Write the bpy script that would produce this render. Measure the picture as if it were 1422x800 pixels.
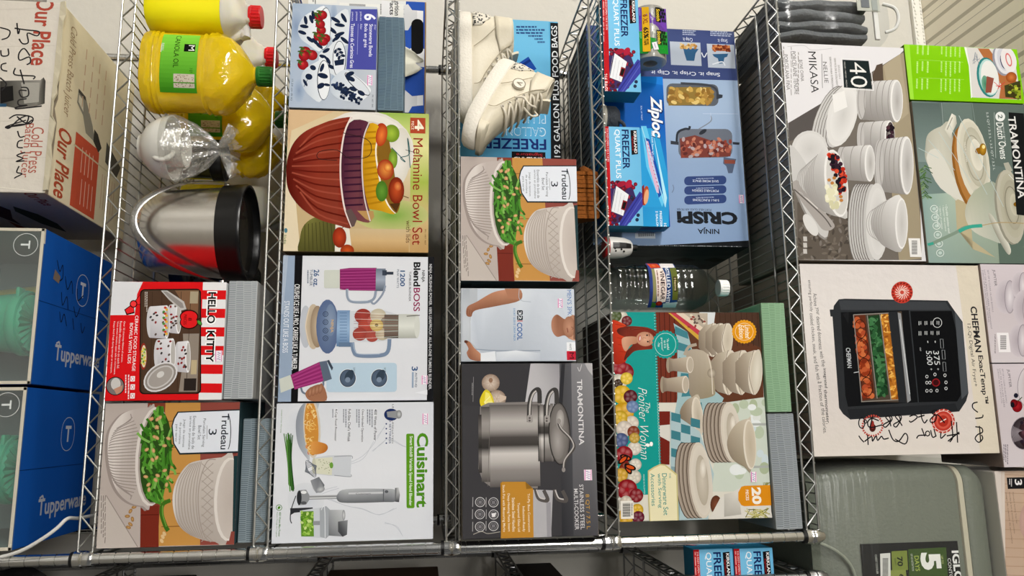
import bpy, bmesh, math, random
from math import sin, cos, pi, radians
from mathutils import Vector, Matrix
from mathutils.geometry import tessellate_polygon

for _o in list(bpy.data.objects):
    bpy.data.objects.remove(_o)
scene = bpy.context.scene
C = scene.collection
random.seed(7)

# ------------------------------------------------------------------ camera
F_PX, PITCH, YAW, ROLL = 1067.2839, 0.1127747, -0.1781575, -0.0062196
CAM = Vector((-0.2276489, -1.5341394, 0.0))
FW = Vector((-0.17608413, 0.97792128, 0.11253597))
RT = Vector((0.01382156, -0.11185479, 0.99362844))     # picture right: the phone was held on its side
DN = Vector((0.98427808, 0.17651762, 0.00617946))      # picture down
cam_d = bpy.data.cameras.new('camera')
cam = bpy.data.objects.new('camera', cam_d)
C.objects.link(cam)
cam_d.sensor_fit = 'HORIZONTAL'
cam_d.sensor_width = 36.0
cam_d.lens = F_PX / 1422 * 36.0
cam_d.clip_start = 0.02
Mc = Matrix.Identity(4)
for i in range(3):
    Mc[i][0] = RT[i]; Mc[i][1] = -DN[i]; Mc[i][2] = -FW[i]; Mc[i][3] = CAM[i]
cam.matrix_world = Mc
scene.camera = cam

# ------------------------------------------------------------------ light
scene.view_settings.view_transform = 'Standard'
scene.view_settings.look = 'None'
scene.view_settings.exposure = -0.72
scene.view_settings.gamma = 1.0
scene.view_settings.use_curve_mapping = False
world = bpy.data.worlds.new('world')
scene.world = world
world.use_nodes = True
def room_light():
    # the unseen rest of the store: pale ceiling, darker floor, aisles of mixed brightness
    nt = world.node_tree; N = nt.nodes.new; l = nt.links.new; bg = nt.nodes['Background']
    tc = N('ShaderNodeTexCoord'); sp = N('ShaderNodeSeparateXYZ'); mp = N('ShaderNodeMapping'); nz = N('ShaderNodeTexNoise')
    r1 = N('ShaderNodeValToRGB'); r2 = N('ShaderNodeValToRGB'); mx = N('ShaderNodeMixRGB'); ma = N('ShaderNodeMapRange')
    mp.inputs['Scale'].default_value = (5.0, 5.0, 0.8); nz.inputs['Scale'].default_value = 1.6; nz.inputs['Detail'].default_value = 2
    ma.inputs[1].default_value = -1; ma.inputs[2].default_value = 1
    e = r1.color_ramp.elements; e[0].position = 0.2; e[0].color = (.4, .4, .4, 1); e[1].position = 0.95; e[1].color = (1.0, 1.0, 1.0, 1)
    e = r2.color_ramp.elements; e[0].position = 0.38; e[0].color = (.25, .25, .26, 1); e[1].position = 0.62; e[1].color = (1.5, 1.48, 1.42, 1)
    mx.blend_type = 'MULTIPLY'; mx.inputs[0].default_value = 1
    l(tc.outputs['Generated'], mp.inputs[0]); l(mp.outputs[0], nz.inputs['Vector']); l(nz.outputs['Fac'], r2.inputs[0])
    l(tc.outputs['Generated'], sp.inputs[0]); l(sp.outputs['Z'], ma.inputs[0]); l(ma.outputs[0], r1.inputs[0])
    l(r1.outputs[0], mx.inputs[1]); l(r2.outputs[0], mx.inputs[2]); l(mx.outputs[0], bg.inputs[0])
    bg.inputs[1].default_value = 0.36
room_light()

def area(name, loc, target, sx, sy, power, col=(1, 1, 1)):
    d = bpy.data.lights.new(name, 'AREA')
    d.shape = 'RECTANGLE'; d.size = sx; d.size_y = sy; d.energy = power; d.color = col
    o = bpy.data.objects.new(name, d)
    C.objects.link(o)
    o.location = loc
    o.rotation_euler = (Vector(target) - Vector(loc)).to_track_quat('-Z', 'Y').to_euler()
    return o
area('ceiling_and_fill_strip', (-3.6, -3.9, 1.5), (-0.8, 0.1, -0.3), 1.6, 0.6, 350, (1.0, 0.98, 0.94))
area('ceiling_and_fill_strip', (-1.1, -5.2, 1.5), (-0.4, 0.1, -0.3), 1.6, 0.6, 265, (1.0, 0.98, 0.95))
area('ceiling_and_fill_strip', (-3.4, -0.9, 1.5), (-1.1, 0.4, -0.5), 0.3, 1.4, 95, (1.0, 0.97, 0.9))  # added fill lamp, brightens the back wall and lower shelf from the left

# ------------------------------------------------------------------ helpers
def lin(c):
    if not isinstance(c, str):
        return tuple(c[:3])
    c = c.lstrip('#')
    out = []
    for i in (0, 2, 4):
        v = int(c[i:i+2], 16) / 255
        out.append(v / 12.92 if v <= 0.04045 else ((v + 0.055) / 1.055) ** 2.4)
    return tuple(out)
def mixc(a, b, t):
    a, b = lin(a), lin(b)
    return tuple(a[i] * (1 - t) + b[i] * t for i in range(3))

def pm(name, col, rough=0.5, metal=0.0, trans=0.0, ior=1.45, coat=0.0, bump=0.0, bscale=60, sss=0.0, alpha=1.0, spec=0.5):
    m = bpy.data.materials.new(name); m.use_nodes = True
    nt = m.node_tree; b = nt.nodes['Principled BSDF']
    b.inputs['Base Color'].default_value = (*lin(col), 1)
    b.inputs['Roughness'].default_value = rough
    b.inputs['Metallic'].default_value = metal
    b.inputs['Transmission Weight'].default_value = trans
    b.inputs['IOR'].default_value = ior
    b.inputs['Coat Weight'].default_value = coat
    b.inputs['Coat Roughness'].default_value = 0.05
    b.inputs['Specular IOR Level'].default_value = spec
    b.inputs['Alpha'].default_value = alpha
    if sss:
        b.inputs['Subsurface Weight'].default_value = sss
        b.inputs['Subsurface Radius'].default_value = (0.05, 0.04, 0.01)
        b.inputs['Subsurface Scale'].default_value = 0.5
    if bump:
        tc = nt.nodes.new('ShaderNodeTexCoord'); nz = nt.nodes.new('ShaderNodeTexNoise'); bp = nt.nodes.new('ShaderNodeBump')
        nz.inputs['Scale'].default_value = bscale; nz.inputs['Detail'].default_value = 4
        bp.inputs['Strength'].default_value = bump; bp.inputs['Distance'].default_value = 0.01
        nt.links.new(tc.outputs['Object'], nz.inputs['Vector']); nt.links.new(nz.outputs['Fac'], bp.inputs['Height'])
        nt.links.new(bp.outputs['Normal'], b.inputs['Normal'])
    return m

def film(name, tint=(1, 1, 1), gloss=0.12, rough=0.08, haze=0.0, bump=0.3, bscale=18, stretch=(1, 1, 1)):
    """clear plastic film: mostly see-through with wrinkled highlights"""
    m = bpy.data.materials.new(name); m.use_nodes = True
    nt = m.node_tree; n = nt.nodes; n.clear()
    out = n.new('ShaderNodeOutputMaterial'); tr = n.new('ShaderNodeBsdfTransparent'); gl = n.new('ShaderNodeBsdfGlossy')
    df = n.new('ShaderNodeBsdfDiffuse'); m1 = n.new('ShaderNodeMixShader'); m2 = n.new('ShaderNodeMixShader')
    tc = n.new('ShaderNodeTexCoord'); mp = n.new('ShaderNodeMapping'); nz = n.new('ShaderNodeTexNoise'); bp = n.new('ShaderNodeBump')
    mp.inputs['Scale'].default_value = stretch
    nz.inputs['Scale'].default_value = bscale; nz.inputs['Detail'].default_value = 3
    bp.inputs['Strength'].default_value = bump; bp.inputs['Distance'].default_value = 0.02
    tr.inputs[0].default_value = (*tint, 1); gl.inputs['Roughness'].default_value = rough
    df.inputs[0].default_value = (0.8, 0.8, 0.8, 1)
    m1.inputs[0].default_value = haze; m2.inputs[0].default_value = gloss
    l = nt.links.new
    l(tc.outputs['Object'], mp.inputs[0]); l(mp.outputs[0], nz.inputs['Vector']); l(nz.outputs['Fac'], bp.inputs['Height'])
    l(bp.outputs['Normal'], gl.inputs['Normal']); l(bp.outputs['Normal'], df.inputs['Normal'])
    l(tr.outputs[0], m1.inputs[1]); l(df.outputs[0], m1.inputs[2]); l(m1.outputs[0], m2.inputs[1]); l(gl.outputs[0], m2.inputs[2])
    l(m2.outputs[0], out.inputs[0])
    return m

def print_mat(name, rough, bump=0.06, coat=0.0, bscale=22):
    m = pm(name, (0.8, 0.8, 0.8), rough, coat=coat, bump=bump, bscale=bscale, spec=0.04)
    at = m.node_tree.nodes.new('ShaderNodeAttribute'); at.attribute_name = 'Col'
    m.node_tree.links.new(at.outputs['Color'], m.node_tree.nodes['Principled BSDF'].inputs['Base Color'])
    return m
PRINT = print_mat('printed_card', 0.5)
MATTE = print_mat('printed_kraft_card', 0.7, 0.15, bscale=40)
GLOSS = print_mat('printed_gloss_film', 0.38, 0.1)
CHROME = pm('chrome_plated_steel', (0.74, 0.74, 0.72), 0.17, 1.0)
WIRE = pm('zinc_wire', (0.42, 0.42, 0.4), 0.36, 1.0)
DARKCHROME = pm('shaded_zinc_steel', (0.3, 0.3, 0.3), 0.35, 1.0)  # same steel, colour darkened to stand for the shade on the far rack
BLACK = pm('black_plastic', '#0c0c0d', 0.35)
STEEL = pm('brushed_steel', (0.8, 0.77, 0.72), 0.24, 1.0)
WHITEP = pm('white_plastic', '#f0efec', 0.3)

def tag(o, label=None, cat=None, group=None, kind=None):
    if label: o['label'] = label
    if cat: o['category'] = cat
    if group: o['group'] = group
    if kind: o['kind'] = kind
    return o
def empty(name, loc=(0, 0, 0), rz=0.0):
    o = bpy.data.objects.new(name, None); C.objects.link(o)
    o.location = loc; o.rotation_euler = (0, 0, rz); o.empty_display_size = 0.05
    return o

class MB:
    """collects shapes, then links them as ONE mesh object"""
    def __init__(s): s.v = []; s.f = []; s.m = []; s.c = []; s.cur = 0; s.col = (0.8, 0.8, 0.8)
    def add(s, vs, fs, col=None, cols=None):
        b = len(s.v); s.v += [tuple(q) for q in vs]
        for k, f in enumerate(fs):
            s.f.append(tuple(b + i for i in f)); s.m.append(s.cur)
            s.c.append(cols[k] if cols else [lin(col) if col else s.col] * len(f))
        return s
    def box(s, x0, y0, z0, x1, y1, z1, bevel=0.0, M=None, seg=2, colfn=None):
        bm = bmesh.new(); bmesh.ops.create_cube(bm, size=1)
        for v in bm.verts:
            v.co = Vector((x0 + (v.co.x + .5) * (x1 - x0), y0 + (v.co.y + .5) * (y1 - y0), z0 + (v.co.z + .5) * (z1 - z0)))
        if bevel: bmesh.ops.bevel(bm, geom=bm.edges[:], offset=bevel, segments=seg, profile=0.5, affect='EDGES')
        bm.normal_update()
        cols = [[lin(colfn(f.normal)) if colfn else s.col] * len(f.verts) for f in bm.faces]
        vs = [M @ v.co if M else v.co.copy() for v in bm.verts]
        s.add(vs, [[v.index for v in f.verts] for f in bm.faces], cols=cols); bm.free(); return s
    def lathe(s, prof, seg=24, M=None, sx=1.0, sy=1.0, a0=0.0, a1=2 * pi, power=None, cap=True):
        full = abs(a1 - a0 - 2 * pi) < 1e-6
        n = seg if full else seg + 1; vs = []
        for r, z in prof:
            for i in range(n):
                a = a0 + (a1 - a0) * i / seg
                ca, sa = cos(a), sin(a)
                if power:
                    ca = math.copysign(abs(ca) ** power, ca); sa = math.copysign(abs(sa) ** power, sa)
                q = Vector((r * sx * ca, r * sy * sa, z)); vs.append(M @ q if M else q)
        fs = []
        for j in range(len(prof) - 1):
            for i in range(seg):
                a = j * n + i; b = j * n + (i + 1) % n
                fs.append((a, b, b + n, a + n))
        if full and cap:
            if prof[0][0] > 1e-6: fs.append(tuple(range(n - 1, -1, -1)))
            if prof[-1][0] > 1e-6: fs.append(tuple((len(prof) - 1) * n + i for i in range(n)))
        return s.add(vs, fs)
    def tube(s, pts, r, seg=6, closed=False, r2=None):
        pts = [Vector(q) for q in pts]; n = len(pts); vs = []; fs = []
        up = None
        for i, q in enumerate(pts):
            if closed: t = pts[(i + 1) % n] - pts[i - 1]
            else: t = pts[min(i + 1, n - 1)] - pts[max(i - 1, 0)]
            t.normalize()
            if up is None: up = t.orthogonal().normalized()
            up = (up - t * up.dot(t)).normalized(); sd = t.cross(up)
            rr = r if r2 is None else r + (r2 - r) * i / (n - 1)
            for k in range(seg):
                a = 2 * pi * k / seg; vs.append(q + (up * cos(a) + sd * sin(a)) * rr)
        for i in range(n if closed else n - 1):
            for k in range(seg):
                a = i * seg + k; b = i * seg + (k + 1) % seg; j = (i + 1) % n
                fs.append((a, b, j * seg + (k + 1) % seg, j * seg + k))
        if not closed:
            fs.append(tuple(range(seg - 1, -1, -1))); fs.append(tuple((n - 1) * seg + k for k in range(seg)))
        return s.add(vs, fs)
    def loft(s, rings, cap=True):
        n = len(rings[0]); vs = [q for r in rings for q in r]; fs = []
        for j in range(len(rings) - 1):
            for i in range(n):
                fs.append((j * n + i, j * n + (i + 1) % n, (j + 1) * n + (i + 1) % n, (j + 1) * n + i))
        if cap:
            fs.append(tuple(range(n - 1, -1, -1))); fs.append(tuple((len(rings) - 1) * n + i for i in range(n)))
        return s.add(vs, fs)
    def grid(s, fn, nu, nv, thick=None):
        vs = [fn(i / nu, j / nv) for j in range(nv + 1) for i in range(nu + 1)]
        fs = [(j * (nu + 1) + i, j * (nu + 1) + i + 1, (j + 1) * (nu + 1) + i + 1, (j + 1) * (nu + 1) + i) for j in range(nv) for i in range(nu)]
        return s.add(vs, fs)
    def build(s, name, mat, parent=None, smooth=False, fix=True):
        me = bpy.data.meshes.new(name); me.from_pydata(s.v, [], s.f)
        mats = mat if isinstance(mat, (list, tuple)) else [mat]
        for q in mats: me.materials.append(q)
        me.polygons.foreach_set('material_index', s.m)
        at = me.color_attributes.new('Col', 'FLOAT_COLOR', 'CORNER')
        at.data.foreach_set('color', [x for f in s.c for q in f for x in (q[0], q[1], q[2], 1.0)])
        if fix:
            bm = bmesh.new(); bm.from_mesh(me); bmesh.ops.recalc_face_normals(bm, faces=bm.faces); bm.to_mesh(me); bm.free()
        if smooth:
            me.polygons.foreach_set('use_smooth', [True] * len(me.polygons))
            me.set_sharp_from_angle(angle=radians(40))
        me.update()
        o = bpy.data.objects.new(name, me); C.objects.link(o)
        if parent: o.parent = parent
        return o

# ---- lettering
_glyph = {}
def glyphs(txt, bold, shear):
    key = (txt, bold, shear)
    if key not in _glyph:
        cu = bpy.data.curves.new('t', 'FONT'); cu.body = txt; cu.size = 1; cu.resolution_u = 3; cu.offset = bold; cu.shear = shear
        ob = bpy.data.objects.new('t', cu); me = bpy.data.meshes.new_from_object(ob)
        vs = [v.co.xy.copy() for v in me.vertices]
        me.calc_loop_triangles()
        tr = [tuple(t.vertices) for t in me.loop_triangles]
        bpy.data.objects.remove(ob); bpy.data.curves.remove(cu); bpy.data.meshes.remove(me)
        x0 = min(v.x for v in vs); x1 = max(v.x for v in vs); y0 = min(v.y for v in vs); y1 = max(v.y for v in vs)
        _glyph[key] = ([((v.x - x0) / (x1 - x0), (v.y - y0) / (y1 - y0)) for v in vs], tr)
    return _glyph[key]

def homography(src, dst):
    A = []
    for (x, y), (u, v) in zip(src, dst):
        A.append([x, y, 1, 0, 0, 0, -u * x, -u * y, u]); A.append([0, 0, 0, x, y, 1, -v * x, -v * y, v])
    n = 8
    for i in range(n):
        k = max(range(i, n), key=lambda r: abs(A[r][i])); A[i], A[k] = A[k], A[i]
        for r in range(n):
            if r != i:
                t = A[r][i] / A[i][i]
                for q in range(i, n + 1): A[r][q] -= t * A[i][q]
    h = [A[i][n] / A[i][i] for i in range(n)]
    return h + [1.0]

class Art:
    """printed artwork for one flat face; corner order: bottom-left, top-left, bottom-right, top-right of the face"""
    def __init__(s, quad, w, h):
        s.w, s.h = w, h; s.H = homography(quad, [(0, 0), (0, h), (w, 0), (w, h)])
        s.tris = []; s.k = 1; s.hold = False; s.raw = []; s.done = []; s.off = (0, 0); s.sc = 1.0
        s.mpp = h / (Vector(quad[1]) - Vector(quad[0])).length
    def z(s, ox=0, oy=0, sc=3.555): s.off = (ox, oy); s.sc = sc; return s
    def m(s, q):
        x = s.off[0] + q[0] / s.sc; y = s.off[1] + q[1] / s.sc; H = s.H
        d = H[6] * x + H[7] * y + 1
        return ((H[0] * x + H[1] * y + H[2]) / d, (H[3] * x + H[4] * y + H[5]) / d)
    def _n(s):
        # each shape lies just above whatever it overlaps, so the ink stays thin
        if s.hold or not s.raw: return
        xs = [q[0] for t in s.raw for q in t]; ys = [q[1] for t in s.raw for q in t]
        b = (min(xs), min(ys), max(xs), max(ys)); k = 1
        for c, l in s.done:
            if l >= k and c[0] < b[2] and c[2] > b[0] and c[1] < b[3] and c[3] > b[1]: k = l + 1
        s.done.append((b, k)); s.tris += [(t, k) for t in s.raw]; s.raw = []; s.k = max(s.k, k + 1)
    def tri(s, uv, cols):
        poly = [(uv[i][0], uv[i][1], cols[i]) for i in range(3)]
        for ax, lim, sg in ((0, 0.0004, 1), (0, s.w - 0.0004, -1), (1, 0.0004, 1), (1, s.h - 0.0004, -1)):
            out = []
            for i in range(len(poly)):
                a, b = poly[i - 1], poly[i]
                da, db = (a[ax] - lim) * sg, (b[ax] - lim) * sg
                if (da >= 0) != (db >= 0):
                    t = da / (da - db)
                    out.append((a[0] + (b[0] - a[0]) * t, a[1] + (b[1] - a[1]) * t, tuple(a[2][j] + (b[2][j] - a[2][j]) * t for j in range(3))))
                if db >= 0: out.append(b)
            poly = out
            if len(poly) < 3: return
        for i in range(1, len(poly) - 1):
            s.raw.append((poly[0], poly[i], poly[i + 1]))
    def P(s, pts, c):
        uv = [s.m(q) for q in pts]; cs = [lin(q) for q in c] if isinstance(c, list) else [lin(c)] * len(uv)
        for t in tessellate_polygon([[Vector((q[0], q[1], 0)) for q in uv]]):
            s.tri([uv[i] for i in t], [cs[i] for i in t])
        s._n(); return s
    def PS(s, pts, c, n=4):
        """closed shape with a smooth outline"""
        m_ = len(pts); out = []; cs = []; k = [lin(q) for q in c] if isinstance(c, list) else [lin(c)] * m_
        for i in range(m_):
            p0, p1, p2, p3 = pts[i - 1], pts[i], pts[(i + 1) % m_], pts[(i + 2) % m_]
            for j in range(n):
                t = j / n; out.append(tuple(.5 * (2 * p1[d] + (p2[d] - p0[d]) * t + (2 * p0[d] - 5 * p1[d] + 4 * p2[d] - p3[d]) * t * t + (3 * p1[d] - p0[d] - 3 * p2[d] + p3[d]) * t ** 3) for d in (0, 1)))
                cs.append(tuple(k[i][d] * (1 - t) + k[(i + 1) % m_][d] * t for d in range(3)))
        return s.P(out, cs)
    def box4(s, x0, y0, x1, y1):
        a, b, c, d = s.m((x0, y0)), s.m((x1, y0)), s.m((x0, y1)), s.m((x1, y1))
        return (a[0] + b[0]) / 2, (a[1] + c[1]) / 2, (c[0] + d[0]) / 2, (b[1] + d[1]) / 2     # u0 v0 u1 v1
    def R(s, x0, y0, x1, y1, c, axis='y'):
        u0, v0, u1, v1 = s.box4(x0, y0, x1, y1)
        cs = [lin(q) for q in c] if isinstance(c, list) else [lin(c)] * 2
        n = len(cs) - 1
        for i in range(n):
            a, b = i / n, (i + 1) / n
            if axis == 'y': q = [(u0 + (u1 - u0) * a, v0), (u0 + (u1 - u0) * b, v0), (u0 + (u1 - u0) * b, v1), (u0 + (u1 - u0) * a, v1)]; k = [cs[i], cs[i + 1], cs[i + 1], cs[i]]
            else: q = [(u0, v0 + (v1 - v0) * a), (u1, v0 + (v1 - v0) * a), (u1, v0 + (v1 - v0) * b), (u0, v0 + (v1 - v0) * b)]; k = [cs[i], cs[i], cs[i + 1], cs[i + 1]]
            s.tri([q[0], q[1], q[2]], [k[0], k[1], k[2]]); s.tri([q[0], q[2], q[3]], [k[0], k[2], k[3]])
        s._n(); return s
    def RR(s, x0, y0, x1, y1, r, c):
        p = []
        for cx, cy, a in ((x1 - r, y1 - r, 0), (x0 + r, y1 - r, pi / 2), (x0 + r, y0 + r, pi), (x1 - r, y0 + r, 1.5 * pi)):
            p += [(cx + r * cos(a + t * pi / 8), cy + r * sin(a + t * pi / 8)) for t in range(5)]
        return s.P(p, c)
    def E(s, cx, cy, rx, ry, c, rot=0, c2=None, n=22):
        cr, sr = cos(radians(rot)), sin(radians(rot)); ring = []
        for i in range(n):
            a = 2 * pi * i / n; x, y = rx * cos(a), ry * sin(a)
            ring.append(s.m((cx + x * cr - y * sr, cy + x * sr + y * cr)))
        ce = s.m((cx, cy)); c1 = lin(c); c2 = lin(c2) if c2 else c1
        for i in range(n): s.tri([ce, ring[i - 1], ring[i]], [c1, c2, c2])
        s._n(); return s
    def O(s, cx, cy, rx, ry, w, c, rot=0, a0=0, a1=360, n=26):
        cr, sr = cos(radians(rot)), sin(radians(rot))
        p = []
        for i in range(n + 1):
            a = radians(a0 + (a1 - a0) * i / n); x, y = rx * cos(a), ry * sin(a)
            p.append((cx + x * cr - y * sr, cy + x * sr + y * cr))
        return s.L(p, w, c)
    def L(s, pts, w, c, sharp=False):
        if not sharp and 2 < len(pts) < 16:
            n = len(pts); o = []
            for i in range(n - 1):
                p0, p1, p2, p3 = pts[max(i - 1, 0)], pts[i], pts[i + 1], pts[min(i + 2, n - 1)]
                for j in range(4):
                    t = j / 4; o.append(tuple(.5 * (2 * p1[d] + (p2[d] - p0[d]) * t + (2 * p0[d] - 5 * p1[d] + 4 * p2[d] - p3[d]) * t * t + (3 * p1[d] - p0[d] - 3 * p2[d] + p3[d]) * t ** 3) for d in (0, 1)))
            pts = o + [pts[-1]]
        uv = [Vector(s.m(q)) for q in pts]; hw = w / s.sc * s.mpp / 2; c = lin(c); n = len(uv); sd = []
        for i in range(n):
            t = uv[min(i + 1, n - 1)] - uv[max(i - 1, 0)]
            if t.length < 1e-9: t = Vector((1, 0))
            t.normalize(); sd.append(Vector((-t.y, t.x)) * hw)
        for i in range(n - 1):
            a, b, d, e = uv[i] + sd[i], uv[i] - sd[i], uv[i + 1] - sd[i + 1], uv[i + 1] + sd[i + 1]
            s.tri([a, b, d], [c] * 3); s.tri([a, d, e], [c] * 3)
        s._n(); return s
    def T(s, txt, x0, y0, x1, y1, c, rot='d', bold=0.0, shear=0.0):
        u0, v0, u1, v1 = s.box4(x0, y0, x1, y1); c = lin(c)
        vs, tr = glyphs(txt, bold, shear); du, dv = u1 - u0, v1 - v0
        f = {'d': lambda x, y: (u0 + x * du, v0 + y * dv), 'u': lambda x, y: (u1 - x * du, v1 - y * dv),
             'r': lambda x, y: (u1 - y * du, v0 + x * dv), 'l': lambda x, y: (u0 + y * du, v1 - x * dv)}[rot]
        q = [f(*v) for v in vs]
        for t in tr: s.tri([q[i] for i in t], [c] * 3)
        s._n(); return s
    def G(s, x0, y0, x1, y1, n, c, rot='d', fill=0.5, seed=1):
        """tiny lines of print too small to read"""
        rnd = random.Random(seed * 77 + n); h0 = s.hold
        across = (x1 - x0) if rot in 'du' else (y1 - y0); along = (y1 - y0) if rot in 'du' else (x1 - x0)
        for i in range(n):
            lo = (i + (1 - fill) / 2) / n * across; hi = lo + fill / n * across; t = 0.0; end = rnd.uniform(0.7, 1.0)
            while t < end - 0.02:
                e = min(end, t + rnd.uniform(0.05, 0.16))
                if rot in 'du': a = (x0 + lo, y0 + t * along, x0 + hi, y0 + e * along)
                else: a = (x0 + t * along, y0 + lo, x0 + e * along, y0 + hi)
                s.hold = True; s.R(*a, c); t = e + 0.025
        s.hold = h0; s._n(); return s
    def wrap(s, mb, fn, n=18):
        """lay the artwork on a curved surface, cut into narrow strips first"""
        s.hold = False; s._n(); vs = []; fs = []; cols = []
        for t, k in s.tris:
            lo = min(q[0] for q in t); hi = max(q[0] for q in t)
            for i in range(int(lo / s.w * n), int(hi / s.w * n) + 1):
                poly = list(t)
                for lim, sg in ((i * s.w / n, 1), ((i + 1) * s.w / n, -1)):
                    out = []
                    for j in range(len(poly)):
                        p, q = poly[j - 1], poly[j]; dp, dq = (p[0] - lim) * sg, (q[0] - lim) * sg
                        if (dp >= 0) != (dq >= 0):
                            f = dp / (dp - dq); out.append((p[0] + (q[0] - p[0]) * f, p[1] + (q[1] - p[1]) * f, tuple(p[2][d] + (q[2][d] - p[2][d]) * f for d in range(3))))
                        if dq >= 0: out.append(q)
                    poly = out
                    if len(poly) < 3: break
                if len(poly) < 3: continue
                b = len(vs); vs += [fn(q[0], q[1], k) for q in poly]; fs.append(tuple(range(b, b + len(poly)))); cols.append([q[2] for q in poly])
        mb.add(vs, fs, cols=cols)
    def emit(s, mb, O, U, V, N, step=1.0e-5, base=2.5e-4):
        s.hold = False; s._n()
        vs = []; fs = []; cols = []
        for t, k in s.tris:
            b = len(vs); l = base + k * step
            vs += [O + U * q[0] + V * q[1] + N * l for q in t]; cs = [q[2] for q in t]
            if (vs[b + 1] - vs[b]).cross(vs[b + 2] - vs[b]).dot(N) < 0:
                fs.append((b, b + 2, b + 1)); cols.append([cs[0], cs[2], cs[1]])
            else:
                fs.append((b, b + 1, b + 2)); cols.append(cs)
        mb.add(vs, fs, cols=cols)

def proj(q):
    v = Vector(q) - CAM; d = v.dot(FW)
    return (711 + F_PX * v.dot(RT) / d, 400 + F_PX * v.dot(DN) / d)

EX, EY, EZ = Vector((1, 0, 0)), Vector((0, 1, 0)), Vector((0, 0, 1))
class Carton:
    """a printed box standing on zb, its front face w wide and h tall, front bottom-left corner at x, y"""
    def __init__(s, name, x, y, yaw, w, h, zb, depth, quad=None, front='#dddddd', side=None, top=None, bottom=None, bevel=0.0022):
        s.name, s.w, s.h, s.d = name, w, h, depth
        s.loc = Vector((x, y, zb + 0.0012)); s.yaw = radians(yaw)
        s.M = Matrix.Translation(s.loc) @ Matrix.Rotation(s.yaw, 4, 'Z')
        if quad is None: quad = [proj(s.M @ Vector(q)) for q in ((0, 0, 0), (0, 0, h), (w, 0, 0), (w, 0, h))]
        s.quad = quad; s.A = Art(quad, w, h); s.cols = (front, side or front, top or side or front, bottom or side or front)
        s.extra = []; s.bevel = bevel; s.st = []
    def face(s, which):
        w, h, d = s.w, s.h, s.d
        O, U, V, N, a, b = {'top': (Vector((0, 0, h)), EX, EY, EZ, w, d), 'right': (Vector((w, 0, 0)), EY, EZ, EX, d, h),
                            'left': (Vector((0, d, 0)), -EY, EZ, -EX, d, h), 'bottom': (Vector((0, d, 0)), EX, -EY, -EZ, w, d)}[which]
        q = [proj(s.M @ (O + U * i + V * j)) for i, j in ((0, 0), (0, b), (a, 0), (a, b))]
        A = Art(q, a, b); s.extra.append((A, O, U, V, N)); return A
    def sticker(s, x0, y0, x1, y1): s.st.append((x0, y0, x1, y1))
    def build(s, label, cat='box', group=None, mat=None):
        f, sd, t, bt = s.cols
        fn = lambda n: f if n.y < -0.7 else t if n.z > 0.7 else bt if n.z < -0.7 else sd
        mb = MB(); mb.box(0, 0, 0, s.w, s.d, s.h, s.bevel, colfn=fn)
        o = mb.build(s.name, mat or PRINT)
        m2 = MB(); s.A.emit(m2, Vector((0, 0, 0)), EX, EZ, -EY)
        for A, O, U, V, N in s.extra: A.emit(m2, O, U, V, N)
        if m2.f:                                          # the print joins the box body's own mesh
            b = MB(); b.v = mb.v + m2.v; b.f = mb.f + [tuple(i + len(mb.v) for i in q) for q in m2.f]
            b.m = mb.m + m2.m; b.c = mb.c + m2.c
            bpy.data.objects.remove(o); o = b.build(s.name, mat or PRINT, fix=False)
        o.location = s.loc; o.rotation_euler = (0, 0, s.yaw)
        for st in s.st:
            B = Art(s.quad, s.w, s.h); B.R(*st, '#f4eaf2'); x0, y0, x1, y1 = st
            B.L([(x0 + (x1 - x0) * .12, y0), (x0 + (x1 - x0) * .12, y1)], 1.0, '#d45aa8')
            B.L([(x1 - (x1 - x0) * .12, y0), (x1 - (x1 - x0) * .12, y1)], 0.8, '#d45aa8')
            rr = random.Random(int(x0 * 7)); p = [(x0 + (x1 - x0) * (.3 + .45 * (i % 2) + rr.uniform(-.08, .08)), y0 + (y1 - y0) * (.15 + .1 * i)) for i in range(8)]
            B.L(p, 0.9, '#5a5aa0', True)
            mm = MB(); B.emit(mm, Vector((0, 0, 0)), EX, EZ, -EY, base=s.A.k * 1.0e-5 + 5e-4)
            k = mm.build('price_sticker', PRINT, o, fix=False); k['label'] = 'small white price sticker'
        tag(o, label, cat, group); return o

def smooth_pts(p, n=5):
    p = [Vector(q) for q in p]; out = []
    for i in range(len(p) - 1):
        a, b, c, d = p[max(i - 1, 0)], p[i], p[i + 1], p[min(i + 2, len(p) - 1)]
        for k in range(n):
            t = k / n; out.append(.5 * ((2 * b) + (c - a) * t + (2 * a - 5 * b + 4 * c - d) * t * t + (3 * b - a - 3 * c + d) * t ** 3))
    return out + [p[-1]]
# ------------------------------------------------------------------ the setting
ZS = [-0.98, -0.5946, -0.28626, 0.07085, 0.3823, 0.79448]     # shelf heights of the near rack
RW, RD = 1.1938, 0.4505
WALLY, CEIL, FLOOR = 0.56, 1.56, -1.05

def wall_mat():
    m = pm('painted_wall', '#d8d3c6', 0.75, bump=0.12, bscale=35)
    nt = m.node_tree; b = nt.nodes['Principled BSDF']
    tc = nt.nodes.new('ShaderNodeTexCoord'); nz = nt.nodes.new('ShaderNodeTexNoise'); cr = nt.nodes.new('ShaderNodeValToRGB')
    nz.inputs['Scale'].default_value = 5.5; nz.inputs['Detail'].default_value = 7; nz.inputs['Roughness'].default_value = 0.6
    e = cr.color_ramp.elements; e[0].position = 0.27; e[0].color = (*lin('#6d675c'), 1); e[1].position = 0.34; e[1].color = (*lin('#cbc7be'), 1)
    nt.links.new(tc.outputs['Object'], nz.inputs['Vector']); nt.links.new(nz.outputs['Fac'], cr.inputs[0]); nt.links.new(cr.outputs[0], b.inputs['Base Color'])
    return m
mb = MB(); mb.box(-4.6, WALLY, FLOOR - .05, 2.2, WALLY + .06, CEIL + .02)
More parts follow.
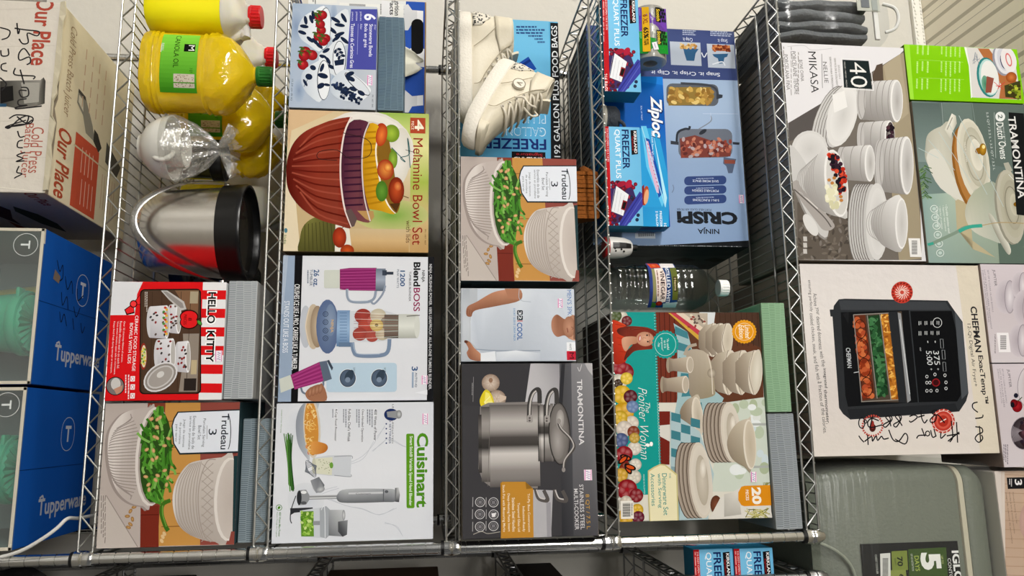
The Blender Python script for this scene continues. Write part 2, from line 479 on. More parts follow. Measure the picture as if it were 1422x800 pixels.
tag(mb.build('wall_back', wall_mat()), kind='structure')

def ceil_mat():
    m = pm('ribbed_ceiling_panel', '#e9e3d2', 0.6)
    nt = m.node_tree; b = nt.nodes['Principled BSDF']; N = nt.nodes.new; l = nt.links.new
    tc = N('ShaderNodeTexCoord'); sp = N('ShaderNodeSeparateXYZ'); ad = N('ShaderNodeMath'); md = N('ShaderNodeMath'); cr = N('ShaderNodeValToRGB')
    ad.operation = 'ADD'; ad.inputs[1].default_value = 10 + 0.0096; md.operation = 'FLOORED_MODULO'; md.inputs[1].default_value = 0.109
    dv = N('ShaderNodeMath'); dv.operation = 'DIVIDE'; dv.inputs[1].default_value = 0.109
    cr.color_ramp.interpolation = 'CONSTANT'
    stops = [(0, '#c6beab'), (0.115, '#fff7e4'), (0.295, '#bab29f'), (0.315, '#fff7e4'), (0.53, '#c6beab'), (0.64, '#fff7e4')]
    e = cr.color_ramp.elements
    e[0].position = 0; e[0].color = (*lin(stops[0][1]), 1); e[1].position = stops[1][0]; e[1].color = (*lin(stops[1][1]), 1)
    for p, c in stops[2:]:
        q = e.new(p); q.color = (*lin(c), 1)
    l(tc.outputs['Object'], sp.inputs[0]); l(sp.outputs['X'], ad.inputs[0]); l(ad.outputs[0], md.inputs[0]); l(md.outputs[0], dv.inputs[0]); l(dv.outputs[0], cr.inputs[0]); l(cr.outputs[0], b.inputs['Base Color'])
    return m
mb = MB(); mb.box(-4.6, -6.2, CEIL, 2.2, WALLY + .06, CEIL + .05)
tag(mb.build('ceiling', ceil_mat()), kind='structure')
mb = MB(); mb.box(-4.6, -6.2, FLOOR - .05, 2.2, WALLY, FLOOR)
tag(mb.build('floor', pm('grey_vinyl_floor', '#8d8a84', 0.45, bump=.05)), kind='structure')
mb = MB(); mb.box(-4.6, WALLY - .016, CEIL - .034, 2.2, WALLY, CEIL - .001, 0.003)
for i in range(150):
    x = -2.2 + i * 0.012
    mb.box(x, WALLY - .0185, CEIL - .031 + .002 * (i % 3), x + .005, WALLY - .015, CEIL - .027 + .002 * (i % 3))
    mb.box(x, WALLY - .0185, CEIL - .009, x + .005, WALLY - .015, CEIL - .005)
tag(mb.build('trim_1', pm('white_caulked_trim', '#e6e3da', 0.5)), kind='structure')

# ------------------------------------------------------------------ wire shelving
def post_mesh(z0, z1):
    p = [(0.0, z0), (0.0106, z0)]
    z = z0 + 0.0127
    while z < z1 - 0.004:
        p += [(0.0106, z - .0012), (0.0093, z - .0006), (0.0093, z + .0006), (0.0106, z + .0012)]; z += 0.0254
    p += [(0.0106, z1 - .002), (0.0095, z1), (0.0, z1)]
    mb = MB(); mb.lathe(p, 18); return mb
def truss(mb, a, b, n, th=0.0254):
    a, b = Vector(a), Vector(b); dz = Vector((0, 0, th))
    mb.tube([a, b], 0.0024, 8); mb.tube([a - dz, b - dz], 0.0024, 8)
    pts = []
    for i in range(2 * n + 1):
        t = (i + .35) / (2 * n + .7); q = a.lerp(b, t)
        pts.append(q - dz * (0.97 if i % 2 == 0 else 0.03))
    mb.tube(pts, 0.0021, 6)
def shelf_mesh(W, D, fine=True):
    mb = MB(); r = 0.011
    truss(mb, (-W + r, -.001, -.0018), (-r, -.001, -.0018), 21); truss(mb, (-W + r, D + .001, -.0018), (-r, D + .001, -.0018), 21)
    truss(mb, (-W - .001, r, -.0018), (-W - .001, D - r, -.0018), 8); truss(mb, (.001, r, -.0018), (.001, D - r, -.0018), 8)
    n = int(W / 0.0203)
    for i in range(1, n):
        x = -W + i * W / n
        mb.tube([(x, -.004, -.0006), (x, D + .004, -.0006)], 0.0014, 5)
    for y in (0.10, 0.225, 0.35):
        mb.tube([(-W, y, -.005), (0, y, -.005)], 0.0027, 6)
        mb.tube([(-W, y, -.005), (-W, y, -.02)], 0.0022, 5); mb.tube([(0, y, -.005), (0, y, -.02)], 0.0022, 5)
    return mb
def collar_mesh():
    mb = MB(); mb.lathe([(.0115, -.0315), (.0148, -.0315), (.0150, -.026), (.0150, -.02), (.0153, -.019), (.0145, -.018), (.0153, -.017), (.0145, -.016), (.0150, -.015), (.0138, -.002), (.0130, .0), (.0108, .0)], 20)
    mb.cur = 1; mb.lathe([(.0108, -.0375), (.0136, -.0375), (.0136, -.0316), (.0108, -.0316)], 20)
    return mb
POSTM = None
def rack(x1, W, D, y0, heights, ztop, mat, label, dark=False):
    root = empty('wire_shelving_rack', (x1, y0, FLOOR)); tag(root, label, 'shelving rack', 'wire shelving racks')
    pm_ = post_mesh(0, ztop - FLOOR); first = None
    for (px, py) in ((0, 0), (-W, 0), (0, D), (-W, D)):
        if first is None: o = first = pm_.build('post', mat, root, smooth=True)
        else: o = first.copy(); C.objects.link(o)
        o.location = (px, py, 0)
    fs = fc = None
    for z in heights:
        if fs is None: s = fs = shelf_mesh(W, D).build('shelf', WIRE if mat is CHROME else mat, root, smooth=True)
        else: s = fs.copy(); C.objects.link(s)
        s.location = (0, 0, z - FLOOR)
        for (px, py) in ((0, 0), (-W, 0), (0, D), (-W, D)):
            if fc is None: c = fc = collar_mesh().build('collar', [mat, BLACK], s, smooth=True)
            else: c = fc.copy(); C.objects.link(c); c.parent = s
            c.location = (px, py, 0)
    return root
rack(0.0, RW, RD, 0.0, ZS, 0.8015, CHROME, 'chrome wire shelving rack filled with boxed kitchenware, in the centre of the photo')
NX = 0.08
NZ = [-0.98, -0.672, -0.215, 0.205, 0.53, 0.79448]
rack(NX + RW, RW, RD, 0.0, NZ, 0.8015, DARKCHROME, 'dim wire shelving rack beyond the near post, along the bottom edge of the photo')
# ------------------------------------------------------------------ boxed goods, lower shelves
GREY = '#a9adb0'
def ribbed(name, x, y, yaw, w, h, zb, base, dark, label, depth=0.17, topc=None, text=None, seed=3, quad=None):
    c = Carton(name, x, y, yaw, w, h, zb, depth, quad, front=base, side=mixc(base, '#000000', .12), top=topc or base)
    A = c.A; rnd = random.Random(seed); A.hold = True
    n = 62; cuts = [0.02, 0.3, 0.55, 0.8, 0.98]
    for j in range(4):
        for i in range(n):
            o = 0.12 * sin(i * .11 + seed + j) * (1 if 0 < j else 0); o2 = 0.12 * sin(i * .11 + seed + j + 1) * (1 if j < 3 else 0)
            va, vb = (cuts[j] + o * .3 + .012) * h, (cuts[j + 1] + o2 * .3 - .012) * h
            ua = (i + .2 + .3 * (j % 2)) / n * w * .985; ub = ua + w / n * (0.34 + .06 * j % .1)
            k = lin(mixc(dark, base, .12 * j + rnd.uniform(0, .15)))
            A.tri([(ua, va), (ub, va), (ub, vb)], [k] * 3); A.tri([(ua, va), (ub, vb), (ua, vb)], [k] * 3)
    A.hold = False
    if text:
        t = c.face('top'); q = t
        q.hold = False; vs, tr = glyphs(text, 0.0, 0)
        for tt in tr: q.tri([(w * .45 + vs[i][0] * w * .2, depth * .25 + vs[i][1] * depth * .07) for i in tt], [lin('#4d5052')] * 3)
    return c.build(label, 'box', 'flat boxes with ribbed print')

def trudeau(x, y, yaw, w, h, zb, quad, label, st):
    """serving bowl set; the artwork is laid out on the lower-shelf box"""
    c = Carton('serving_bowl_box', x, y, yaw, w, h, zb, 0.24, quad, front='#20383c', side='#22383d', top='#2a3f44')
    A = c.A; M0 = [(145, 560), (332.5, 560.5), (132, 762), (325, 760)]
    A.H = homography(M0, [(0, 0), (0, h), (w, 0), (w, h)]); A.mpp = h / 187.5
    A.z(0, 575)
    A.P([(488, -52), (1180, -52), (1160, 656), (472, 662)], '#b5a9a3')
    A.P([(725, -56), (812, -56), (780, 660), (688, 660)], '#7e3a2c')
    A.P([(812, -56), (992, -58), (985, 655), (775, 655)], '#c08c48')
    for i in range(5): A.L([(825 - i * 8, 40 + i * 130), (985, 30 + i * 132)], 5, '#8d5f2c')
    A.P([(985, -58), (1185, -56), (1160, 655), (985, 655)], '#8a463d'); A.L([(985, 200), (1165, 205)], 6, '#6b322c'); A.L([(985, 420), (1165, 420)], 5, '#6b322c')
    A.P([(690, 455), (780, 455), (780, 660), (688, 660)], '#742a1e'); A.L([(690, 500), (780, 500)], 4, '#581c14')
    # napkin and nuts
    A.P([(492, 395), (520, 400), (676, 658), (474, 662)], '#bfb5ae'); A.L([(520, 400), (676, 658)], 4, '#8f857f')
    A.G(492, 400, 520, 640, 3, '#6b625d', 'd', .35)
    for i, (a, b) in enumerate(((625, 505), (640, 545), (650, 520), (640, 480), (658, 460), (630, 560))): A.E(a, b, 13, 8, '#c49a62', 40 * i, '#8a6234')
    # ribbed bowl
    body = [(700, 455), (640, 440), (590, 400), (555, 340), (535, 260), (527, 180), (533, 100), (555, 50), (600, 0), (660, -22), (730, -30), (760, -10), (740, 440)]
    A.PS([(x - 14, y + 4) for x, y in body], '#978b86'); A.PS(body, ['#b7aca6'] * 3 + ['#d6cec9'] * 6 + ['#b8ada8'] * 4)
    for i in range(26):
        t = i / 25; y0 = -8 + t * 440; b = 1 - (2 * t - 1) ** 2
        A.L([(700 - 60 * (1 - b), y0 * .96 + 8), (640 - 90 * b ** .7, 30 + t * 370), (590 - 62 * b ** .6, 60 + t * 300)], 4.5, '#948984')
    A.E(752, 212, 88, 246, '#d8d0cb', 4); A.E(760, 212, 82, 236, '#a99e97', 4); A.E(765, 212, 78, 230, '#2c4a1c', 4)
    rnd = random.Random(5)
    for i in range(95):
        t = rnd.uniform(-1, 1); cx = 768 + rnd.uniform(-78, 88) * (1 - t * t) ** .5; cy = 205 + t * 225; a = rnd.uniform(0.6, 2.0); l = rnd.uniform(38, 80)
        bend = rnd.uniform(-14, 14); g = rnd.choice(['#4c8a2c', '#3a7320', '#5f9d38', '#2f601a', '#79ad52', '#45802a'])
        dx, dy = cos(a) * l / 2, sin(a) * l / 2
        A.L([(cx - dx, cy - dy), (cx + bend * sin(a) * .7, cy - bend * cos(a) * .7), (cx + dx, cy + dy)], 12, g)
    for i in range(22):
        t = rnd.uniform(-.9, .9); A.E(765 + rnd.uniform(-60, 75) * (1 - t * t) ** .5, 205 + t * 210, 12, 8, '#d8b083', rnd.uniform(0, 180), '#b98a58')
    A.L([(838, 430), (800, 450), (795, 500), (815, 560), (828, 580)], 20, '#3d6b1e'); A.L([(800, 455), (800, 500), (818, 560)], 6, '#6a9a3c')
    for a, b in ((800, 610), (808, 595), (795, 630)): A.E(a, b, 12, 8, '#d9bb8d', 60)
    # nest of bowls
    body = [(1150, 222), (1090, 222), (1000, 232), (930, 250), (885, 300), (858, 360), (848, 420), (855, 490), (880, 555), (930, 600), (1000, 630), (1060, 640), (1120, 636)]
    A.PS(body, ['#c9c0b9'] * 5 + ['#d9d2cc'] * 3 + ['#b0a69f'] * 5)
    for i in range(8):
        t = i / 7; A.L([(935 + t * 55, 252 - t * 12), (880 + t * 92, 330), (862 + t * 102, 430), (880 + t * 95, 540), (940 + t * 60, 606 + t * 18)], 4, '#a2978f')
    for i in range(9):
        y0 = 250 + i * 42; A.L([(992, y0), (1050, y0 + 52)], 4, '#a69b93'); A.L([(1050, y0), (992, y0 + 52)], 4, '#a69b93')
    A.L([(1062, 232), (1020, 240), (985, 330), (975, 430), (985, 540), (1010, 615), (1040, 640)], 5, '#a2978f')
    A.E(1128, 430, 74, 208, '#ded7d1', 2); A.E(1137, 430, 68, 198, '#b9aea7', 2, '#c8beb7')
    A.P([(1152, 215), (1200, 215), (1180, 660), (1146, 640)], '#20383c'); A.P([(1140, 590), (1165, 590), (1160, 655), (1125, 655)], '#8a463d')
    # name panel
    A.P([(842, 62), (852, 25), (872, -8), (1195, -16), (1182, 200), (882, 205), (850, 150)], '#1c2a30')
    A.P([(848, 62), (858, 28), (876, -2), (1188, -10), (1176, 192), (886, 197), (856, 148)], '#dfe3ec')
    A.T('Trudeau', 1088, 5, 1124, 182, '#1d2530', 'd', .012); A.O(1118, 95, 18, 90, 4, '#1d2530', 0, -75, 75)
    A.T('3', 1026, 80, 1066, 110, '#1d2530', 'd'); A.L([(1018, 62), (1018, 130)], 2, '#666666')
    A.T('Porcelain Serving', 993, 28, 1010, 168, '#3a424c'); A.T('Bowl Set', 973, 62, 989, 132, '#3a424c')
    A.T('Ensemble de bols de', 945, 15, 960, 178, '#4a525c'); A.T('service en porcelaine', 925, 15, 940, 180, '#4a525c')
    A.T('Juego de tazones', 896, 30, 910, 168, '#4a525c'); A.T('de porcelana', 877, 45, 891, 152, '#4a525c'); A.T('para servir', 858, 55, 872, 142, '#4a525c')
    A.z(); A.T('PM / ART: 3+', 312, 708, 316, 745, '#4a403c')
    if st: c.sticker(*st)
    r = c.face('right'); r.z(); 
    for k in range(5): r.tri([(.03 + k * .02, h * .1), (.04 + k * .02, h * .1), (.04 + k * .02, h * .8)], [lin('#5c7276')] * 3)
    return c.build(label, 'box', mat=GLOSS)

# -- Hello Kitty food storage bowls
def bowls_box():
    c = Carton('food_storage_bowl_box', -.5093, -.0150, 1.82, .2263, .2111, ZS[1], .145, [(154, 390), (314.5, 392.5), (145, 556.5), (306.5, 556)], front='#cf181c', side='#c4161a', top='#b9bdc0')
    A = c.A; A.z(0, 380)
    A.P([(545, 30), (1120, 40), (1090, 632), (512, 632)], '#d3181c')
    A.P([(548, 36), (700, 40), (672, 100), (660, 205), (536, 205)], '#dcdce0')
    for (x, y, k) in ((654, 150, 1.0), (1035, 525, 1.1)):
        A.P([(x - 6 * k, y), (x + 38 * k, y - 54 * k), (x + 52 * k, y - 28 * k), (x + 44 * k, y + 6 * k)], '#2a0808'); A.P([(x, y), (x + 34 * k, y - 46 * k), (x + 46 * k, y - 26 * k), (x + 38 * k, y + 2 * k)], '#e0262a')
        A.P([(x, y - 4 * k), (x - 46 * k, y + 28 * k), (x - 34 * k, y + 56 * k), (x + 6 * k, y + 46 * k)], '#2a0808'); A.P([(x, y), (x - 40 * k, y + 30 * k), (x - 31 * k, y + 48 * k), (x + 2 * k, y + 40 * k)], '#e0262a')
        A.E(x, y, 19 * k, 19 * k, '#2a0808'); A.E(x, y, 14 * k, 14 * k, '#ee3a3c')
    # striped band
    A.P([(1000, 40), (1118, 45), (1092, 632), (974, 632)], '#d3181c')
    for i in range(7):
        y = 38 + i * 92; A.P([(1000 - i * 3.6, y), (1118 - i * 4, y + 2), (1116 - i * 4, y + 48), (998 - i * 3.6, y + 46)], '#e6e4e6')
    for b, col in ((.06, '#ffffff'), (.028, '#111111')):
        for i, (w_, y0, y1) in enumerate((('HELLO', 94, 250), ('KITTY', 286, 443))):
            g = 6 if b > .03 else 0; A.T(w_, 1022 - i * 6 - g, y0 - g, 1062 - i * 8 + g, y1 + g, col, 'd', b)
    # photo
    A.RR(686, 76, 990, 596, 22, '#1d1512'); A.RR(692, 82, 984, 590, 20, '#4c382b')
    A.P([(860, 84), (980, 84), (972, 240), (900, 150)], '#7a5a42'); A.P([(900, 300), (980, 300), (970, 585), (880, 585), (905, 400)], '#8d8277')
    for i in range(6): A.L([(700 + i * 48, 90), (696 + i * 44, 580)], 2.5, '#3a2a20')
    A.R(935, 90, 975, 150, '#a5987f'); A.R(940, 430, 968, 500, '#b9a886'); A.R(905, 520, 965, 580, '#2a2320')
    def tub(xl, xr, y0, y1, d, seed):
        ym, ry = (y0 + y1) / 2, (y1 - y0) / 2
        A.E(xl, ym, d, ry * .94, '#c9c7cb'); A.P([(xl, ym - ry * .94), (xr, y0), (xr, y1), (xl, ym + ry * .94)], ['#d9d7da', '#e4e2e6', '#bfbcc2', '#b5b2b8'])
        A.E(xr, ym, d * .8, ry, '#efedf0'); A.E(xr + 1, ym, d * .6, ry * .9, '#b7b2ae')
        r = random.Random(seed)
        for k in range(12): A.E(r.uniform(xl, xr - 8), r.uniform(y0 + 12, y1 - 12), 5, 7, r.choice(['#3a3436', '#5a4a44', '#8a2a2a']), r.uniform(0, 90))
    tub(838, 878, 150, 300, 18, 1); tub(738, 820, 158, 324, 18, 2)
    for k in range(14): A.E(812 + 8 * sin(k * 2.1), 170 + k * 10, 7, 6, ['#c8402a', '#e0b03a', '#4c8a3a'][k % 3])
    A.P([(790, 84), (822, 84), (905, 140), (918, 178), (890, 185), (830, 130)], '#bdb9b6'); A.P([(800, 88), (820, 90), (898, 148), (905, 172), (888, 172), (832, 122)], '#8f8986')
    tub(875, 925, 335, 492, 16, 3); tub(775, 850, 322, 482, 18, 4)
    A.E(705, 410, 18, 66, '#8c2a20'); A.E(707, 410, 13, 55, '#dcd0b4')
    for k in range(16): A.E(706 + 8 * sin(k * 1.7), 372 + k * 5, 5, 6, ['#d8b840', '#5a8a3a', '#c8d070'][k % 3])
    A.E(790, 512, 92, 62, '#d8d6d8', -35); A.E(790, 512, 84, 55, '#8d8680', -35); A.E(790, 512, 74, 46, '#c4c0bf', -35); A.E(790, 512, 66, 39, '#a29b96', -35); A.E(790, 500, 20, 14, '#cfccc9', -35)
    A.G(708, 90, 725, 190, 2, '#d8d0c8', 'd', .4)
    # apple
    A.E(930, 215, 46, 34, '#2a0808'); A.E(930, 244, 46, 34, '#2a0808'); A.E(930, 216, 41, 29, '#d91f22'); A.E(930, 243, 41, 29, '#d91f22')
    A.L([(966, 232), (992, 222)], 6, '#3a1a10'); A.E(982, 246, 17, 10, '#163a12', 50); A.E(982, 246, 13, 7, '#4c9a3a', 50)
    A.T('8', 926, 222, 944, 236, '#180404'); A.T('PIECES', 904, 205, 918, 255, '#180404')
    # words
    A.T('CERAMIC FOOD STORAGE', 656, 208, 672, 482, '#f4eef0', 'd', .006); A.T('BOWLS WITH LIDS', 632, 245, 648, 445, '#f4eef0', 'd', .006)
    for i, (t, e) in enumerate((('Over 32 charming ribbons of ceramic.', 440), ('Reusable silicone seal is on each lid.', 470), ('Vent steam remains open safe in microwave.', 500), ('Keeps food fresh during storage or transport.', 492))):
        A.T(t, 598 - i * 17, 236, 609 - i * 17, e, '#f2dcdc')
    A.E(568, 555, 46, 46, '#240a0a'); A.E(568, 555, 42, 42, '#77706e'); A.E(570, 545, 24, 30, '#c8c4c2'); A.P([(560, 570), (605, 550), (600, 580), (575, 597)], '#b98a74')
    for y in (520, 560, 603):
        A.R(642, y - 13, 664, y + 13, '#f2e8ea'); A.O(653, y, 6, 8, 2, '#c03a3a')
    A.G(612, 500, 640, 620, 2, '#f2dcdc', 'd', .4)
    A.R(1058, 385, 1094, 438, '#eddff0')
    c.sticker(1058 / 3.555, 380 + 385 / 3.555, 1094 / 3.555, 380 + 438 / 3.555)
    c.build('red box of ceramic food storage bowls with a red and white striped edge', 'box', mat=GLOSS)
bowls_box()
ribbed('flat_box', -.5141, -.0042, .19, .2299, .0546, ZS[1] + .2125, '#aeb2b5', '#727a80', 'flat grey ribbed box lying on the red food storage bowl box', topc='#a0a09e', text='CORNING', seed=3)
trudeau(-.2790, -.0028, 1.71, .2630, .2442, ZS[1], [(145, 560), (332.5, 560.5), (132, 762), (325, 760)], 'serving bowl box with green beans, on the lower shelf beside the red food storage box', None)
ribbed('flat_box', -.2479, .0243, -.78, .2311, .0510, ZS[1] + .2457, '#8b989f', '#4d5b64', 'flat blue-grey ribbed box on the lower serving bowl box, behind the wire shelf edge', seed=5)

# -- stoneware bowls
def stoneware():
    c = Carton('stoneware_bowl_box', -1.1224, .0162, .72, .2353, .1791, ZS[2], .15, [(405, 4), (522, 11), (400, 150.5), (522, 153)], front='#a9b4c4', side='#8d98ab', top='#9aa3b0')
    A = c.A; A.z(350, 0)
    A.P([(195, 10), (615, 38), (615, 548), (175, 540)], ['#9fb0c6', '#c2c9d2', '#b9bec6', '#a9b6c8'])
    for x, y, rx, ry in ((215, 130, 40, 90), (230, 450, 30, 60), (420, 410, 34, 60), (400, 100, 20, 80)): A.E(x, y, rx, ry, '#8194b0', 0, '#a6b4c8')
    N1, N2, WH = '#17233c', '#26365a', '#d5dae0'
    def leaf(x, y, a, l=26, w=9, col=N1): A.E(x, y, l, w, col, a)
    def sprig(x, y, a, n=3, l=20):
        ca, sa = cos(radians(a)), sin(radians(a)); A.L([(x, y), (x + ca * n * l, y + sa * n * l)], 2.5, N1)
        for i in range(n):
            px, py = x + ca * (i + .6) * l, y + sa * (i + .6) * l
            leaf(px - sa * 11, py + ca * 11, a + 45, l * .62, 7); leaf(px + sa * 11, py - ca * 11, a - 45, l * .62, 7)
    def straw(x, y, r=24):
        A.E(x, y, r, r * .92, '#b02028', 20, '#7d1018'); A.E(x - r * .2, y - r * .25, r * .45, r * .35, '#cf4a48', 20, '#b02028')
        for k in range(4): A.E(x - r * .6 + 6 * cos(k), y - r * .5 + 8 * sin(k * 1.7), 10, 4, '#3c5a22', 60 * k)
    # back bowl, middle bowl, front bowls
    A.PS([(470, 52), (400, 90), (380, 150), (400, 195), (470, 220)], WH)
    for x, y, a in ((410, 100, 30), (430, 125, 10), (395, 150, 40), (430, 170, -20), (450, 90, 60), (455, 200, 40), (415, 190, -40)): leaf(x, y, a)
    A.PS([(362, 42), (300, 55), (250, 85), (224, 140), (235, 185), (270, 215), (345, 246)], ['#e4e8ec', '#e0e4e9', '#cdd3da', '#c0c8d2', '#c4ccd6', '#d0d6dd', '#dde1e6'])
    A.E(355, 142, 32, 104, '#1d2738', 4); A.E(356, 142, 29, 101, '#dfe3e8', 4)
    for x, y, a in ((262, 100, 80), (290, 95, 70), (255, 130, 10), (300, 75, 80), (245, 160, 20), (285, 195, 40), (310, 205, 50), (330, 225, 40)): leaf(x, y, a, 22, 9)
    for x, y in ((330, 85), (345, 75), (340, 150), (325, 180), (362, 190), (335, 120), (350, 205)): straw(x, y)
    for x, y in ((262, 255), (295, 272), (250, 320), (255, 275)): straw(x, y, 28)
    A.PS([(425, 205), (370, 240), (330, 270), (340, 330), (400, 370), (435, 380)], WH)
    for x, y, a in ((350, 280, 20), (365, 250, -30), (375, 300, 60), (340, 310, -20), (390, 330, 30)): leaf(x, y, a, 20, 9)
    A.E(430, 292, 33, 90, '#1d2738'); A.E(430, 292, 30, 87, '#dde1e7'); A.P([(405, 300), (455, 290), (452, 320), (410, 325)], N1); sprig(415, 240, 60, 3, 18)
    A.PS([(365, 298), (310, 310), (258, 345), (240, 390), (255, 440), (290, 480), (345, 496)], ['#dfe3e8', '#d8dde3', '#c6ced8', '#b9c3cf', '#bfc8d3', '#cdd4dc', '#dadfe5'])
    A.E(354, 397, 33, 100, '#1d2738'); A.E(355, 397, 30, 97, '#e3e6ea')
    leaf(280, 380, 20, 18, 15); leaf(262, 410, 60, 20, 7); A.L([(278, 385), (255, 430)], 2.5, N1); leaf(300, 335, 30, 16, 12); leaf(350, 375, 15, 26, 13); leaf(340, 425, -30, 20, 13); leaf(370, 420, 10, 16, 7); leaf(345, 335, -70, 22, 9)
    A.PS([(455, 345), (395, 395), (388, 450), (420, 485), (470, 500), (540, 500), (585, 455), (575, 425), (520, 380)], ['#ccd3dc', '#c3ccd7', '#b8c2ce', '#c5cdd7', '#d3d9e0', '#dbe0e6', '#dfe3e8', '#e4e7eb', '#dde1e6'])
    A.E(520, 415, 82, 24, '#1d2738', 42); A.E(521, 414, 79, 21, '#d3d8df', 42)
    for x, y, a in ((475, 380, 70), (490, 390, 30), (485, 365, -20), (540, 460, 30), (500, 440, 20)): leaf(x, y, a, 20, 11)
    for i in range(16): leaf(405 + i * 7, 420 + i * 4 + 10 * sin(i * 2.2), 50 * i, 15, 7, N1 if i % 2 else N2)
    for x, y in ((425, 420), (450, 440), (480, 475), (515, 490), (440, 465)): sprig(x, y, 30, 2, 14)
    # blue panel
    A.P([(484, 48), (614, 50), (614, 345), (465, 342)], '#474a9a'); A.T('6', 548, 72, 606, 104, '#e6e8f2', 'd', .03)
    A.T('Arbor', 598, 124, 608, 150, '#cdd0e8'); A.T('Stoneware Bowls', 574, 122, 592, 280, '#e6e8f2', 'd', .01); A.T('Bols en grès', 546, 120, 566, 235, '#e6e8f2', 'd', .01)
    A.T('Arbor', 530, 120, 541, 148, '#cdd0e8'); A.T('Tazones de Cerámica Gres', 484, 118, 502, 335, '#e6e8f2', 'd', .01); A.T('pièces', 526, 62, 538, 105, '#cdd0e8'); A.T('piezas', 506, 62, 518, 105, '#cdd0e8'); A.T('pieces', 486, 62, 497, 105, '#cdd0e8')
    A.L([(520, 120), (518, 270)], 1.5, '#aeb2dc')
    A.T('15.24 cm (6 in)', 188, 392, 200, 500, '#3a4250'); A.T('PM / ART: 7893', 592, 468, 600, 530, '#3a4250')
    c.sticker(350 + 568 / 3.555, 372 / 3.555, 350 + 594 / 3.555, 422 / 3.555)
    c.build('pale blue stoneware bowl box showing white bowls with dark leaves and strawberries', 'box')
stoneware()
ribbed('flat_box', -1.1204, .0507, .68, .2185, .0553, ZS[2] + .1804, '#6d8290', '#2c3f4c', 'flat dark blue-grey ribbed box lying on the pale blue stoneware bowl box', depth=.12, seed=9)

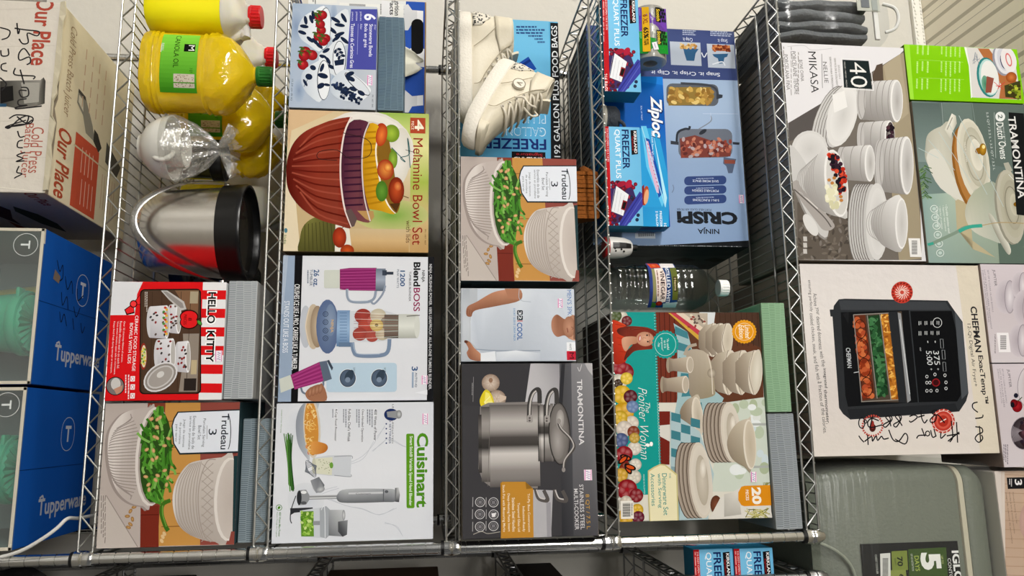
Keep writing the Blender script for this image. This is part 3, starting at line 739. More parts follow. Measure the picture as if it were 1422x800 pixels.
# -- melamine bowls
def melamine():
    c = Carton('melamine_bowl_box', -.8830, .0200, 0, .3030, .2915, ZS[2], .25, [(402.5, 154.5), (597, 154), (393.6, 350.5), (597.5, 352)], front='#c9b48c', side='#8d7a55', top='#b9b27c')
    A = c.A; A.z(350, 200)
    A.R(150, -166, 890, 545, ['#cdb892', '#d8cba8', '#bca57c', '#c0a87e']); A.R(600, -166, 890, 90, ['#8fae4c', '#bcc878', '#a8bc60', '#7c9a3c'])
    A.R(785, -166, 890, 545, ['#a5b45c', '#d9d494', '#9fb24c', '#c8ae7c', '#b6905c']); A.E(690, 350, 190, 80, '#6f9c3c', 0, '#b8b878'); A.R(430, 420, 780, 540, ['#c4ae88', '#c9a878', '#a8824c'])
    A.P([(180, -166), (420, -166), (200, -60), (185, 60)], '#cfb089'); A.P([(150, 60), (220, 300), (240, 545), (150, 545)], '#dccdb0')
    A.E(560, 30, 245, 200, '#d9d4cc', 0); A.E(562, 30, 228, 186, '#c4beb4', 0, '#e0dcd4'); A.E(560, 40, 200, 160, '#e2dfd9', 0, '#cac5bc'); A.E(575, 45, 170, 130, '#b9b3a8', 0, '#d2cec6')
    A.E(725, 60, 62, 150, '#e4e1db', 6, '#cfcabf')
    # green bowl low left
    A.PS([(240, 545), (238, 470), (255, 410), (300, 370), (360, 360), (415, 395), (412, 545)], ['#4c4a22', '#565428', '#66642f', '#6f6d36', '#5f5d2c', '#55532a', '#46441f'])
    for i in range(8): A.L([(262 + i * 20, 545), (262 + i * 18, 400 - i * 3)], 3, '#3b3a1a')
    A.P([(412, 400), (480, 415), (495, 545), (408, 545)], '#ddd8cc'); A.E(432, 465, 34, 52, '#b8401e', 0, '#7d2412'); A.E(470, 530, 34, 30, '#c2521f', 0, '#8c3014'); A.L([(440, 420), (468, 400)], 4, '#5c3a1c')
    # apples
    A.E(690, -60, 40, 44, '#9db83c', 0, '#6d8a24'); A.E(640, -62, 32, 48, '#d8642a', 0, '#9c2c14'); A.E(690, 60, 30, 45, '#86a838', 0, '#5f7f22'); A.E(640, 235, 36, 55, '#5a8a2c', 0, '#3f6c1c')
    # yellow, purple and red nested bowls
    A.PS([(632, -84), (560, -90), (540, 90), (545, 290), (640, 330), (712, 340), (690, 250), (640, 100)], ['#d9a81c', '#c08c14', '#d8a418', '#b07c10', '#c08c16', '#caa024', '#e0b42c', '#e4b830'])
    for i in range(13): A.L([(552, -60 + i * 30), (612 + i * 2.4, -66 + i * 29)], 10, '#a9770c')
    A.L([(632, -84), (612, 20), (622, 120), (645, 225), (675, 300), (712, 340)], 7, '#e8e2d4')
    A.PS([(632, -80), (618, 20), (628, 120), (650, 225), (680, 300), (712, 338), (728, 320), (735, 270), (715, 200), (690, 40), (665, -70)], '#7d5a1c')
    A.E(690, -60, 34, 40, '#9db83c', 0, '#6d8a24'); A.E(640, -50, 28, 56, '#e07a34', 10, '#a83216'); A.E(698, 70, 22, 46, '#93b040', 0, '#5f7f22'); A.E(642, 230, 30, 52, '#5f9030', 0, '#3f6c1c')
    A.E(660, 122, 42, 52, '#d88a3c', 0, '#962816'); A.E(672, 110, 20, 22, '#e8b458', 0, '#c25a24'); A.E(715, 225, 40, 68, '#b84a20', 0, '#6d1c0c'); A.E(722, 205, 18, 24, '#d88848', 0, '#b04420'); A.P([(680, 292), (735, 288), (715, 335)], '#4a2c10'); A.L([(745, 250), (778, 262)], 4, '#5c3a1c')
    A.PS([(578, -110), (480, -105), (440, 90), (450, 330), (500, 370), (590, 382), (560, 250), (540, 80), (555, -40)], ['#5a2c3c', '#4a2032', '#3f1a2c', '#4c2236', '#6d3a44', '#7a4a44', '#5c2c3e', '#4a2236', '#52283a'])
    for i in range(12): A.L([(455, -70 + i * 34), (540 + (i > 8) * 8, -76 + i * 34)], 9, '#34142a')
    A.P([(520, 330), (600, 330), (605, 360), (588, 382), (560, 370)], '#b08a54')
    A.L([(578, -110), (550, -30), (543, 90), (548, 200), (560, 290), (585, 382)], 6, '#cfc4c0')
    A.PS([(490, -135), (400, -118), (330, -90), (270, -60), (225, -20), (195, 30), (178, 90), (174, 150), (178, 210), (198, 262), (250, 325), (330, 375), (420, 402), (492, 412), (450, 280), (436, 120), (446, -20), (480, -110)],
        ['#7d2c20', '#82301f', '#8a3222', '#7d291d', '#6c2118', '#601911', '#57130b', '#57130b', '#55130b', '#55130b', '#6a2117', '#7d3020', '#803526', '#6f3023', '#7b271b', '#842819', '#7f2518', '#6f2419'])
    for i in range(15):
        t = i / 14; A.L([(440 + 34 * (2 * t - 1) ** 2, -118 + t * 515), (330 - 20 * (1 - (2 * t - 1) ** 2), -70 + t * 420), (200 + 40 * (2 * t - 1) ** 2, 20 + t * 220)], 8, '#5c160d' if i % 2 else '#934432')
    A.L([(490, -135), (458, -60), (440, 50), (437, 150), (444, 240), (460, 330), (492, 412)], 8, '#e2d2cc')
    A.P([(492, 412), (462, 330), (490, 320), (520, 370), (505, 408)], '#5c4a48')
    # title
    A.R(783, -142, 860, -64, '#a8442a'); A.T('4', 806, -132, 852, -78, '#f0e6d0', 'd', .02); A.T('PIECE', 789, -124, 802, -82, '#f0e6d0')
    A.T('Melamine Bowl Set', 798, -40, 848, 500, '#8c1e18', 'd'); A.T('with lids', 765, 376, 788, 490, '#5a3c22'); A.T('PM / ART: 4607', 860, 420, 868, 500, '#5a3c22')
    A.L([(450, -55), (560, -30), (590, 10), (570, 60), (480, 70), (420, 30), (335, 40), (330, 75), (420, 80)], 3.5, '#2a1c1c'); A.L([(690, 10), (760, 80), (735, 60), (780, 40), (770, -40), (785, 110)], 4, '#2a5a5c'); A.L([(760, 20), (840, 45), (815, 75)], 2.5, '#2a1c1c')
    A.E(170, 432, 8, 12, '#4a7a8a'); A.T('lids', 160, 455, 172, 500, '#4a6a3a')
    c.build('tan melamine bowl set box picturing red, purple and yellow nested bowls', 'box', mat=GLOSS)
melamine()

# -- tumbler blender
def blender_box():
    c = Carton('tumbler_blender_box', -.5727, .0238, .52, .2935, .3033, ZS[2], .24, [(392, 354), (602, 357), (385, 558), (601, 556.5)], front='#d9dbe1', side='#2c2c30', top='#38383c')
    A = c.A; A.z(350, 380)
    A.P([(150, -90), (208, -90), (196, 635), (120, 635)], '#93a4bb'); A.P([(208, -90), (246, -90), (224, 635), (190, 635)], '#121214')
    A.P([(866, -85), (900, -85), (895, 632), (860, 632)], '#17171a'); A.P([(150, -92), (175, -92), (150, 200), (128, 200)], '#a9b6c8')
    A.T('STANDS OUT LIKE A BOSS', 152, 135, 178, 390, '#e8ecf2'); A.T('CRUSHES ICE LIKE A PRO. CARRIES LIKE A TUMBLER.', 200, 52, 226, 475, '#e8e8ea', 'd', .01)
    A.T("NINJA CRUSHING POWER. 100% LEAKPROOF. ALL-IN-ONE TUMBLER BLENDER.", 866, -45, 884, 575, '#d8d8dc', 'd', .006)
    A.z(350, 200)
    A.T('NINJA', 832, 625, 850, 684, '#17171a', 'd', .01); A.T('Blend', 794, 585, 828, 705, '#17171a', 'd', .03); A.T('BOSS', 794, 712, 826, 828, '#8c1c50', 'd', .012); A.T('TUMBLER BLENDER', 772, 630, 782, 778, '#4a4a52')
    A.T('1200', 728, 626, 752, 704, '#3a5a86', 'd', .02); A.T('PEAK WATTS', 712, 620, 722, 712, '#4a5a72'); A.T('26 oz.', 300, 620, 328, 704, '#3a5a86', 'd', .02); A.T('TUMBLER', 282, 618, 295, 700, '#4a5a72'); A.G(268, 622, 277, 692, 1, '#4a5a72')
    A.RR(352, 622, 436, 712, 8, '#c9cdc4'); A.P([(430, 618), (480, 612), (612, 612), (612, 726), (480, 724), (430, 716)], '#8c2a68')
    for i in range(15): A.L([(432, 622 + i * 7), (610, 617 + i * 7.4)], 2, '#6a1a4c' if i % 2 else '#a84a84')
    A.R(608, 616, 656, 727, ['#6a7484', '#9aa4b4', '#525c6c']); A.R(640, 624, 662, 650, '#3a4250'); A.R(655, 632, 695, 646, '#343a46'); A.L([(655, 700), (640, 745), (600, 790), (580, 770)], 10, '#8a94a6')
    A.L([(466, 716), (470, 760), (495, 780), (570, 780), (600, 762), (608, 726)], 13, '#8a96a8'); A.L([(470, 716), (474, 757), (497, 775), (568, 775)], 3, '#b9c3d0')
    A.z(350, 380)
    # motor base, jar and fruit
    A.E(262, 262, 30, 105, '#b9bdc6'); A.E(300, 262, 38, 112, '#a08a72', 0, '#c2b29c'); A.E(320, 262, 35, 104, '#bfae96', 0, '#94806a'); A.L([(280, 170), (262, 262), (282, 355)], 5, '#d8c8b0')
    A.E(370, 262, 56, 134, '#6d7f9c', 0, '#54658a'); A.E(385, 230, 28, 80, '#8494ae', 0, '#6d7f9c')
    for y in (200, 240, 282, 320): A.O(360, y, 12, 12, 3, '#2c3850'); A.O(360, y, 5, 5, 2, '#2c3850')
    A.T('NINJA', 382, 228, 400, 292, '#c9a878', 'd', .02)
    A.R(416, 182, 480, 360, ['#7490b4', '#94b0d0', '#5c7aa0']); A.R(425, 340, 490, 362, '#5f7694')
    for i in range(10): A.L([(430, 195 + i * 15), (466, 195 + i * 15)], 3, '#5a769c')
    A.P([(480, 186), (640, 180), (720, 204), (720, 318), (640, 334), (480, 336)], '#c9cdd4')
    for x, y, r, k in ((545, 212, 42, '#a03c34'), (560, 258, 40, '#b84a3c'), (530, 300, 36, '#a8443a'), (600, 235, 34, '#c8625a'), (590, 310, 32, '#b05046'), (620, 210, 40, '#cfc6b0'), (640, 300, 34, '#c8bda4'), (665, 245, 36, '#8d8478')): A.E(x, y, r, r * .9, k, 0, mixc(k, '#2a1410', .25))
    A.E(612, 256, 33, 30, '#dccb94', 0, '#c2aa62'); A.E(612, 256, 9, 8, '#7d6a3c'); A.R(650, 204, 722, 320, ['#5a564e', '#7d786c', '#4a463e'])
    for i in range(13): A.L([(500, 192 + i * 11), (718, 204 + i * 9)], 1.6, '#8a4a44' if i % 3 else '#e0dcd8')
    A.R(720, 202, 815, 320, ['#bfc1ba', '#d9dbd4', '#a8aaa2']); A.E(812, 262, 14, 58, '#cfd1ca'); A.L([(760, 212), (825, 208)], 4, '#4a4640')
    A.L([(492, 340), (500, 385), (525, 405), (630, 405), (668, 385), (676, 325)], 19, '#7486a0'); A.L([(496, 340), (505, 380), (528, 398), (628, 398)], 4, '#a4b4c8')
    # lid panel
    A.RR(365, 442, 712, 585, 16, '#b4cadb'); 
    for x in (470, 625): A.E(x, 517, 42, 46, '#e4eaf0'); A.E(x, 517, 38, 42, '#5a6a80', 0, '#4a586c'); A.E(x + 8, 505, 20, 32, '#33404f', 30); A.E(x, 525, 13, 13, '#77879c'); A.O(x, 517, 38, 42, 3, '#2c3644')
    A.T('EASY SIP LOCK', 497, 465, 506, 520, '#4a5a70'); A.T('SIP STRAW', 648, 465, 657, 510, '#4a5a70')
    # small tumbler in a hand
    A.P([(132, 520), (192, 498), (212, 560), (140, 588)], '#c9cdc4'); A.P([(188, 500), (330, 436), (356, 530), (208, 572)], '#96306f')
    for i in range(9): A.L([(196 + i * 2, 506 + i * 7), (332 + i * 2.6, 444 + i * 9.5)], 2.5, '#7a1f58' if i % 2 else '#b04a88')
    A.P([(330, 436), (366, 430), (392, 520), (352, 534)], '#5a6678'); A.P([(366, 430), (378, 426), (398, 465), (392, 480)], '#3a4452'); A.L([(240, 562), (252, 588), (300, 596), (345, 560), (350, 530)], 9, '#6a7688')
    A.PS([(275, 570), (320, 548), (352, 556), (366, 625), (290, 628), (262, 600)], '#9a6a50')
    for i in range(4): A.E(285 + i * 17, 585 - i * 6, 11, 26, '#b08064', 12, '#8a5a44')
    A.T('3', 785, 460, 815, 482, '#3a5a86', 'd', .02); A.T('AUTO-iQ', 800, 490, 812, 562, '#4a5a72', 'd', .01); A.R(786, 488, 795, 565, '#93a4bb')
    A.P([(800, 590), (862, 575), (862, 600)], '#e6e8ee')
    c.sticker(350 + 833 / 3.555, 380 + 505 / 3.555, 350 + 864 / 3.555, 380 + 548 / 3.555)
    c.build('tumbler blender box with black edge strips, picturing a blue blender and purple tumblers', 'box', mat=GLOSS)
blender_box()

# -- hand blender
def hand_blender_box():
    c = Carton('hand_blender_box', -.2760, .0176, .39, .2620, .3037, ZS[2], .2, [(383, 561.5), (602, 557), (376, 755), (600, 749)], front='#dcdee4', side='#c9ccd4', top='#d6d8de')
    A = c.A; A.z(350, 575); rnd = random.Random(4)
    A.R(90, -70, 900, 640, ['#d4d7de', '#e0e2e8', '#d6d9e0'])
    for p in ([(590, 190), (640, 150), (680, 120), (760, 160), (870, 150)], [(470, 250), (540, 215), (590, 140), (650, 60)], [(360, 420), (460, 450), (540, 470), (620, 500), (700, 470)], [(650, 540), (700, 560), (740, 600)], [(230, 460), (330, 390), (420, 360)]):
        for k in range(2): A.L([(x + rnd.uniform(-8, 8), y + rnd.uniform(-8, 8)) for x, y in p], 2.2, '#bcc1cb')
    for x, y, r in ((250, 60, 100), (260, 430, 90)): A.E(x, y, r, r, '#cbd0da', 0, '#d8dbe1')
    A.T('Cuisinart', 808, 92, 866, 462, '#4c8a1c', 'd', .035); A.RR(757, 96, 797, 466, 8, '#5a931f'); A.T('Smart Stick® Variable Speed Hand Blender', 768, 108, 788, 454, '#f2f6ea', 'd', .01)
    A.z(350, 380)
    for x, t, e, n in ((597, '400 Watts of Power', 795, 3), (532, 'One-Handed Operation', 712, 2), (467, "Full-Size Chef's Whisk", 712, 2), (402, '4-Cup Food Processor', 708, 1)):
        A.T(t, x, 668, x + 14, e if e < 720 else 690, '#2c3038', 'd', .01); A.G(x - 12 * n - 2, 670, x - 4, 760 if n > 1 else 715, n, '#7d828c', 'd', .5)
    A.z(350, 575)
    for x, t, e in ((597, '400 Watts of Power', 132), (532, 'One-Handed Operation', 138), (467, "Full-Size Chef's Whisk", 138), (400, '4-Cup Food Processor', 135)): A.R(x - 2, -30, x + 16, e + 2, '#dcdee4'); A.T(t, x, -24, x + 14, e, '#2c3038', 'd', .01)
    A.T('LED-ILLUMINATED', 686, -50, 694, 145, '#3a3e48'); A.T('SPEED SETTINGS', 672, -20, 682, 145, '#2a3a6a', 'd', .01)
    for i in range(5): A.E(658, 48 + i * 24, 4, 4, '#2a3a6a')
    A.E(683, 0 + 122 - 120, 36, 30, '#1c2c5c'); A.P([(660, -12), (722, -20), (735, 4), (720, 22), (664, 14)], '#8d8f92'); A.E(722, 0, 14, 21, '#c4c6c8', 0, '#77797c')
    # pasta bowl and toast
    A.PS([(330, -60), (290, -70), (240, -40), (215, 20), (212, 90), (225, 160), (260, 215), (280, 225), (275, 100)], ['#b9bdc4', '#a4a8b0', '#9096a0', '#8a909a', '#8a909a', '#949aa4', '#a8adb6', '#c0c4cc', '#b0b4bc'])
    A.E(290, 70, 42, 150, '#cfc4b4', -3); A.E(288, 70, 34, 138, '#c98a3c', -3)
    for i in range(46):
        t = rnd.uniform(-.95, .95); A.O(288 + rnd.uniform(-28, 28) * (1 - t * t) ** .5, 70 + t * 130, rnd.uniform(6, 14), rnd.uniform(5, 12), 4, rnd.choice(['#e0b868', '#d89a48', '#e8cc94', '#c8642c', '#e4c078']), 0, rnd.uniform(0, 180), rnd.uniform(200, 330), 8)
    A.PS([(292, 140), (355, 148), (368, 172), (345, 195), (290, 198)], ['#d8964c', '#c07a34', '#a8642a', '#b87030', '#d89c54'])
    # chives
    for i in range(16): A.L([(160 + i * 2.2 + rnd.uniform(-8, 8), 95 + rnd.uniform(0, 40)), (172 + i * 1.2, 240), (176 + i * 2 + rnd.uniform(-4, 4), 350 + rnd.uniform(0, 36))], 4.5, rnd.choice(['#2f5a26', '#41702e', '#244a1e', '#568a3c']))
    # beaker and dressing
    A.P([(302, 218), (370, 206), (485, 204), (480, 312), (370, 306), (305, 298)], '#c9cdd4'); A.P([(304, 222), (392, 214), (388, 304), (308, 296)], '#d6d6c2'); A.E(300, 258, 10, 40, '#c4c4b0')
    for i in range(22): A.E(rnd.uniform(310, 380), rnd.uniform(222, 296), 2, 2, '#7d8a5c')
    A.E(386, 255, 9, 15, '#6a9a3c'); A.L([(400, 212), (482, 208), (488, 222)], 3, '#8a8f98'); A.L([(400, 304), (478, 311), (482, 300)], 3, '#8a8f98')
    # whisk
    for i in range(6): A.O(285, 272, 46 - i * 7, 16 + i * 3, 2.6, '#6a6f78', 62)
    A.P([(283, 330), (325, 312), (352, 352), (345, 382), (312, 392), (296, 372)], ['#8d9096', '#6f7278', '#54575c', '#a0a3a8', '#8d9096', '#b9bcc0']); A.E(332, 374, 22, 15, '#c2c4c8', -20, '#8a8d92')
    # stick blender
    A.R(268, 402, 422, 422, ['#c9cbce', '#6f7276', '#d8dadc', '#5c5f64'], 'y'); A.P([(225, 378), (262, 375), (278, 402), (278, 424), (262, 448), (222, 452), (234, 415)], '#8d9094'); A.E(228, 415, 12, 36, '#2c2e32'); A.E(250, 388, 14, 8, '#e6e8ea'); A.E(250, 440, 14, 8, '#54565a')
    A.PS([(416, 396), (460, 372), (640, 370), (705, 378), (705, 430), (640, 436), (460, 440), (416, 428)], ['#8a8d92', '#b9bcc0', '#a4a7ac', '#b4b7bc', '#6a6d72', '#5c5f64', '#62656a', '#5a5d62'])
    A.R(470, 384, 640, 398, ['#9a9da2', '#d4d6da', '#9a9da2'], 'y'); A.T('Cuisinart', 506, 390, 580, 398, '#4a4d52', 'r'); A.E(658, 384, 9, 7, '#54575c'); A.R(640, 372, 645, 436, '#5a5d62')
    A.P([(700, 366), (718, 364), (724, 400), (720, 436), (700, 434)], ['#4a4c50', '#c8cacd', '#77797d', '#2c2e32', '#4a4c50'])
    # chopper
    A.L([(212, 405), (190, 470), (185, 520), (192, 540)], 5, '#4a4d52'); A.P([(184, 466), (294, 462), (296, 480), (205, 488), (186, 500)], '#2c2e32')
    A.P([(232, 478), (345, 460), (372, 470), (372, 600), (345, 612), (236, 604)], '#c6cbd2'); A.P([(236, 482), (298, 480), (300, 604), (238, 604)], '#5f8a2c')
    for i in range(42): A.E(rnd.uniform(240, 294), rnd.uniform(486, 600), 9, 6, rnd.choice(['#7fae3c', '#5a8a28', '#a0c45c', '#487a20', '#c4d88a']), rnd.uniform(0, 180))
    A.R(296, 528, 372, 548, '#8d9096'); A.P([(328, 468), (360, 455), (385, 480), (385, 590), (360, 614), (330, 606)], '#a2a7ae'); A.L([(335, 475), (352, 462), (355, 610)], 3, '#e4e8ec')
    A.P([(372, 474), (446, 474), (446, 605), (372, 600)], ['#a0a3a8', '#c4c7ca', '#8a8d92', '#6a6d72']); A.P([(418, 532), (466, 524), (462, 596), (440, 606), (418, 580)], ['#54565a', '#8d9094', '#5a5c60', '#3c3e42', '#4a4c50'])
    A.E(446, 500, 8, 26, '#d4d6d8', 0, '#8a8d92')
    # green notes low left
    A.E(130, 463, 15, 15, '#3f7a1c'); A.E(130, 463, 12, 12, '#dfe2e6'); A.E(130, 463, 6, 8, '#4c8a1c', 40); A.T('400 Watts Max Power', 128, 484, 138, 605, '#3f7a1c', 'd', .008); A.T('Powers Through the Toughest', 115, 484, 123, 606, '#3f7a1c')
    A.z(350, 380); A.T('Limited 3-Year Warranty', 136, 676, 144, 790, '#3f7a1c')
    c.sticker(350 + 838 / 3.555, 380 + 688 / 3.555, 350 + 868 / 3.555, 380 + 742 / 3.555)
    c.build('white hand blender box with green lettering, picturing a steel stick blender', 'box', mat=GLOSS)
hand_blender_box()
# ------------------------------------------------------------------ boxed goods, middle shelf
trudeau(-.7817, -.0037, 1.40, .2638, .2453, ZS[3], None, 'serving bowl box with green beans, on the middle shelf beside the cream high-top shoes', (231, 660, 240, 692) and (231.5, 698.5, 241, 712))

def tshirt_box():
    c = Carton('undershirt_box', -.5036, .0022, .28, .1493, .2336, ZS[3], .16, [(639, 401), (797, 400), (641, 503), (798.5, 501)], front='#c3cad4', side='#aab2bc', top='#b9c0ca')
    A = c.A; A.z(350, 380)
    A.P([(1030, 75), (1110, 75), (1110, 440), (1030, 440)], '#b4b9c0'); A.R(1040, 75, 1075, 440, ['#a8aeb6', '#c4c9d0', '#b0b6be'])
    A.P([(1085, 165), (1150, 140), (1240, 100), (1330, 78), (1420, 60), (1600, 75), (1600, 440), (1300, 440), (1130, 390), (1080, 340), (1078, 240)], ['#c4cbd6', '#d0d6e0', '#c8ced8', '#d4dae2', '#ccd2dc', '#c0c7d2', '#c4cbd6', '#aeb6c2', '#b4bcc8', '#c8ced8', '#d8dde4'])
    A.L([(1090, 160), (1210, 150), (1330, 125)], 3, '#9aa4b2'); A.L([(1090, 375), (1210, 382), (1420, 380)], 5, '#8f99a8')
    A.PS([(1318, 75), (1240, 82), (1180, 98), (1108, 142), (1062, 168), (1058, 210), (1082, 216), (1100, 186), (1200, 164), (1322, 132)], ['#b98468', '#c28c70', '#b47e62', '#a8725a', '#9a6850', '#8d5c46', '#8d5c46', '#8a5a42', '#8a5c46', '#98684e'])
    for i in range(3): A.L([(1066 + i * 9, 178 + i * 3), (1060 + i * 11, 208)], 2, '#6d4432')
    A.PS([(1050, 335), (1075, 340), (1100, 372), (1130, 400), (1128, 432), (1080, 425), (1062, 395), (1070, 372)], ['#7d5240', '#a87258', '#b47e62', '#c08c70', '#a06c54', '#8d5c46', '#a8745a', '#a06a52']); A.E(1058, 340, 9, 7, '#5a3428')
    A.P([(1130, 395), (1200, 385), (1205, 440), (1130, 440)], '#e2e6ec'); A.P([(1205, 390), (1300, 380), (1420, 392), (1420, 440), (1205, 440)], ['#d4dae2', '#e4e8ee', '#c4cad4', '#b4bcc8', '#c0c7d2'])
    A.z(700, 380)
    A.P([(75, 75), (130, 78), (260, 110), (300, 205), (345, 205), (345, 75)], ['#c9d0da'] * 6); A.P([(75, 75), (70, 130), (20, 125), (0, 75)], '#a8745a'); A.L([(72, 75), (75, 130), (130, 140)], 3, '#aab3c0')
    A.PS([(240, 215), (262, 202), (300, 225), (345, 205), (352, 320), (320, 322), (295, 305), (258, 312), (235, 285), (230, 245)], ['#a8745a', '#8a5a44', '#9a6a50', '#b98a70', '#c4967c', '#b98a70', '#8d5e48', '#a06e56', '#b4826a', '#b07c62'])
    A.E(318, 262, 30, 52, '#bd8c72', 0, '#9c6c54'); A.L([(308, 268), (312, 290)], 4, '#7a3e34'); A.L([(328, 262), (338, 268), (332, 276)], 3, '#7d5240'); A.P([(342, 205), (354, 205), (354, 325), (338, 322)], '#7d5a48')
    A.T("MEN'S 3PK", 310, 78, 332, 205, '#3f72b4'); A.L([(262, 125), (282, 165)], 4, '#c878b4'); A.G(262, 128, 286, 170, 2, '#c88ac0')
    A.RR(62, 182, 90, 205, 5, '#1c2430'); A.RR(62, 208, 90, 232, 5, '#1c2430'); A.T('32', 68, 186, 84, 228, '#dfe4ea', 'd', .01); A.R(62, 234, 90, 238, '#c03a34'); A.T('COOL', 62, 244, 88, 330, '#2a5a9c', 'd', .02)
    A.T('SHORT SLEEVE CREW NECK', 44, 172, 54, 335, '#4a82b8', 'd', .005)
    A.R(305, 338, 352, 382, '#eceef2'); A.T('WHITE', 318, 344, 328, 376, '#2a2c30'); A.R(305, 381, 352, 425, '#c01c34'); A.T('M', 318, 388, 340, 418, '#2a0c14', 'd')
    c.sticker(700 + 262 / 3.555, 380 + 122 / 3.555, 700 + 288 / 3.555, 380 + 168 / 3.555)
    c.build("white three pack undershirt box picturing a person's torso in a white t-shirt, hands on hips", 'box', mat=GLOSS)
tshirt_box()

def pot_box():
    c = Carton('stock_pot_box', -.3485, -.022, -1.6, .3307, .2618, ZS[3], .28, [(641, 506.5), (822.4, 501.5), (647, 753), (835, 744)], front='#3c3b3e', side='#38373a', top='#9a958c', bottom='#6a6156')
    A = c.A; A.z(700, 380); rnd = random.Random(2)
    A.P([(-215, 440), (130, 440), (130, 660), (-215, 660)], '#38373a'); A.P([(130, 440), (275, 440), (272, 660), (104, 660)], ['#b4b2b6', '#8f8d92', '#aaa8ac', '#bebcc0'])
    A.P([(272, 436), (332, 436), (360, 1330), (300, 1330)], ['#4a4a4d', '#55555a', '#3a3a3e', '#2c2c30']); A.P([(282, 436), (300, 436), (290, 660), (272, 660)], '#2c2c30')
    A.P([(330, 436), (438, 432), (484, 1320), (356, 1330)], ['#7d7c80', '#8a898c', '#48474b', '#434246'])
    A.P([(395, 432), (440, 430), (440, 500), (415, 470)], '#b0aeb0'); A.L([(362, 455), (372, 475), (382, 440)], 3, '#c8c6c8')
    A.T('TRAMONTINA', 367, 516, 393, 846, '#d9d7d9', 'd', .015)
    A.z(350, 380); A.L([(1095, 515), (1095, 640)], 2, '#8d8b8d'); A.G(1086, 545, 1094, 610, 1, '#8d8b8d')
    # garlic and lemon
    for x, y, r in ((1180, 543, 44), (1212, 622, 44)):
        A.E(x, y, r, r, '#d8c8ba', 0, '#8d7868')
        for k in range(6): A.L([(x, y), (x + r * .9 * cos(k), y + r * .9 * sin(k))], 3, '#b4a090')
    A.P([(1225, 600), (1258, 610), (1256, 624), (1225, 640)], '#cbb8a6'); A.E(1180, 530, 10, 12, '#8d6d58')
    A.PS([(1152, 580), (1178, 590), (1196, 630), (1200, 680), (1170, 690), (1140, 670), (1128, 630)], '#d8c428'); A.P([(1155, 588), (1174, 596), (1190, 634), (1193, 676), (1150, 665)], '#ecdf6c')
    for t in ((1180, 610), (1192, 640), (1180, 672)): A.L([(1150, 640), t], 3, '#f4eeb0')
    # pot
    A.z(350, 575)
    def bands(x0, x1, y0, y1, k=1.0):
        A.R(x0, y0, x1, y1, [mixc(q, '#000000', 1 - k) for q in ('#5d5856', '#8a8582', '#b4afac', '#a29d9a', '#4a4644', '#3c3937', '#cac5c2', '#b4afac', '#8a8582', '#7d7876', '#55504e')])
    A.P([(1130, -30), (1170, -50), (1430, -62), (1420, 372), (1190, 368), (1150, 340), (1128, 280)], '#7d7876'); 
    bands(1180, 1425, -44, 366)
    A.R(1140, -30, 1182, 345, ['#4a4644', '#77726f', '#97928f', '#8a8582', '#3c3937', '#343130', '#a8a39f', '#97928f', '#77726f', '#4a4644']); A.R(1126, 10, 1142, 300, ['#343130', '#55504e', '#6a6562', '#3c3937', '#2c2a28', '#77726f', '#55504e', '#343130'])
    A.L([(1180, -44), (1176, 366)], 2, '#6a6562')
    A.z(700, 575)
    A.z(700, 380)
    bands(172, 186, 650, 930, .7); bands(186, 200, 645, 935, 1.05); bands(200, 236, 648, 930, .8); bands(236, 250, 640, 930, 1.1)
    A.L([(172, 652), (178, 930)], 4, '#2c2a28'); A.L([(200, 645), (206, 935)], 5, '#2c2a28'); A.L([(250, 640), (254, 930)], 4, '#2c2a28')
    # lid
    A.E(278, 790, 52, 155, '#5d5856', -3); A.E(276, 790, 46, 147, '#8d8885', -3, '#6a6562'); A.E(270, 830, 34, 90, '#a29d9a', -3, '#77726f'); A.E(280, 720, 20, 50, '#b9b4b0', 0, '#8d8885'); A.O(278, 790, 52, 155, 5, '#2c2a28', -3)
    A.L([(272, 735), (285, 765), (330, 810), (350, 845), (345, 870), (310, 920), (300, 965)], 14, '#4a4644'); A.L([(274, 735), (288, 765), (330, 808), (348, 845), (340, 870), (306, 920), (300, 960)], 6, '#b4afac'); A.E(274, 728, 10, 14, '#8d8885'); A.E(301, 970, 9, 12, '#8d8885')
    # handles
    for dx in (0, 84):
        A.L([(128 + dx, 735), (128 + dx, 650), (140 + dx, 595), (162 + dx, 572), (175 + dx, 580), (178 + dx, 640)], 22, '#3c3a39'); A.L([(130 + dx, 735), (131 + dx, 650), (143 + dx, 598), (160 + dx, 578)], 8, '#b9b4b0'); A.RR(118 + dx, 700, 146 + dx, 738, 8, '#9a9592'); A.E(130 + dx, 715, 5, 5, '#55504e'); A.E(130 + dx, 728, 5, 5, '#55504e')
    A.z(700, 575)
    for dx in (0, 92):
        A.L([(165 + dx, 375), (180 + dx, 420), (212 + dx, 432), (226 + dx, 425), (205 + dx, 380)], 17, '#4a4644'); A.L([(170 + dx, 378), (186 + dx, 416), (212 + dx, 424)], 6, '#c4bfbc')
    A.P([(152, 378), (250, 380), (245, 620), (158, 620)], '#b0aeb2') ; A.R(222, 440, 244, 620, '#97959a')
    for dx in (0, 92):
        A.L([(165 + dx, 375), (180 + dx, 420), (212 + dx, 432), (226 + dx, 425), (205 + dx, 380)], 17, '#55504e'); A.L([(170 + dx, 378), (186 + dx, 416), (212 + dx, 424)], 6, '#c4bfbc')
    A.z(350, 575)
    # amber panel
    A.P([(1237, 346), (1352, 340), (1398, 378), (1401, 622), (1246, 628)], '#b8822e'); A.P([(1237, 346), (1262, 345), (1266, 628), (1246, 628)], '#a8741f')
    A.z(700, 575); A.P([(0, 342), (115, 340), (152, 372), (160, 620), (0, 626)], '#ba8430'); A.P([(115, 340), (152, 372), (120, 376)], '#8d6420')
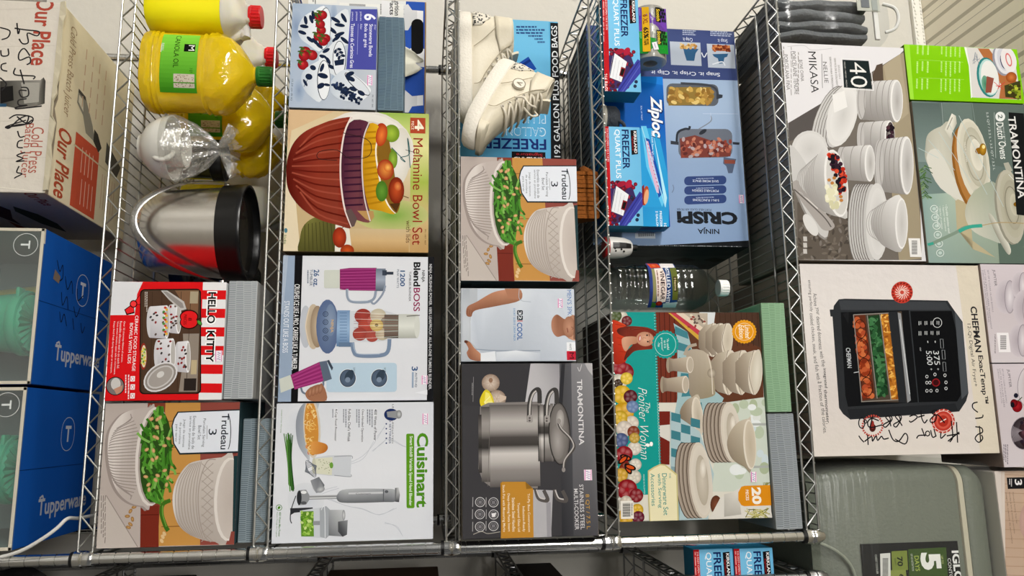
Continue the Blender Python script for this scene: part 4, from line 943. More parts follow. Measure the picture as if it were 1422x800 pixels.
    for i, (t, a, b) in enumerate((('Tri-Ply Base Construction', 398, 588), ('Induction-Ready', 462, 588), ('Tempered Glass Lid', 445, 588), ('Stainless Steel Handles', 420, 588), ('Deep-Heating Pasta Insert', 400, 588), ('Stock Pot with Measuring Marks', 358, 590))): A.T(t, 126 - i * 24.5, a, 141 - i * 24.5, b, '#f0e2c8', 'd', .006)
    A.z(350, 575); rng = random.Random(3)
    for x, y in ((1140, 445), (1205, 445), (1140, 505), (1207, 505), (1142, 567), (1207, 562)):
        A.O(x, y, 23, 23, 3, '#c9c7c9'); A.O(x, y, 15, 15, 2.5, '#8d8b8d'); A.R(x - 8, y - 8, x + 8, y + 8, '#77757a'); A.L([(x - 36, y - 24), (x - 36, y + 24)], 3.5, '#9a989a')
    A.P([(1196, 500), (1220, 496), (1214, 516), (1200, 518)], '#e4e2e4')
    A.L([(1110, 605), (1150, 590), (1180, 600), (1240, 590)], 3, '#a8a29a')
    A.z(700, 575); A.T('8 QT / 7.5 L', 412, 396, 433, 570, '#c0943c', 'd'); A.T('STAINLESS STEEL', 384, 348, 404, 572, '#d4d2d4', 'd', .005); A.T('MULTI-COOKER', 357, 370, 377, 574, '#d4d2d4', 'd', .005)
    A.P([(462, -150), (490, -150), (492, 620), (476, 620)], '#6a6058')
    A.z(); A.L([(645, 507), (820, 502)], 1.5, '#b4aea4'); A.L([(648, 752), (735, 749), (834, 743)], 2.2, '#a89c8a'); A.L([(641, 507), (647, 752)], 1.4, '#b0a9a0')
    c.sticker(813, 652, 824, 667)
    c.build('dark grey stock pot box with amber panel, picturing a large steel pot', 'box')
pot_box()

# -- freezer bag boxes
def gallon_box():
    w, h = .372, .252
    c = Carton('freezer_bag_box', -1.212, .20, 0, w, h, ZS[3], .12, None, front='#5caad6', side='#1c1c1f', top='#4a98c4')
    A = c.A; A.z(700, 0)
    A.R(-240, 95, 232, 1100, ['#74bde2', '#5caad6', '#6ab4dc'])
    A.P([(228, 112), (290, 116), (296, 1000), (232, 1000)], '#19191b'); A.T('192 GALLON PLUS FOOD BAGS', 240, 128, 270, 776, '#eceef0', 'u', .012)
    A.T('FREEZER', -110, 684, 208, 736, '#1a2a6c', 'l', .02); A.T('GALLON', 10, 628, 206, 672, '#d4e8f4', 'l', .004); A.T('GALLON', 14, 632, 202, 668, '#5caad6', 'l', -.012); A.T('PLUS', 90, 568, 206, 610, '#d4e8f4', 'l', .004); A.T('PLUS', 94, 572, 202, 606, '#5caad6', 'l', -.012)
    A.R(38, 750, 205, 850, '#1a1416'); A.T('KIRKLAND', 46, 776, 200, 800, '#e8e4e4', 'l', .02); A.T('Signature', 60, 754, 190, 772, '#b8282c', 'l')
    for i, (a, b) in enumerate(((60, 195), (60, 210), (60, 208), (120, 208), (150, 206), (165, 206))): A.G(a, 128 + i * 15, b, 138 + i * 15, 1, '#2a4a84', 'l', .8, i)
    A.P([(45, 330), (120, 280), (160, 340), (85, 395)], '#1c48a0'); A.P([(52, 340), (125, 292), (132, 302), (60, 352)], '#122f78'); A.P([(-150, 470), (20, 345), (70, 410), (-90, 540)], '#1c48a0'); A.P([(-210, 580), (-100, 520), (-60, 600), (-180, 680)], '#2a58b0')
    for i in range(6): A.E(204, 430 + i * 19, 3, 3, '#1a2a6c'); A.G(150, 424 + i * 19, 196, 434 + i * 19, 1, '#2a4a84', 'l', .7, i)
    c.build('blue gallon freezer bag box with a black top edge, behind the white high-top shoes', 'box')
gallon_box()

def quart(name, x, y, yaw, zb, quad, label, w=.2222, h=.0815, st=True):
    c = Carton(name, x, y, yaw, w, h, zb, .062, quad, front='#5aa6d2', side='#2f7fa6', top='#4f9cc8')
    A = c.A; M0 = [(836.5, 176), (888.5, 176), (840.5, 312), (892.7, 315.5)]
    A.H = homography(M0, [(0, 0), (0, h), (w, 0), (w, h)]); A.mpp = h / 52.0; A.z(835, 100, 3.2)
    A.P([(0, 230), (200, 230), (200, 700), (0, 700)], ['#7cc2e8', '#68b2dc', '#6ab4de', '#84c8ea'])
    A.R(-5, 230, 36, 720, '#b8181f'); A.T('216 EASY-OPEN 7 IN X 7.8 IN', 21, 252, 29, 400, '#f0d8d8'); A.T('216 BAGS', 12, 600, 30, 680, '#f4e4e4', 'd', .02); A.G(9, 252, 17, 470, 1, '#e0a8a8')
    A.T('FREEZER', 90, 256, 122, 434, '#14265c', 'd', .022); A.T('QUART PLUS', 55, 256, 82, 474, '#eef4f8', 'd', .008)
    A.P([(128, 258), (157, 256), (162, 366), (133, 370)], '#141012'); A.T('KIRKLAND', 144, 262, 157, 362, '#f0ecec', 'd', .025); A.T('Signature', 133, 285, 143, 350, '#b02428')
    A.P([(36, 520), (70, 488), (130, 500), (150, 560), (100, 660), (40, 680)], '#3a2a5c')
    rnd = random.Random(8)
    for i in range(46):
        xx, yy = rnd.uniform(38, 150), rnd.uniform(490, 685)
        if xx + (yy - 490) * .3 < 175: A.E(xx, yy, 9, 9, rnd.choice(['#b01c34', '#8c1428', '#c83450', '#20243c', '#a82038']), 0, '#4c0c1c')
    for xx, yy in ((150, 575), (130, 560), (165, 600), (120, 620), (160, 640), (155, 660)): A.E(xx, yy, 8, 8, '#2a3456', 0, '#18203c')
    A.E(118, 500, 14, 20, '#a81c38', 30); A.E(85, 500, 12, 22, '#9c1a34', 70); A.E(140, 628, 11, 12, '#c83450')
    A.P([(62, 508), (118, 548), (92, 640), (40, 618)], '#e6e8ec')
    for i in range(4): A.L([(62 + i * 15 - 8, 520 + i * 10), (42 + i * 15 - 4, 612 + i * 6)], 1.2, '#a8acb4')
    A.P([(92, 570), (112, 578), (100, 618), (82, 610)], '#8d1c20'); A.P([(94, 578), (108, 582), (98, 612), (86, 606)], '#18100f')
    A.P([(168, 535), (186, 548), (190, 590), (105, 688), (72, 690), (80, 660)], '#3a3f9c'); A.L([(172, 548), (80, 680)], 5, '#2a2c7c'); A.L([(182, 560), (95, 686)], 3, '#5a62b8')
    A.P([(150, 690), (185, 690), (185, 700), (140, 700)], '#6ab8e0')
    if st: c.st.append((881, 250 - 4, 887.5, 263))
    r = c.face('right'); r.hold = True
    if st: c.st[-1] = (880.5, 246.5, 887.5, 261)
    if quad is None or st is False: c.st = []
    o = c.build(label, 'box', 'quart freezer bag boxes')
    return o
quart('freezer_bag_box', -1.1585, -.0130, 1.6, ZS[4], [(833.6, -4), (884, -4), (838.6, 129.5), (887, 131)], 'blue quart freezer bag box under the purple and green tape pack, upper shelf', st=False)
quart('freezer_bag_box', -.8667, .0186, 1.11, ZS[4], None, 'blue quart freezer bag box beside the red and white bottle, upper shelf', st=False)
quart('freezer_bag_box', .0205, .014, 0, .5325, None, 'lower of the two stacked quart freezer bag boxes past the near post', st=False)
quart('freezer_bag_box', .0215, .014, 0, .5325 + .0835, None, 'upper of the two stacked quart freezer bag boxes past the near post', st=False)

def ziploc():
    w, h = .362, .1665
    c = Carton('storage_bag_box', -1.026, .098, 0, w, h, ZS[4], .046, None, front='#0b5cb4', side='#1a78b4', top='#0a4c9c')
    A = c.A; A.z(835, 100, 3.2)
    A.R(0, 20, 300, 260, ['#0a6cc8', '#0a55a8', '#0c58b0']); A.P([(0, 240), (300, 230), (300, 705), (0, 705)], ['#0c58b0', '#1058b4', '#2ca0d8', '#1c84c0'])
    A.P([(165, 20), (282, 20), (284, 60), (165, 40)], '#1478d0')
    A.P([(165, 250), (250, 250), (300, 480), (292, 600), (165, 600)], '#2a9ad4'); A.P([(176, 240), (200, 240), (285, 560), (270, 600), (200, 420)], '#64c4ec')
    A.P([(190, 290), (215, 300), (262, 470), (272, 540), (255, 560), (215, 420)], '#1350a8'); A.P([(196, 305), (208, 308), (252, 480), (256, 540), (246, 535), (212, 420)], '#d8b4cc')
    for i in range(12): A.L([(200 + i * 4.4, 318 + i * 17), (210 + i * 4.4, 322 + i * 17)], 4, '#c4587c')
    A.P([(230, 270), (292, 560), (285, 602), (278, 560)], '#b4e4f4'); A.L([(180, 245), (285, 600)], 4, '#a4dcf0')
    A.E(196, 550, 14, 44, '#d8743c', 8, '#a83a1c'); A.E(200, 555, 10, 34, '#e8a878', 8); A.P([(170, 520), (190, 500), (188, 590), (170, 600)], '#7a1c24')
    A.T('Ziploc', 204, 112, 276, 296, '#0a2c64', 'd', .05, .25); A.T('Ziploc', 208, 108, 272, 292, '#f6f8fa', 'd', .03, .25)
    for i in range(1): A.T('New Look! Same tight seal', 222, 262, 232, 392, '#e4f2fa', 'd', .005)
    A.T('SEAL UP TIGHT', 176, 150, 182, 215, '#cfe4f4')
    A.T('FREEZER', 260, 618, 270, 690, '#e8f4fa', 'd', .02); A.T('2 GALLON', 243, 618, 253, 690, '#e8f4fa', 'd', .02); A.T('10', 278, 672, 290, 690, '#e8f4fa', 'd', .02)
    r = c.face('right'); r.hold = True
    u = [(.006, .09), (.03, .09), (.03, .15), (.006, .15)]; k = [lin('#0c3c84')] * 3; r.tri([u[0], u[1], u[2]], k); r.tri([u[0], u[2], u[3]], k)
    c.build('dark blue two gallon storage bag box standing behind the quart freezer boxes', 'box', mat=GLOSS)
ziploc()

def fryer_box():
    w, h = .548, .374
    c = Carton('glass_air_fryer_box', -1.181, .155, 0, w, h, ZS[4], .26, [proj((-1.181, .155, ZS[4])), (1016, 34), proj((-.633, .155, ZS[4])), (1036, 356)], front='#8aa2c2', side='#2c3036', top='#6a7484', bottom='#55585c')
    A = c.A; A.z(700, 0)
    A.R(300, 105, 1180, 1300, ['#8ba2c2', '#a2b7d2', '#90a8ca', '#859dc0'])
    A.P([(400, 100), (1130, 110), (1142, 382), (400, 382)], '#3b4878'); A.R(1040, 112, 1130, 180, ['#4a5478', '#3b4878'])
    # pictures in the band
    A.R(985, 192, 1126, 318, '#b9c2d0'); A.R(800, 188, 952, 310, '#b4bdcb')
    A.R(1010, 196, 1102, 228, '#8d4a2c')
    rnd = random.Random(6)
    for i in range(40): A.E(rnd.uniform(1012, 1100), rnd.uniform(198, 228), 7, 6, rnd.choice(['#b46034', '#8a3c1c', '#c88048', '#6d2a14']))
    A.P([(1010, 246), (1092, 240), (1085, 258), (1072, 262), (1066, 292), (1044, 296), (1038, 268), (1018, 258)], '#2f5c84'); A.L([(1010, 300), (1060, 285), (1075, 305)], 6, '#dfe4ec')
    A.P([(862, 215), (940, 222), (925, 245), (918, 285), (880, 285), (868, 245)], '#2f5c84'); 
    for i in range(30): A.E(rnd.uniform(850, 930), rnd.uniform(198, 220), 7, 6, rnd.choice(['#c8a060', '#a87838', '#dcc088']))
    A.L([(955, 240), (968, 264), (982, 240)], 5, '#e4e8f0')
    A.T('Snap it', 1038, 158, 1088, 184, '#d4dae8', 'l'); A.T('Crisp it', 862, 160, 910, 184, '#d4dae8', 'l', .01); A.T('Snap it. Crisp it. Clip it.', 700, 336, 1048, 362, '#dfe4ee', 'l', .01)
    for i in range(3): A.G(1000, 122 + i * 10, 1118, 130 + i * 10, 1, '#aab4cc', 'l', .7, i); A.G(860, 124 + i * 10, 935, 132 + i * 10, 1, '#aab4cc', 'l', .7, i + 5)
    # glass fryer with potatoes
    A.RR(780, 405, 1040, 520, 30, '#5a5f68'); A.P([(790, 425), (1000, 420), (1020, 470), (1000, 510), (790, 520)], '#8a7034')
    for i in range(60): A.E(rnd.uniform(795, 1010), rnd.uniform(428, 508), 15, 9, rnd.choice(['#c4a050', '#a8803c', '#dcc078', '#8a6428']), rnd.uniform(0, 180))
    A.L([(850, 404), (985, 410), (1030, 435), (1036, 470)], 12, '#3c4048'); A.P([(1030, 455), (1062, 460), (1060, 475), (1030, 485)], '#343840')
    A.RR(838, 640, 1110, 790, 36, '#6a707c'); A.P([(845, 690), (920, 672), (1000, 700), (1105, 735), (1100, 785), (850, 790)], '#7a3c34')
    for i in range(80): A.E(rnd.uniform(848, 1100), rnd.uniform(700 + 10 * sin(i), 785), 12, 8, rnd.choice(['#a85a48', '#8c4034', '#c07c64', '#5c2a28', '#b0a0a4']), rnd.uniform(0, 180))
    A.L([(830, 720), (835, 660), (870, 640), (890, 640), (895, 625)], 11, '#2c3038'); A.P([(800, 700), (838, 706), (838, 722), (800, 718)], '#343840'); A.P([(1112, 708), (1148, 712), (1146, 724), (1112, 722)], '#343840'); A.E(960, 655, 22, 10, '#2c3038', -35); A.L([(940, 640), (1000, 600), (1000, 570)], 5, '#7d8490')
    A.L([(960, 560), (1140, 560)], 2, '#c4d0e4'); A.L([(1000, 555), (1000, 590)], 2, '#c4d0e4')
    A.z(700, 200)
    A.P([(1065, 78), (1130, 88), (1120, 120), (1110, 162), (1088, 162), (1078, 125), (1062, 110)], '#55627a'); A.R(1068, 92, 1124, 112, '#8a4a3c')
    for y0, y1, t in ((174, 220, 'SAVE MORE SPACE'), (224, 268, 'PORTABLE DESIGN'), (273, 318, '5-IN-1 FUNCTIONS')):
        A.RR(866, y0, 1078, y1, 20, '#33467a'); A.T(t, 908 if t[0] != 'P' else 906, y0 + 20, 1038 if t[0] != '5' else 1040, y0 + 32, '#d4dcec', 'l', .01); A.G(925, y0 + 9, 1020, y0 + 15, 1, '#9aa8c8', 'l', .8)
    A.L([(806, 255), (815, 235), (810, 215)], 3, '#6a7890')
    A.T('CRiSPi', 830, 358, 1134, 424, '#1c2026', 'l', .05); A.T('PORTABLE GLASS AIR FRYER', 830, 340, 1000, 351, '#2c3440', 'l'); A.T('NINJA', 932, 440, 1040, 474, '#1c2026', 'l', .02)
    A.R(630, 455, 725, 480, '#c9d0d8')
    for i in range(14): A.R(645 + i * 5.4, 452, 647.5 + i * 5.4, 470, '#2c3038')
    A.P([(300, 515), (1200, 520), (1200, 560), (300, 560)], '#17191c'); A.T("THE POWER OF A FULL-SIZED AIR FRYER. NOW IN THE PALM OF YOUR HANDS.", 560, 526, 1155, 538, '#d4d8de', 'l', .008)
    r = c.face('right'); r.z(700, 200)
    r.P([(500, 560), (1250, 548), (1100, 660), (500, 660)], '#3f4246')
    for x, y in ((760, 575), (890, 572), (1040, 572)): r.P([(x - 60, y), (x, y - 12), (x + 60, y), (x, y + 12)], '#141517')
    for x, y in ((760, 600), (900, 602)): r.P([(x - 50, y), (x, y - 8), (x + 50, y), (x, y + 8)], '#1c1e20')
    c.sticker(700 + 1142 / 3.555, 200 + 278 / 3.555, 700 + 1168 / 3.555, 200 + 322 / 3.555)
    c.build('large upside-down pale blue glass air fryer box at the back of the upper shelf', 'box', mat=GLOSS)
fryer_box()

def dinnerware():
    c = Carton('dinnerware_set_box', -.4560, .0050, .89, .4197, .3184, ZS[4], .3, [(847.7, 433.4), (1054, 433.4), (859, 723.5), (1071, 721)], front='#d8d4c8', side='#0f8a84', top='#14706c', bottom='#3a2a22')
    A = c.A; A.z(700, 380); rnd = random.Random(12)
    A.P([(735, 185), (1265, 185), (1280, 640), (760, 640)], '#5c3624'); A.P([(735, 185), (860, 185), (850, 640), (750, 640)], '#6d2c1c')
    for i in range(5): A.L([(735 + 25 * i, 190), (752 + 22 * i, 640)], 4, '#4a1c12')
    A.P([(1040, 185), (1260, 185), (1265, 370), (1040, 260)], '#4a3226')
    for i in range(8): A.L([(1060 + 27 * i, 190), (1068 + 27 * i, 360)], 3, '#3a2418')
    A.P([(960, 185), (1040, 185), (1030, 260), (950, 260)], '#d4d8da')
    # cloth
    A.P([(830, 245), (900, 290), (960, 520), (1080, 620), (1000, 800), (820, 800), (850, 620), (850, 330)], '#9cb8bc')
    for i in range(7): A.P([(838 + i * 10, 260 + i * 78), (900 + i * 14, 290 + i * 70), (905 + i * 14, 325 + i * 70), (838 + i * 8, 300 + i * 78)], '#3f7c88')
    A.P([(805, 195), (830, 195), (985, 310), (960, 335)], '#c8a03c'); A.P([(815, 195), (850, 195), (990, 300), (975, 322)], '#b83a4a'); A.P([(842, 195), (905, 195), (1005, 285), (990, 305)], '#d8c8b4'); A.P([(880, 195), (1000, 195), (1000, 285)], '#b4a898')
    for i in range(18): A.E(rnd.uniform(900, 985), rnd.uniform(200, 270), 8, 5, rnd.choice(['#6d5a50', '#8d3a34', '#d8ccb8', '#5a4a44']), rnd.uniform(0, 180))
    A.P([(1100, 640), (1290, 615), (1320, 1080), (1000, 1080)], '#c8d0c4')
    for i in range(26): A.E(rnd.uniform(1110, 1300), rnd.uniform(640, 1000), rnd.uniform(14, 34), rnd.uniform(14, 34), rnd.choice(['#d8dcd8', '#b4c0a8', '#e2e6e6', '#a8b496', '#c8d4d8']))
    A.R(1180, 745, 1300, 757, '#a8aca8'); A.R(1210, 1015 - 60, 1310, 967, '#a8aca8')
    LN, DK = '#b9ab98', '#6d5e50'
    def mug(xl, xr, y0, y1):
        ym, ry = (y0 + y1) / 2, (y1 - y0) / 2
        A.E(xl + 8, ym, 13, ry * .95, '#9c8e7c'); A.P([(xl + 8, ym - ry * .85), (xl + 30, y0 + 12), (xr, y0), (xr, y1), (xl + 30, y1 - 12), (xl + 8, ym + ry * .85)], ['#8d7f6e', '#a89a88', '#c2b6a4', '#9a8c7a', '#85776a', '#7a6c5e']); A.E(xr, ym, 18, ry, '#d4cabc'); A.E(xr + 2, ym, 14, ry * .86, '#b4a898')
    # bowls stacked
    def bowls(x0, step, n, y0, y1, d, dep):
        ym, ry = (y0 + y1) / 2, (y1 - y0) / 2
        for i in range(n):
            x = x0 + i * step
            A.P([(x - dep, ym - ry * .45), (x - dep * .6, ym - ry * .85), (x, ym - ry), (x, ym + ry), (x - dep * .6, ym + ry * .85), (x - dep, ym + ry * .45)], ['#8d8070', '#a89b89', '#c9bfae', '#a4988a', '#8a7d6e', '#7d7062'])
            A.E(x, ym, d, ry, '#d8cfc0', 4); A.E(x + 2, ym, d * .8, ry * .93, '#bcb09e', 4, '#cfc5b4'); A.L([(x - d * .2, ym - ry), (x - d * .9, ym), (x - d * .2, ym + ry)], 3, '#8a7d6e')
    bowls(1030, 34, 3, 245, 415, 28, 75); bowls(1110, 64, 3, 380, 605, 36, 100); A.E(1246, 488, 24, 112, '#dcd6c8', 4, '#cbc2b2')
    A.PS([(900, 385), (1000, 400), (1035, 560), (1025, 610), (920, 615), (905, 500)], ['#a89c8c', '#b9ad9c', '#a0947f', '#94886f', '#8d8170', '#988c7a']); A.E(1020, 495, 22, 24, '#c4b8a6', 0, '#8a7e6e'); A.L([(1000, 400), (1018, 480), (1025, 600)], 5, '#d4cabb'); A.L([(885, 405), (905, 365), (945, 352)], 14, '#a89c8c')
    mug(800, 912, 412, 495); mug(770, 890, 508, 595)
    A.PS([(862, 690), (885, 640), (920, 615), (960, 615), (965, 810), (920, 790), (880, 750)], ['#7d6d5c', '#948673', '#b0a492', '#c4b8a6', '#9a8e7c', '#85786a', '#7a6c5c']); A.E(950, 712, 28, 100, '#d8cfc0', -6); A.E(953, 712, 22, 92, '#b4a896', -6, '#ccc2b2')
    def plates(x0, step, n, ym, ry, d):
        for i in range(n):
            x = x0 + i * step; A.E(x, ym, d, ry, '#54463c', -5); A.E(x + 4, ym, d, ry - 3, '#a4978a', -5); A.E(x + 8, ym, d - 6, ry - 8, '#8d8072', -5)
        x = x0 + n * step; A.E(x, ym, d + 6, ry, '#cfc6b8', -5); A.E(x + 4, ym, d, ry * .92, '#bdb3a4', -5, '#d4ccc0'); A.E(x + 6, ym, d * .6, ry * .66, '#c9c0b2', -5, '#b0a696'); A.E(x + 10, ym - ry * .3, d * .3, ry * .25, '#e6e0d6', 0, '#c9c0b2')
    plates(1020, 19, 5, 790, 150, 44)
    A.PS([(1095, 850), (1110, 790), (1150, 740), (1200, 722), (1215, 730), (1215, 975), (1180, 960), (1120, 920)], ['#8d806e', '#a89b88', '#b9ad9a', '#c9beac', '#ccc2b0', '#a09482', '#948874', '#8a7d6c']); A.E(1208, 850, 32, 124, '#dcd4c6', -3); A.E(1211, 850, 26, 116, '#b9ac98', -3, '#c9bdaa')
    A.z(700, 575)
    A.P([(760, -10), (814, -10), (812, 252), (766, 250)], '#6d2016'); A.P([(757, 60), (815, 55), (815, 140), (760, 110)], '#d4d0c8')
    A.P([(815, -10), (960, 90), (1030, 300), (1000, 530), (820, 530)], '#a9bfc4')
    for i in range(3):
        for j in range(5):
            if (i + j) % 2 == 0: A.P([(820 + i * 48, j * 44 - 6 + i * 14), (866 + i * 48, j * 44 + 6 + i * 14), (866 + i * 48, j * 44 + 48 + i * 14), (820 + i * 48, j * 44 + 36 + i * 14)], '#3c7884')
    A.P([(820, 260), (870, 270), (860, 530), (820, 530)], '#7c98a0'); plates(890, 19, 4, 330, 188, 50)
    A.E(1040, 450, 28, 45, '#7d4a34', 0, '#55301f'); A.P([(1060, 420), (1160, 370), (1310, 460), (1320, 530), (1000, 530)], '#d8d4cc'); A.P([(1080, 400), (1150, 385), (1165, 500), (1080, 510)], ['#c4c0b8', '#dcd8d0', '#b4b0a8', '#a8a49c'])
    for i in range(34): A.L([(rnd.uniform(1180, 1310), rnd.uniform(470, 525)), (rnd.uniform(1180, 1310), rnd.uniform(470, 525))], 4, rnd.choice(['#8a8a3c', '#a8a454', '#6a6a2a', '#c0b878']))
    for i in range(8): A.L([(1275 + i * 5, 345), (1285 + rnd.uniform(-10, 10), 360)], 3, '#8a8a4c')
    A.P([(1150, 392), (1165, 365), (1180, 360), (1315, 358), (1318, 458), (1180, 460), (1165, 455), (1150, 430)], '#d88a18'); A.T('20', 1217, 368, 1264, 452, '#f4ece0', 'd', .045); A.T('PIECES', 1187, 380, 1202, 432, '#f4ece0', 'd', .01)
    # teal band and flowers
    A.z(700, 380)
    A.P([(525, 185), (735, 185), (768, 1090), (560, 1090)], '#12938c'); 
    for i in range(60): A.E(738 + i * .52, 190 + i * 14.6, 6, 6, '#12938c'); A.E(736 + i * .52, 190 + i * 14.6, 2, 2, '#bfe4e0')
    cols = ['#8c1420', '#b4202c', '#d8b020', '#e4c83c', '#e0d8cc', '#7a1a24', '#c8482c', '#5a3018', '#c43a54', '#3a4a74']
    big = [(575, 215, 30, '#d8d2c4'), (600, 235, 26, '#6d1a20'), (545, 210, 30, '#4a5a2a'), (590, 490, 46, '#8c1420'), (560, 460, 40, '#a01c28'), (560, 540, 42, '#e4dccc'), (560, 545, 22, '#3a2410'), (600, 520, 30, '#e8c83c'), (578, 600, 46, '#e4b820'), (585, 690, 52, '#dca818'), (620, 610, 34, '#5c1020'), (630, 660, 30, '#6d88b4'), (625, 740, 36, '#e0d6c8'), (570, 745, 40, '#d8a020'), (600, 770, 34, '#d8d0c4')]
    A.z(700, 380)
    for x, y, r, k in big:
        A.E(x, y, r, r, k, 0, mixc(k, '#200808', .35))
        for j in range(5): A.E(x + r * .5 * cos(j * 1.26), y + r * .5 * sin(j * 1.26), r * .42, r * .34, mixc(k, '#ffffff', .12), j * 72, mixc(k, '#200808', .2))
    A.z(700, 575)
    for x, y, r, k in [(570, 20, 36, '#dcb428'), (590, 75, 40, '#e0d4c8'), (635, 90, 30, '#8c3a1c'), (575, 130, 36, '#4a5c8c'), (640, 170, 34, '#e4dccf'), (590, 200, 42, '#a01824'), (640, 120, 26, '#c8a43c'), (600, 270, 34, '#8c2c10'), (645, 250, 30, '#e4dccf'), (640, 310, 34, '#dcd4c4'), (575, 300, 34, '#d8a830'), (605, 370, 50, '#9c1420'), (650, 400, 34, '#8c1822'), (600, 430, 30, '#dcd0c0'), (655, 470, 30, '#e0b428'), (600, 500, 40, '#d8a820'), (660, 505, 30, '#6d1430')]:
        A.E(x, y, r, r, k, 0, mixc(k, '#200808', .4))
        for j in range(5): A.E(x + r * .5 * cos(j * 1.26 + x), y + r * .5 * sin(j * 1.26 + x), r * .42, r * .34, mixc(k, '#ffffff', .12), j * 72, mixc(k, '#200808', .25))
    for x, y, a in ((598, 215, 20), (610, 270, 60), (585, 225, -40), (620, 262, 20)): A.E(x, y, 30, 14, '#1c0c08', a); A.E(x, y, 20, 8, '#c84a14', a)
    A.R(575, 425, 637, 512, '#e8e4dc')
    for i in range(16): A.R(584, 436 + i * 4.2, 622, 438 + i * 4.2 + (i % 3) * .6, '#1c1c1c')
    A.G(625, 436, 633, 500, 1, '#444444')
    # person on the panel
    A.z(700, 380)
    A.PS([(525, 235), (560, 238), (600, 262), (612, 300), (600, 345), (605, 400), (590, 440), (535, 440), (528, 300)], ['#b83014', '#c83a18', '#d04a20', '#c03414', '#b02c10', '#c03a18', '#a82810', '#981f0c', '#b43014'])
    for i in range(5): A.L([(540 + i * 6, 250 + i * 34), (600, 262 + i * 32)], 2.5, '#8c1c0a')
    A.PS([(555, 275), (600, 262), (650, 262), (700, 268), (740, 285), (765, 315), (760, 350), (735, 372), (690, 378), (640, 385), (610, 412), (588, 430), (600, 385), (630, 350), (600, 320), (560, 300)], ['#4a1810', '#6d2416', '#7a2a1a', '#7d2c1c', '#6d2214', '#5a1c10', '#5a1c10', '#6d2416', '#7d2c1c', '#6d2214', '#5a1c10', '#4a1810', '#5a1c10', '#6d2416', '#7a2a1a', '#5a1c10'])
    A.PS([(575, 330), (590, 315), (630, 312), (655, 320), (650, 345), (620, 355), (598, 385), (582, 370)], ['#c89478', '#d0a084', '#c08a6c', '#b47e62', '#b07a5e', '#b98468', '#c08c70', '#c89478'])
    A.E(690, 325, 44, 36, '#d8a88c', 8, '#b98266'); A.E(664, 322, 7, 16, '#b04a44', 5); A.E(665, 322, 3, 12, '#f0e4e0', 5); A.E(700, 306, 5, 4, '#2c1c18'); A.E(704, 338, 5, 4, '#2c1c18'); A.L([(709, 298), (712, 312)], 3, '#6a3a28'); A.L([(714, 330), (712, 346)], 3, '#6a3a28'); A.L([(696, 322), (680, 318), (680, 328)], 2.5, '#a87258')
    A.PS([(715, 278), (748, 292), (762, 325), (745, 365), (720, 372), (735, 345), (738, 315)], ['#6d2214', '#5a1c10', '#4a160c', '#5a1c10', '#6d2214', '#7d2c1c', '#6d2416'])
    for i in range(5): A.L([(600 + i * 8, 270 + i * 2), (700, 268 + i * 2), (750, 300 + i * 3)], 2, '#8d3a24' if i % 2 else '#54180e')
    # round badges and script
    for i in range(22): A.E(790 + 58 * cos(i * .2856), 352 + 62 * sin(i * .2856), 9, 9, '#12938c')
    A.E(790, 352, 58, 62, '#12938c'); A.O(790, 352, 52, 56, 2, '#bfe4e0')
    for i, (t, a, b) in enumerate((('"As useful', 322, 378), ('as it is', 332, 370), ('gorgeous!"', 318, 384), ('- Ree', 340, 364))): A.T(t, 798 - i * 15, a, 809 - i * 15, b, '#e8f4f2')
    A.T('The', 694, 640, 716, 690, '#f0f4f2', 'd', -.01, .4); A.T('Pioneer Woman', 664, 565, 706, 918, '#f4f6f4', 'd', -.016, .4)
    A.z(700, 575); A.E(705, 155, 10, 8, '#f4f6f4', 30); A.E(722, 150, 8, 11, '#f4f6f4')
    A.T('MADE IN FLOWER', 685, 298, 692, 395, '#bfe4e0')
    A.z(700, 380)
    for i in range(24): A.E(1183 + 54 * cos(i * .2618), 288 + 52 * sin(i * .2618), 8, 8, '#e09a1c')
    A.E(1183, 288, 54, 52, '#de941a'); A.O(1183, 288, 45, 43, 2, '#f4e2b8'); A.T('Limited', 1186, 254, 1212, 322, '#f8f0dc', 'd', .01, .2); A.T('Edition', 1156, 254, 1182, 322, '#f8f0dc', 'd', .01, .2)
    A.z(700, 575)
    A.P([(706, 280), (735, 262), (765, 248), (790, 250), (830, 282), (850, 300), (858, 530), (715, 530), (708, 420)], '#c8bd84'); A.P([(712, 285), (738, 268), (766, 255), (788, 257), (826, 288), (844, 305), (851, 530), (720, 530), (714, 420)], '#e6deb8')
    A.T('THE', 810, 292, 818, 318, '#2a8a84'); A.T('Dinnerware Set', 779, 294, 803, 498, '#2a8a84', 'd', .004); A.T('with Serving', 752, 294, 774, 462, '#2a8a84', 'd', .004); A.T('Accessories', 722, 294, 742, 452, '#2a8a84', 'd', .004)
    c.sticker(700 + 1212 / 3.555, 575 + 292 / 3.555, 700 + 1240 / 3.555, 575 + 342 / 3.555)
    c.build('teal floral dinnerware set box picturing cream dishes and a person in red', 'box', mat=GLOSS)
dinnerware()
ribbed('flat_box', -.4750, -.0035, .65, .2278, .0518, ZS[4] + .3198, '#93b594', '#648a68', 'flat pale green ribbed box lying on the teal dinnerware box', depth=.2, seed=12)
ribbed('flat_box', -.2444, .0022, -.86, .2299, .0561, ZS[4] + .3198, '#9aa0a4', '#5c646a', 'flat grey ribbed box lying on the dinnerware box beside the green one', depth=.2, seed=15)
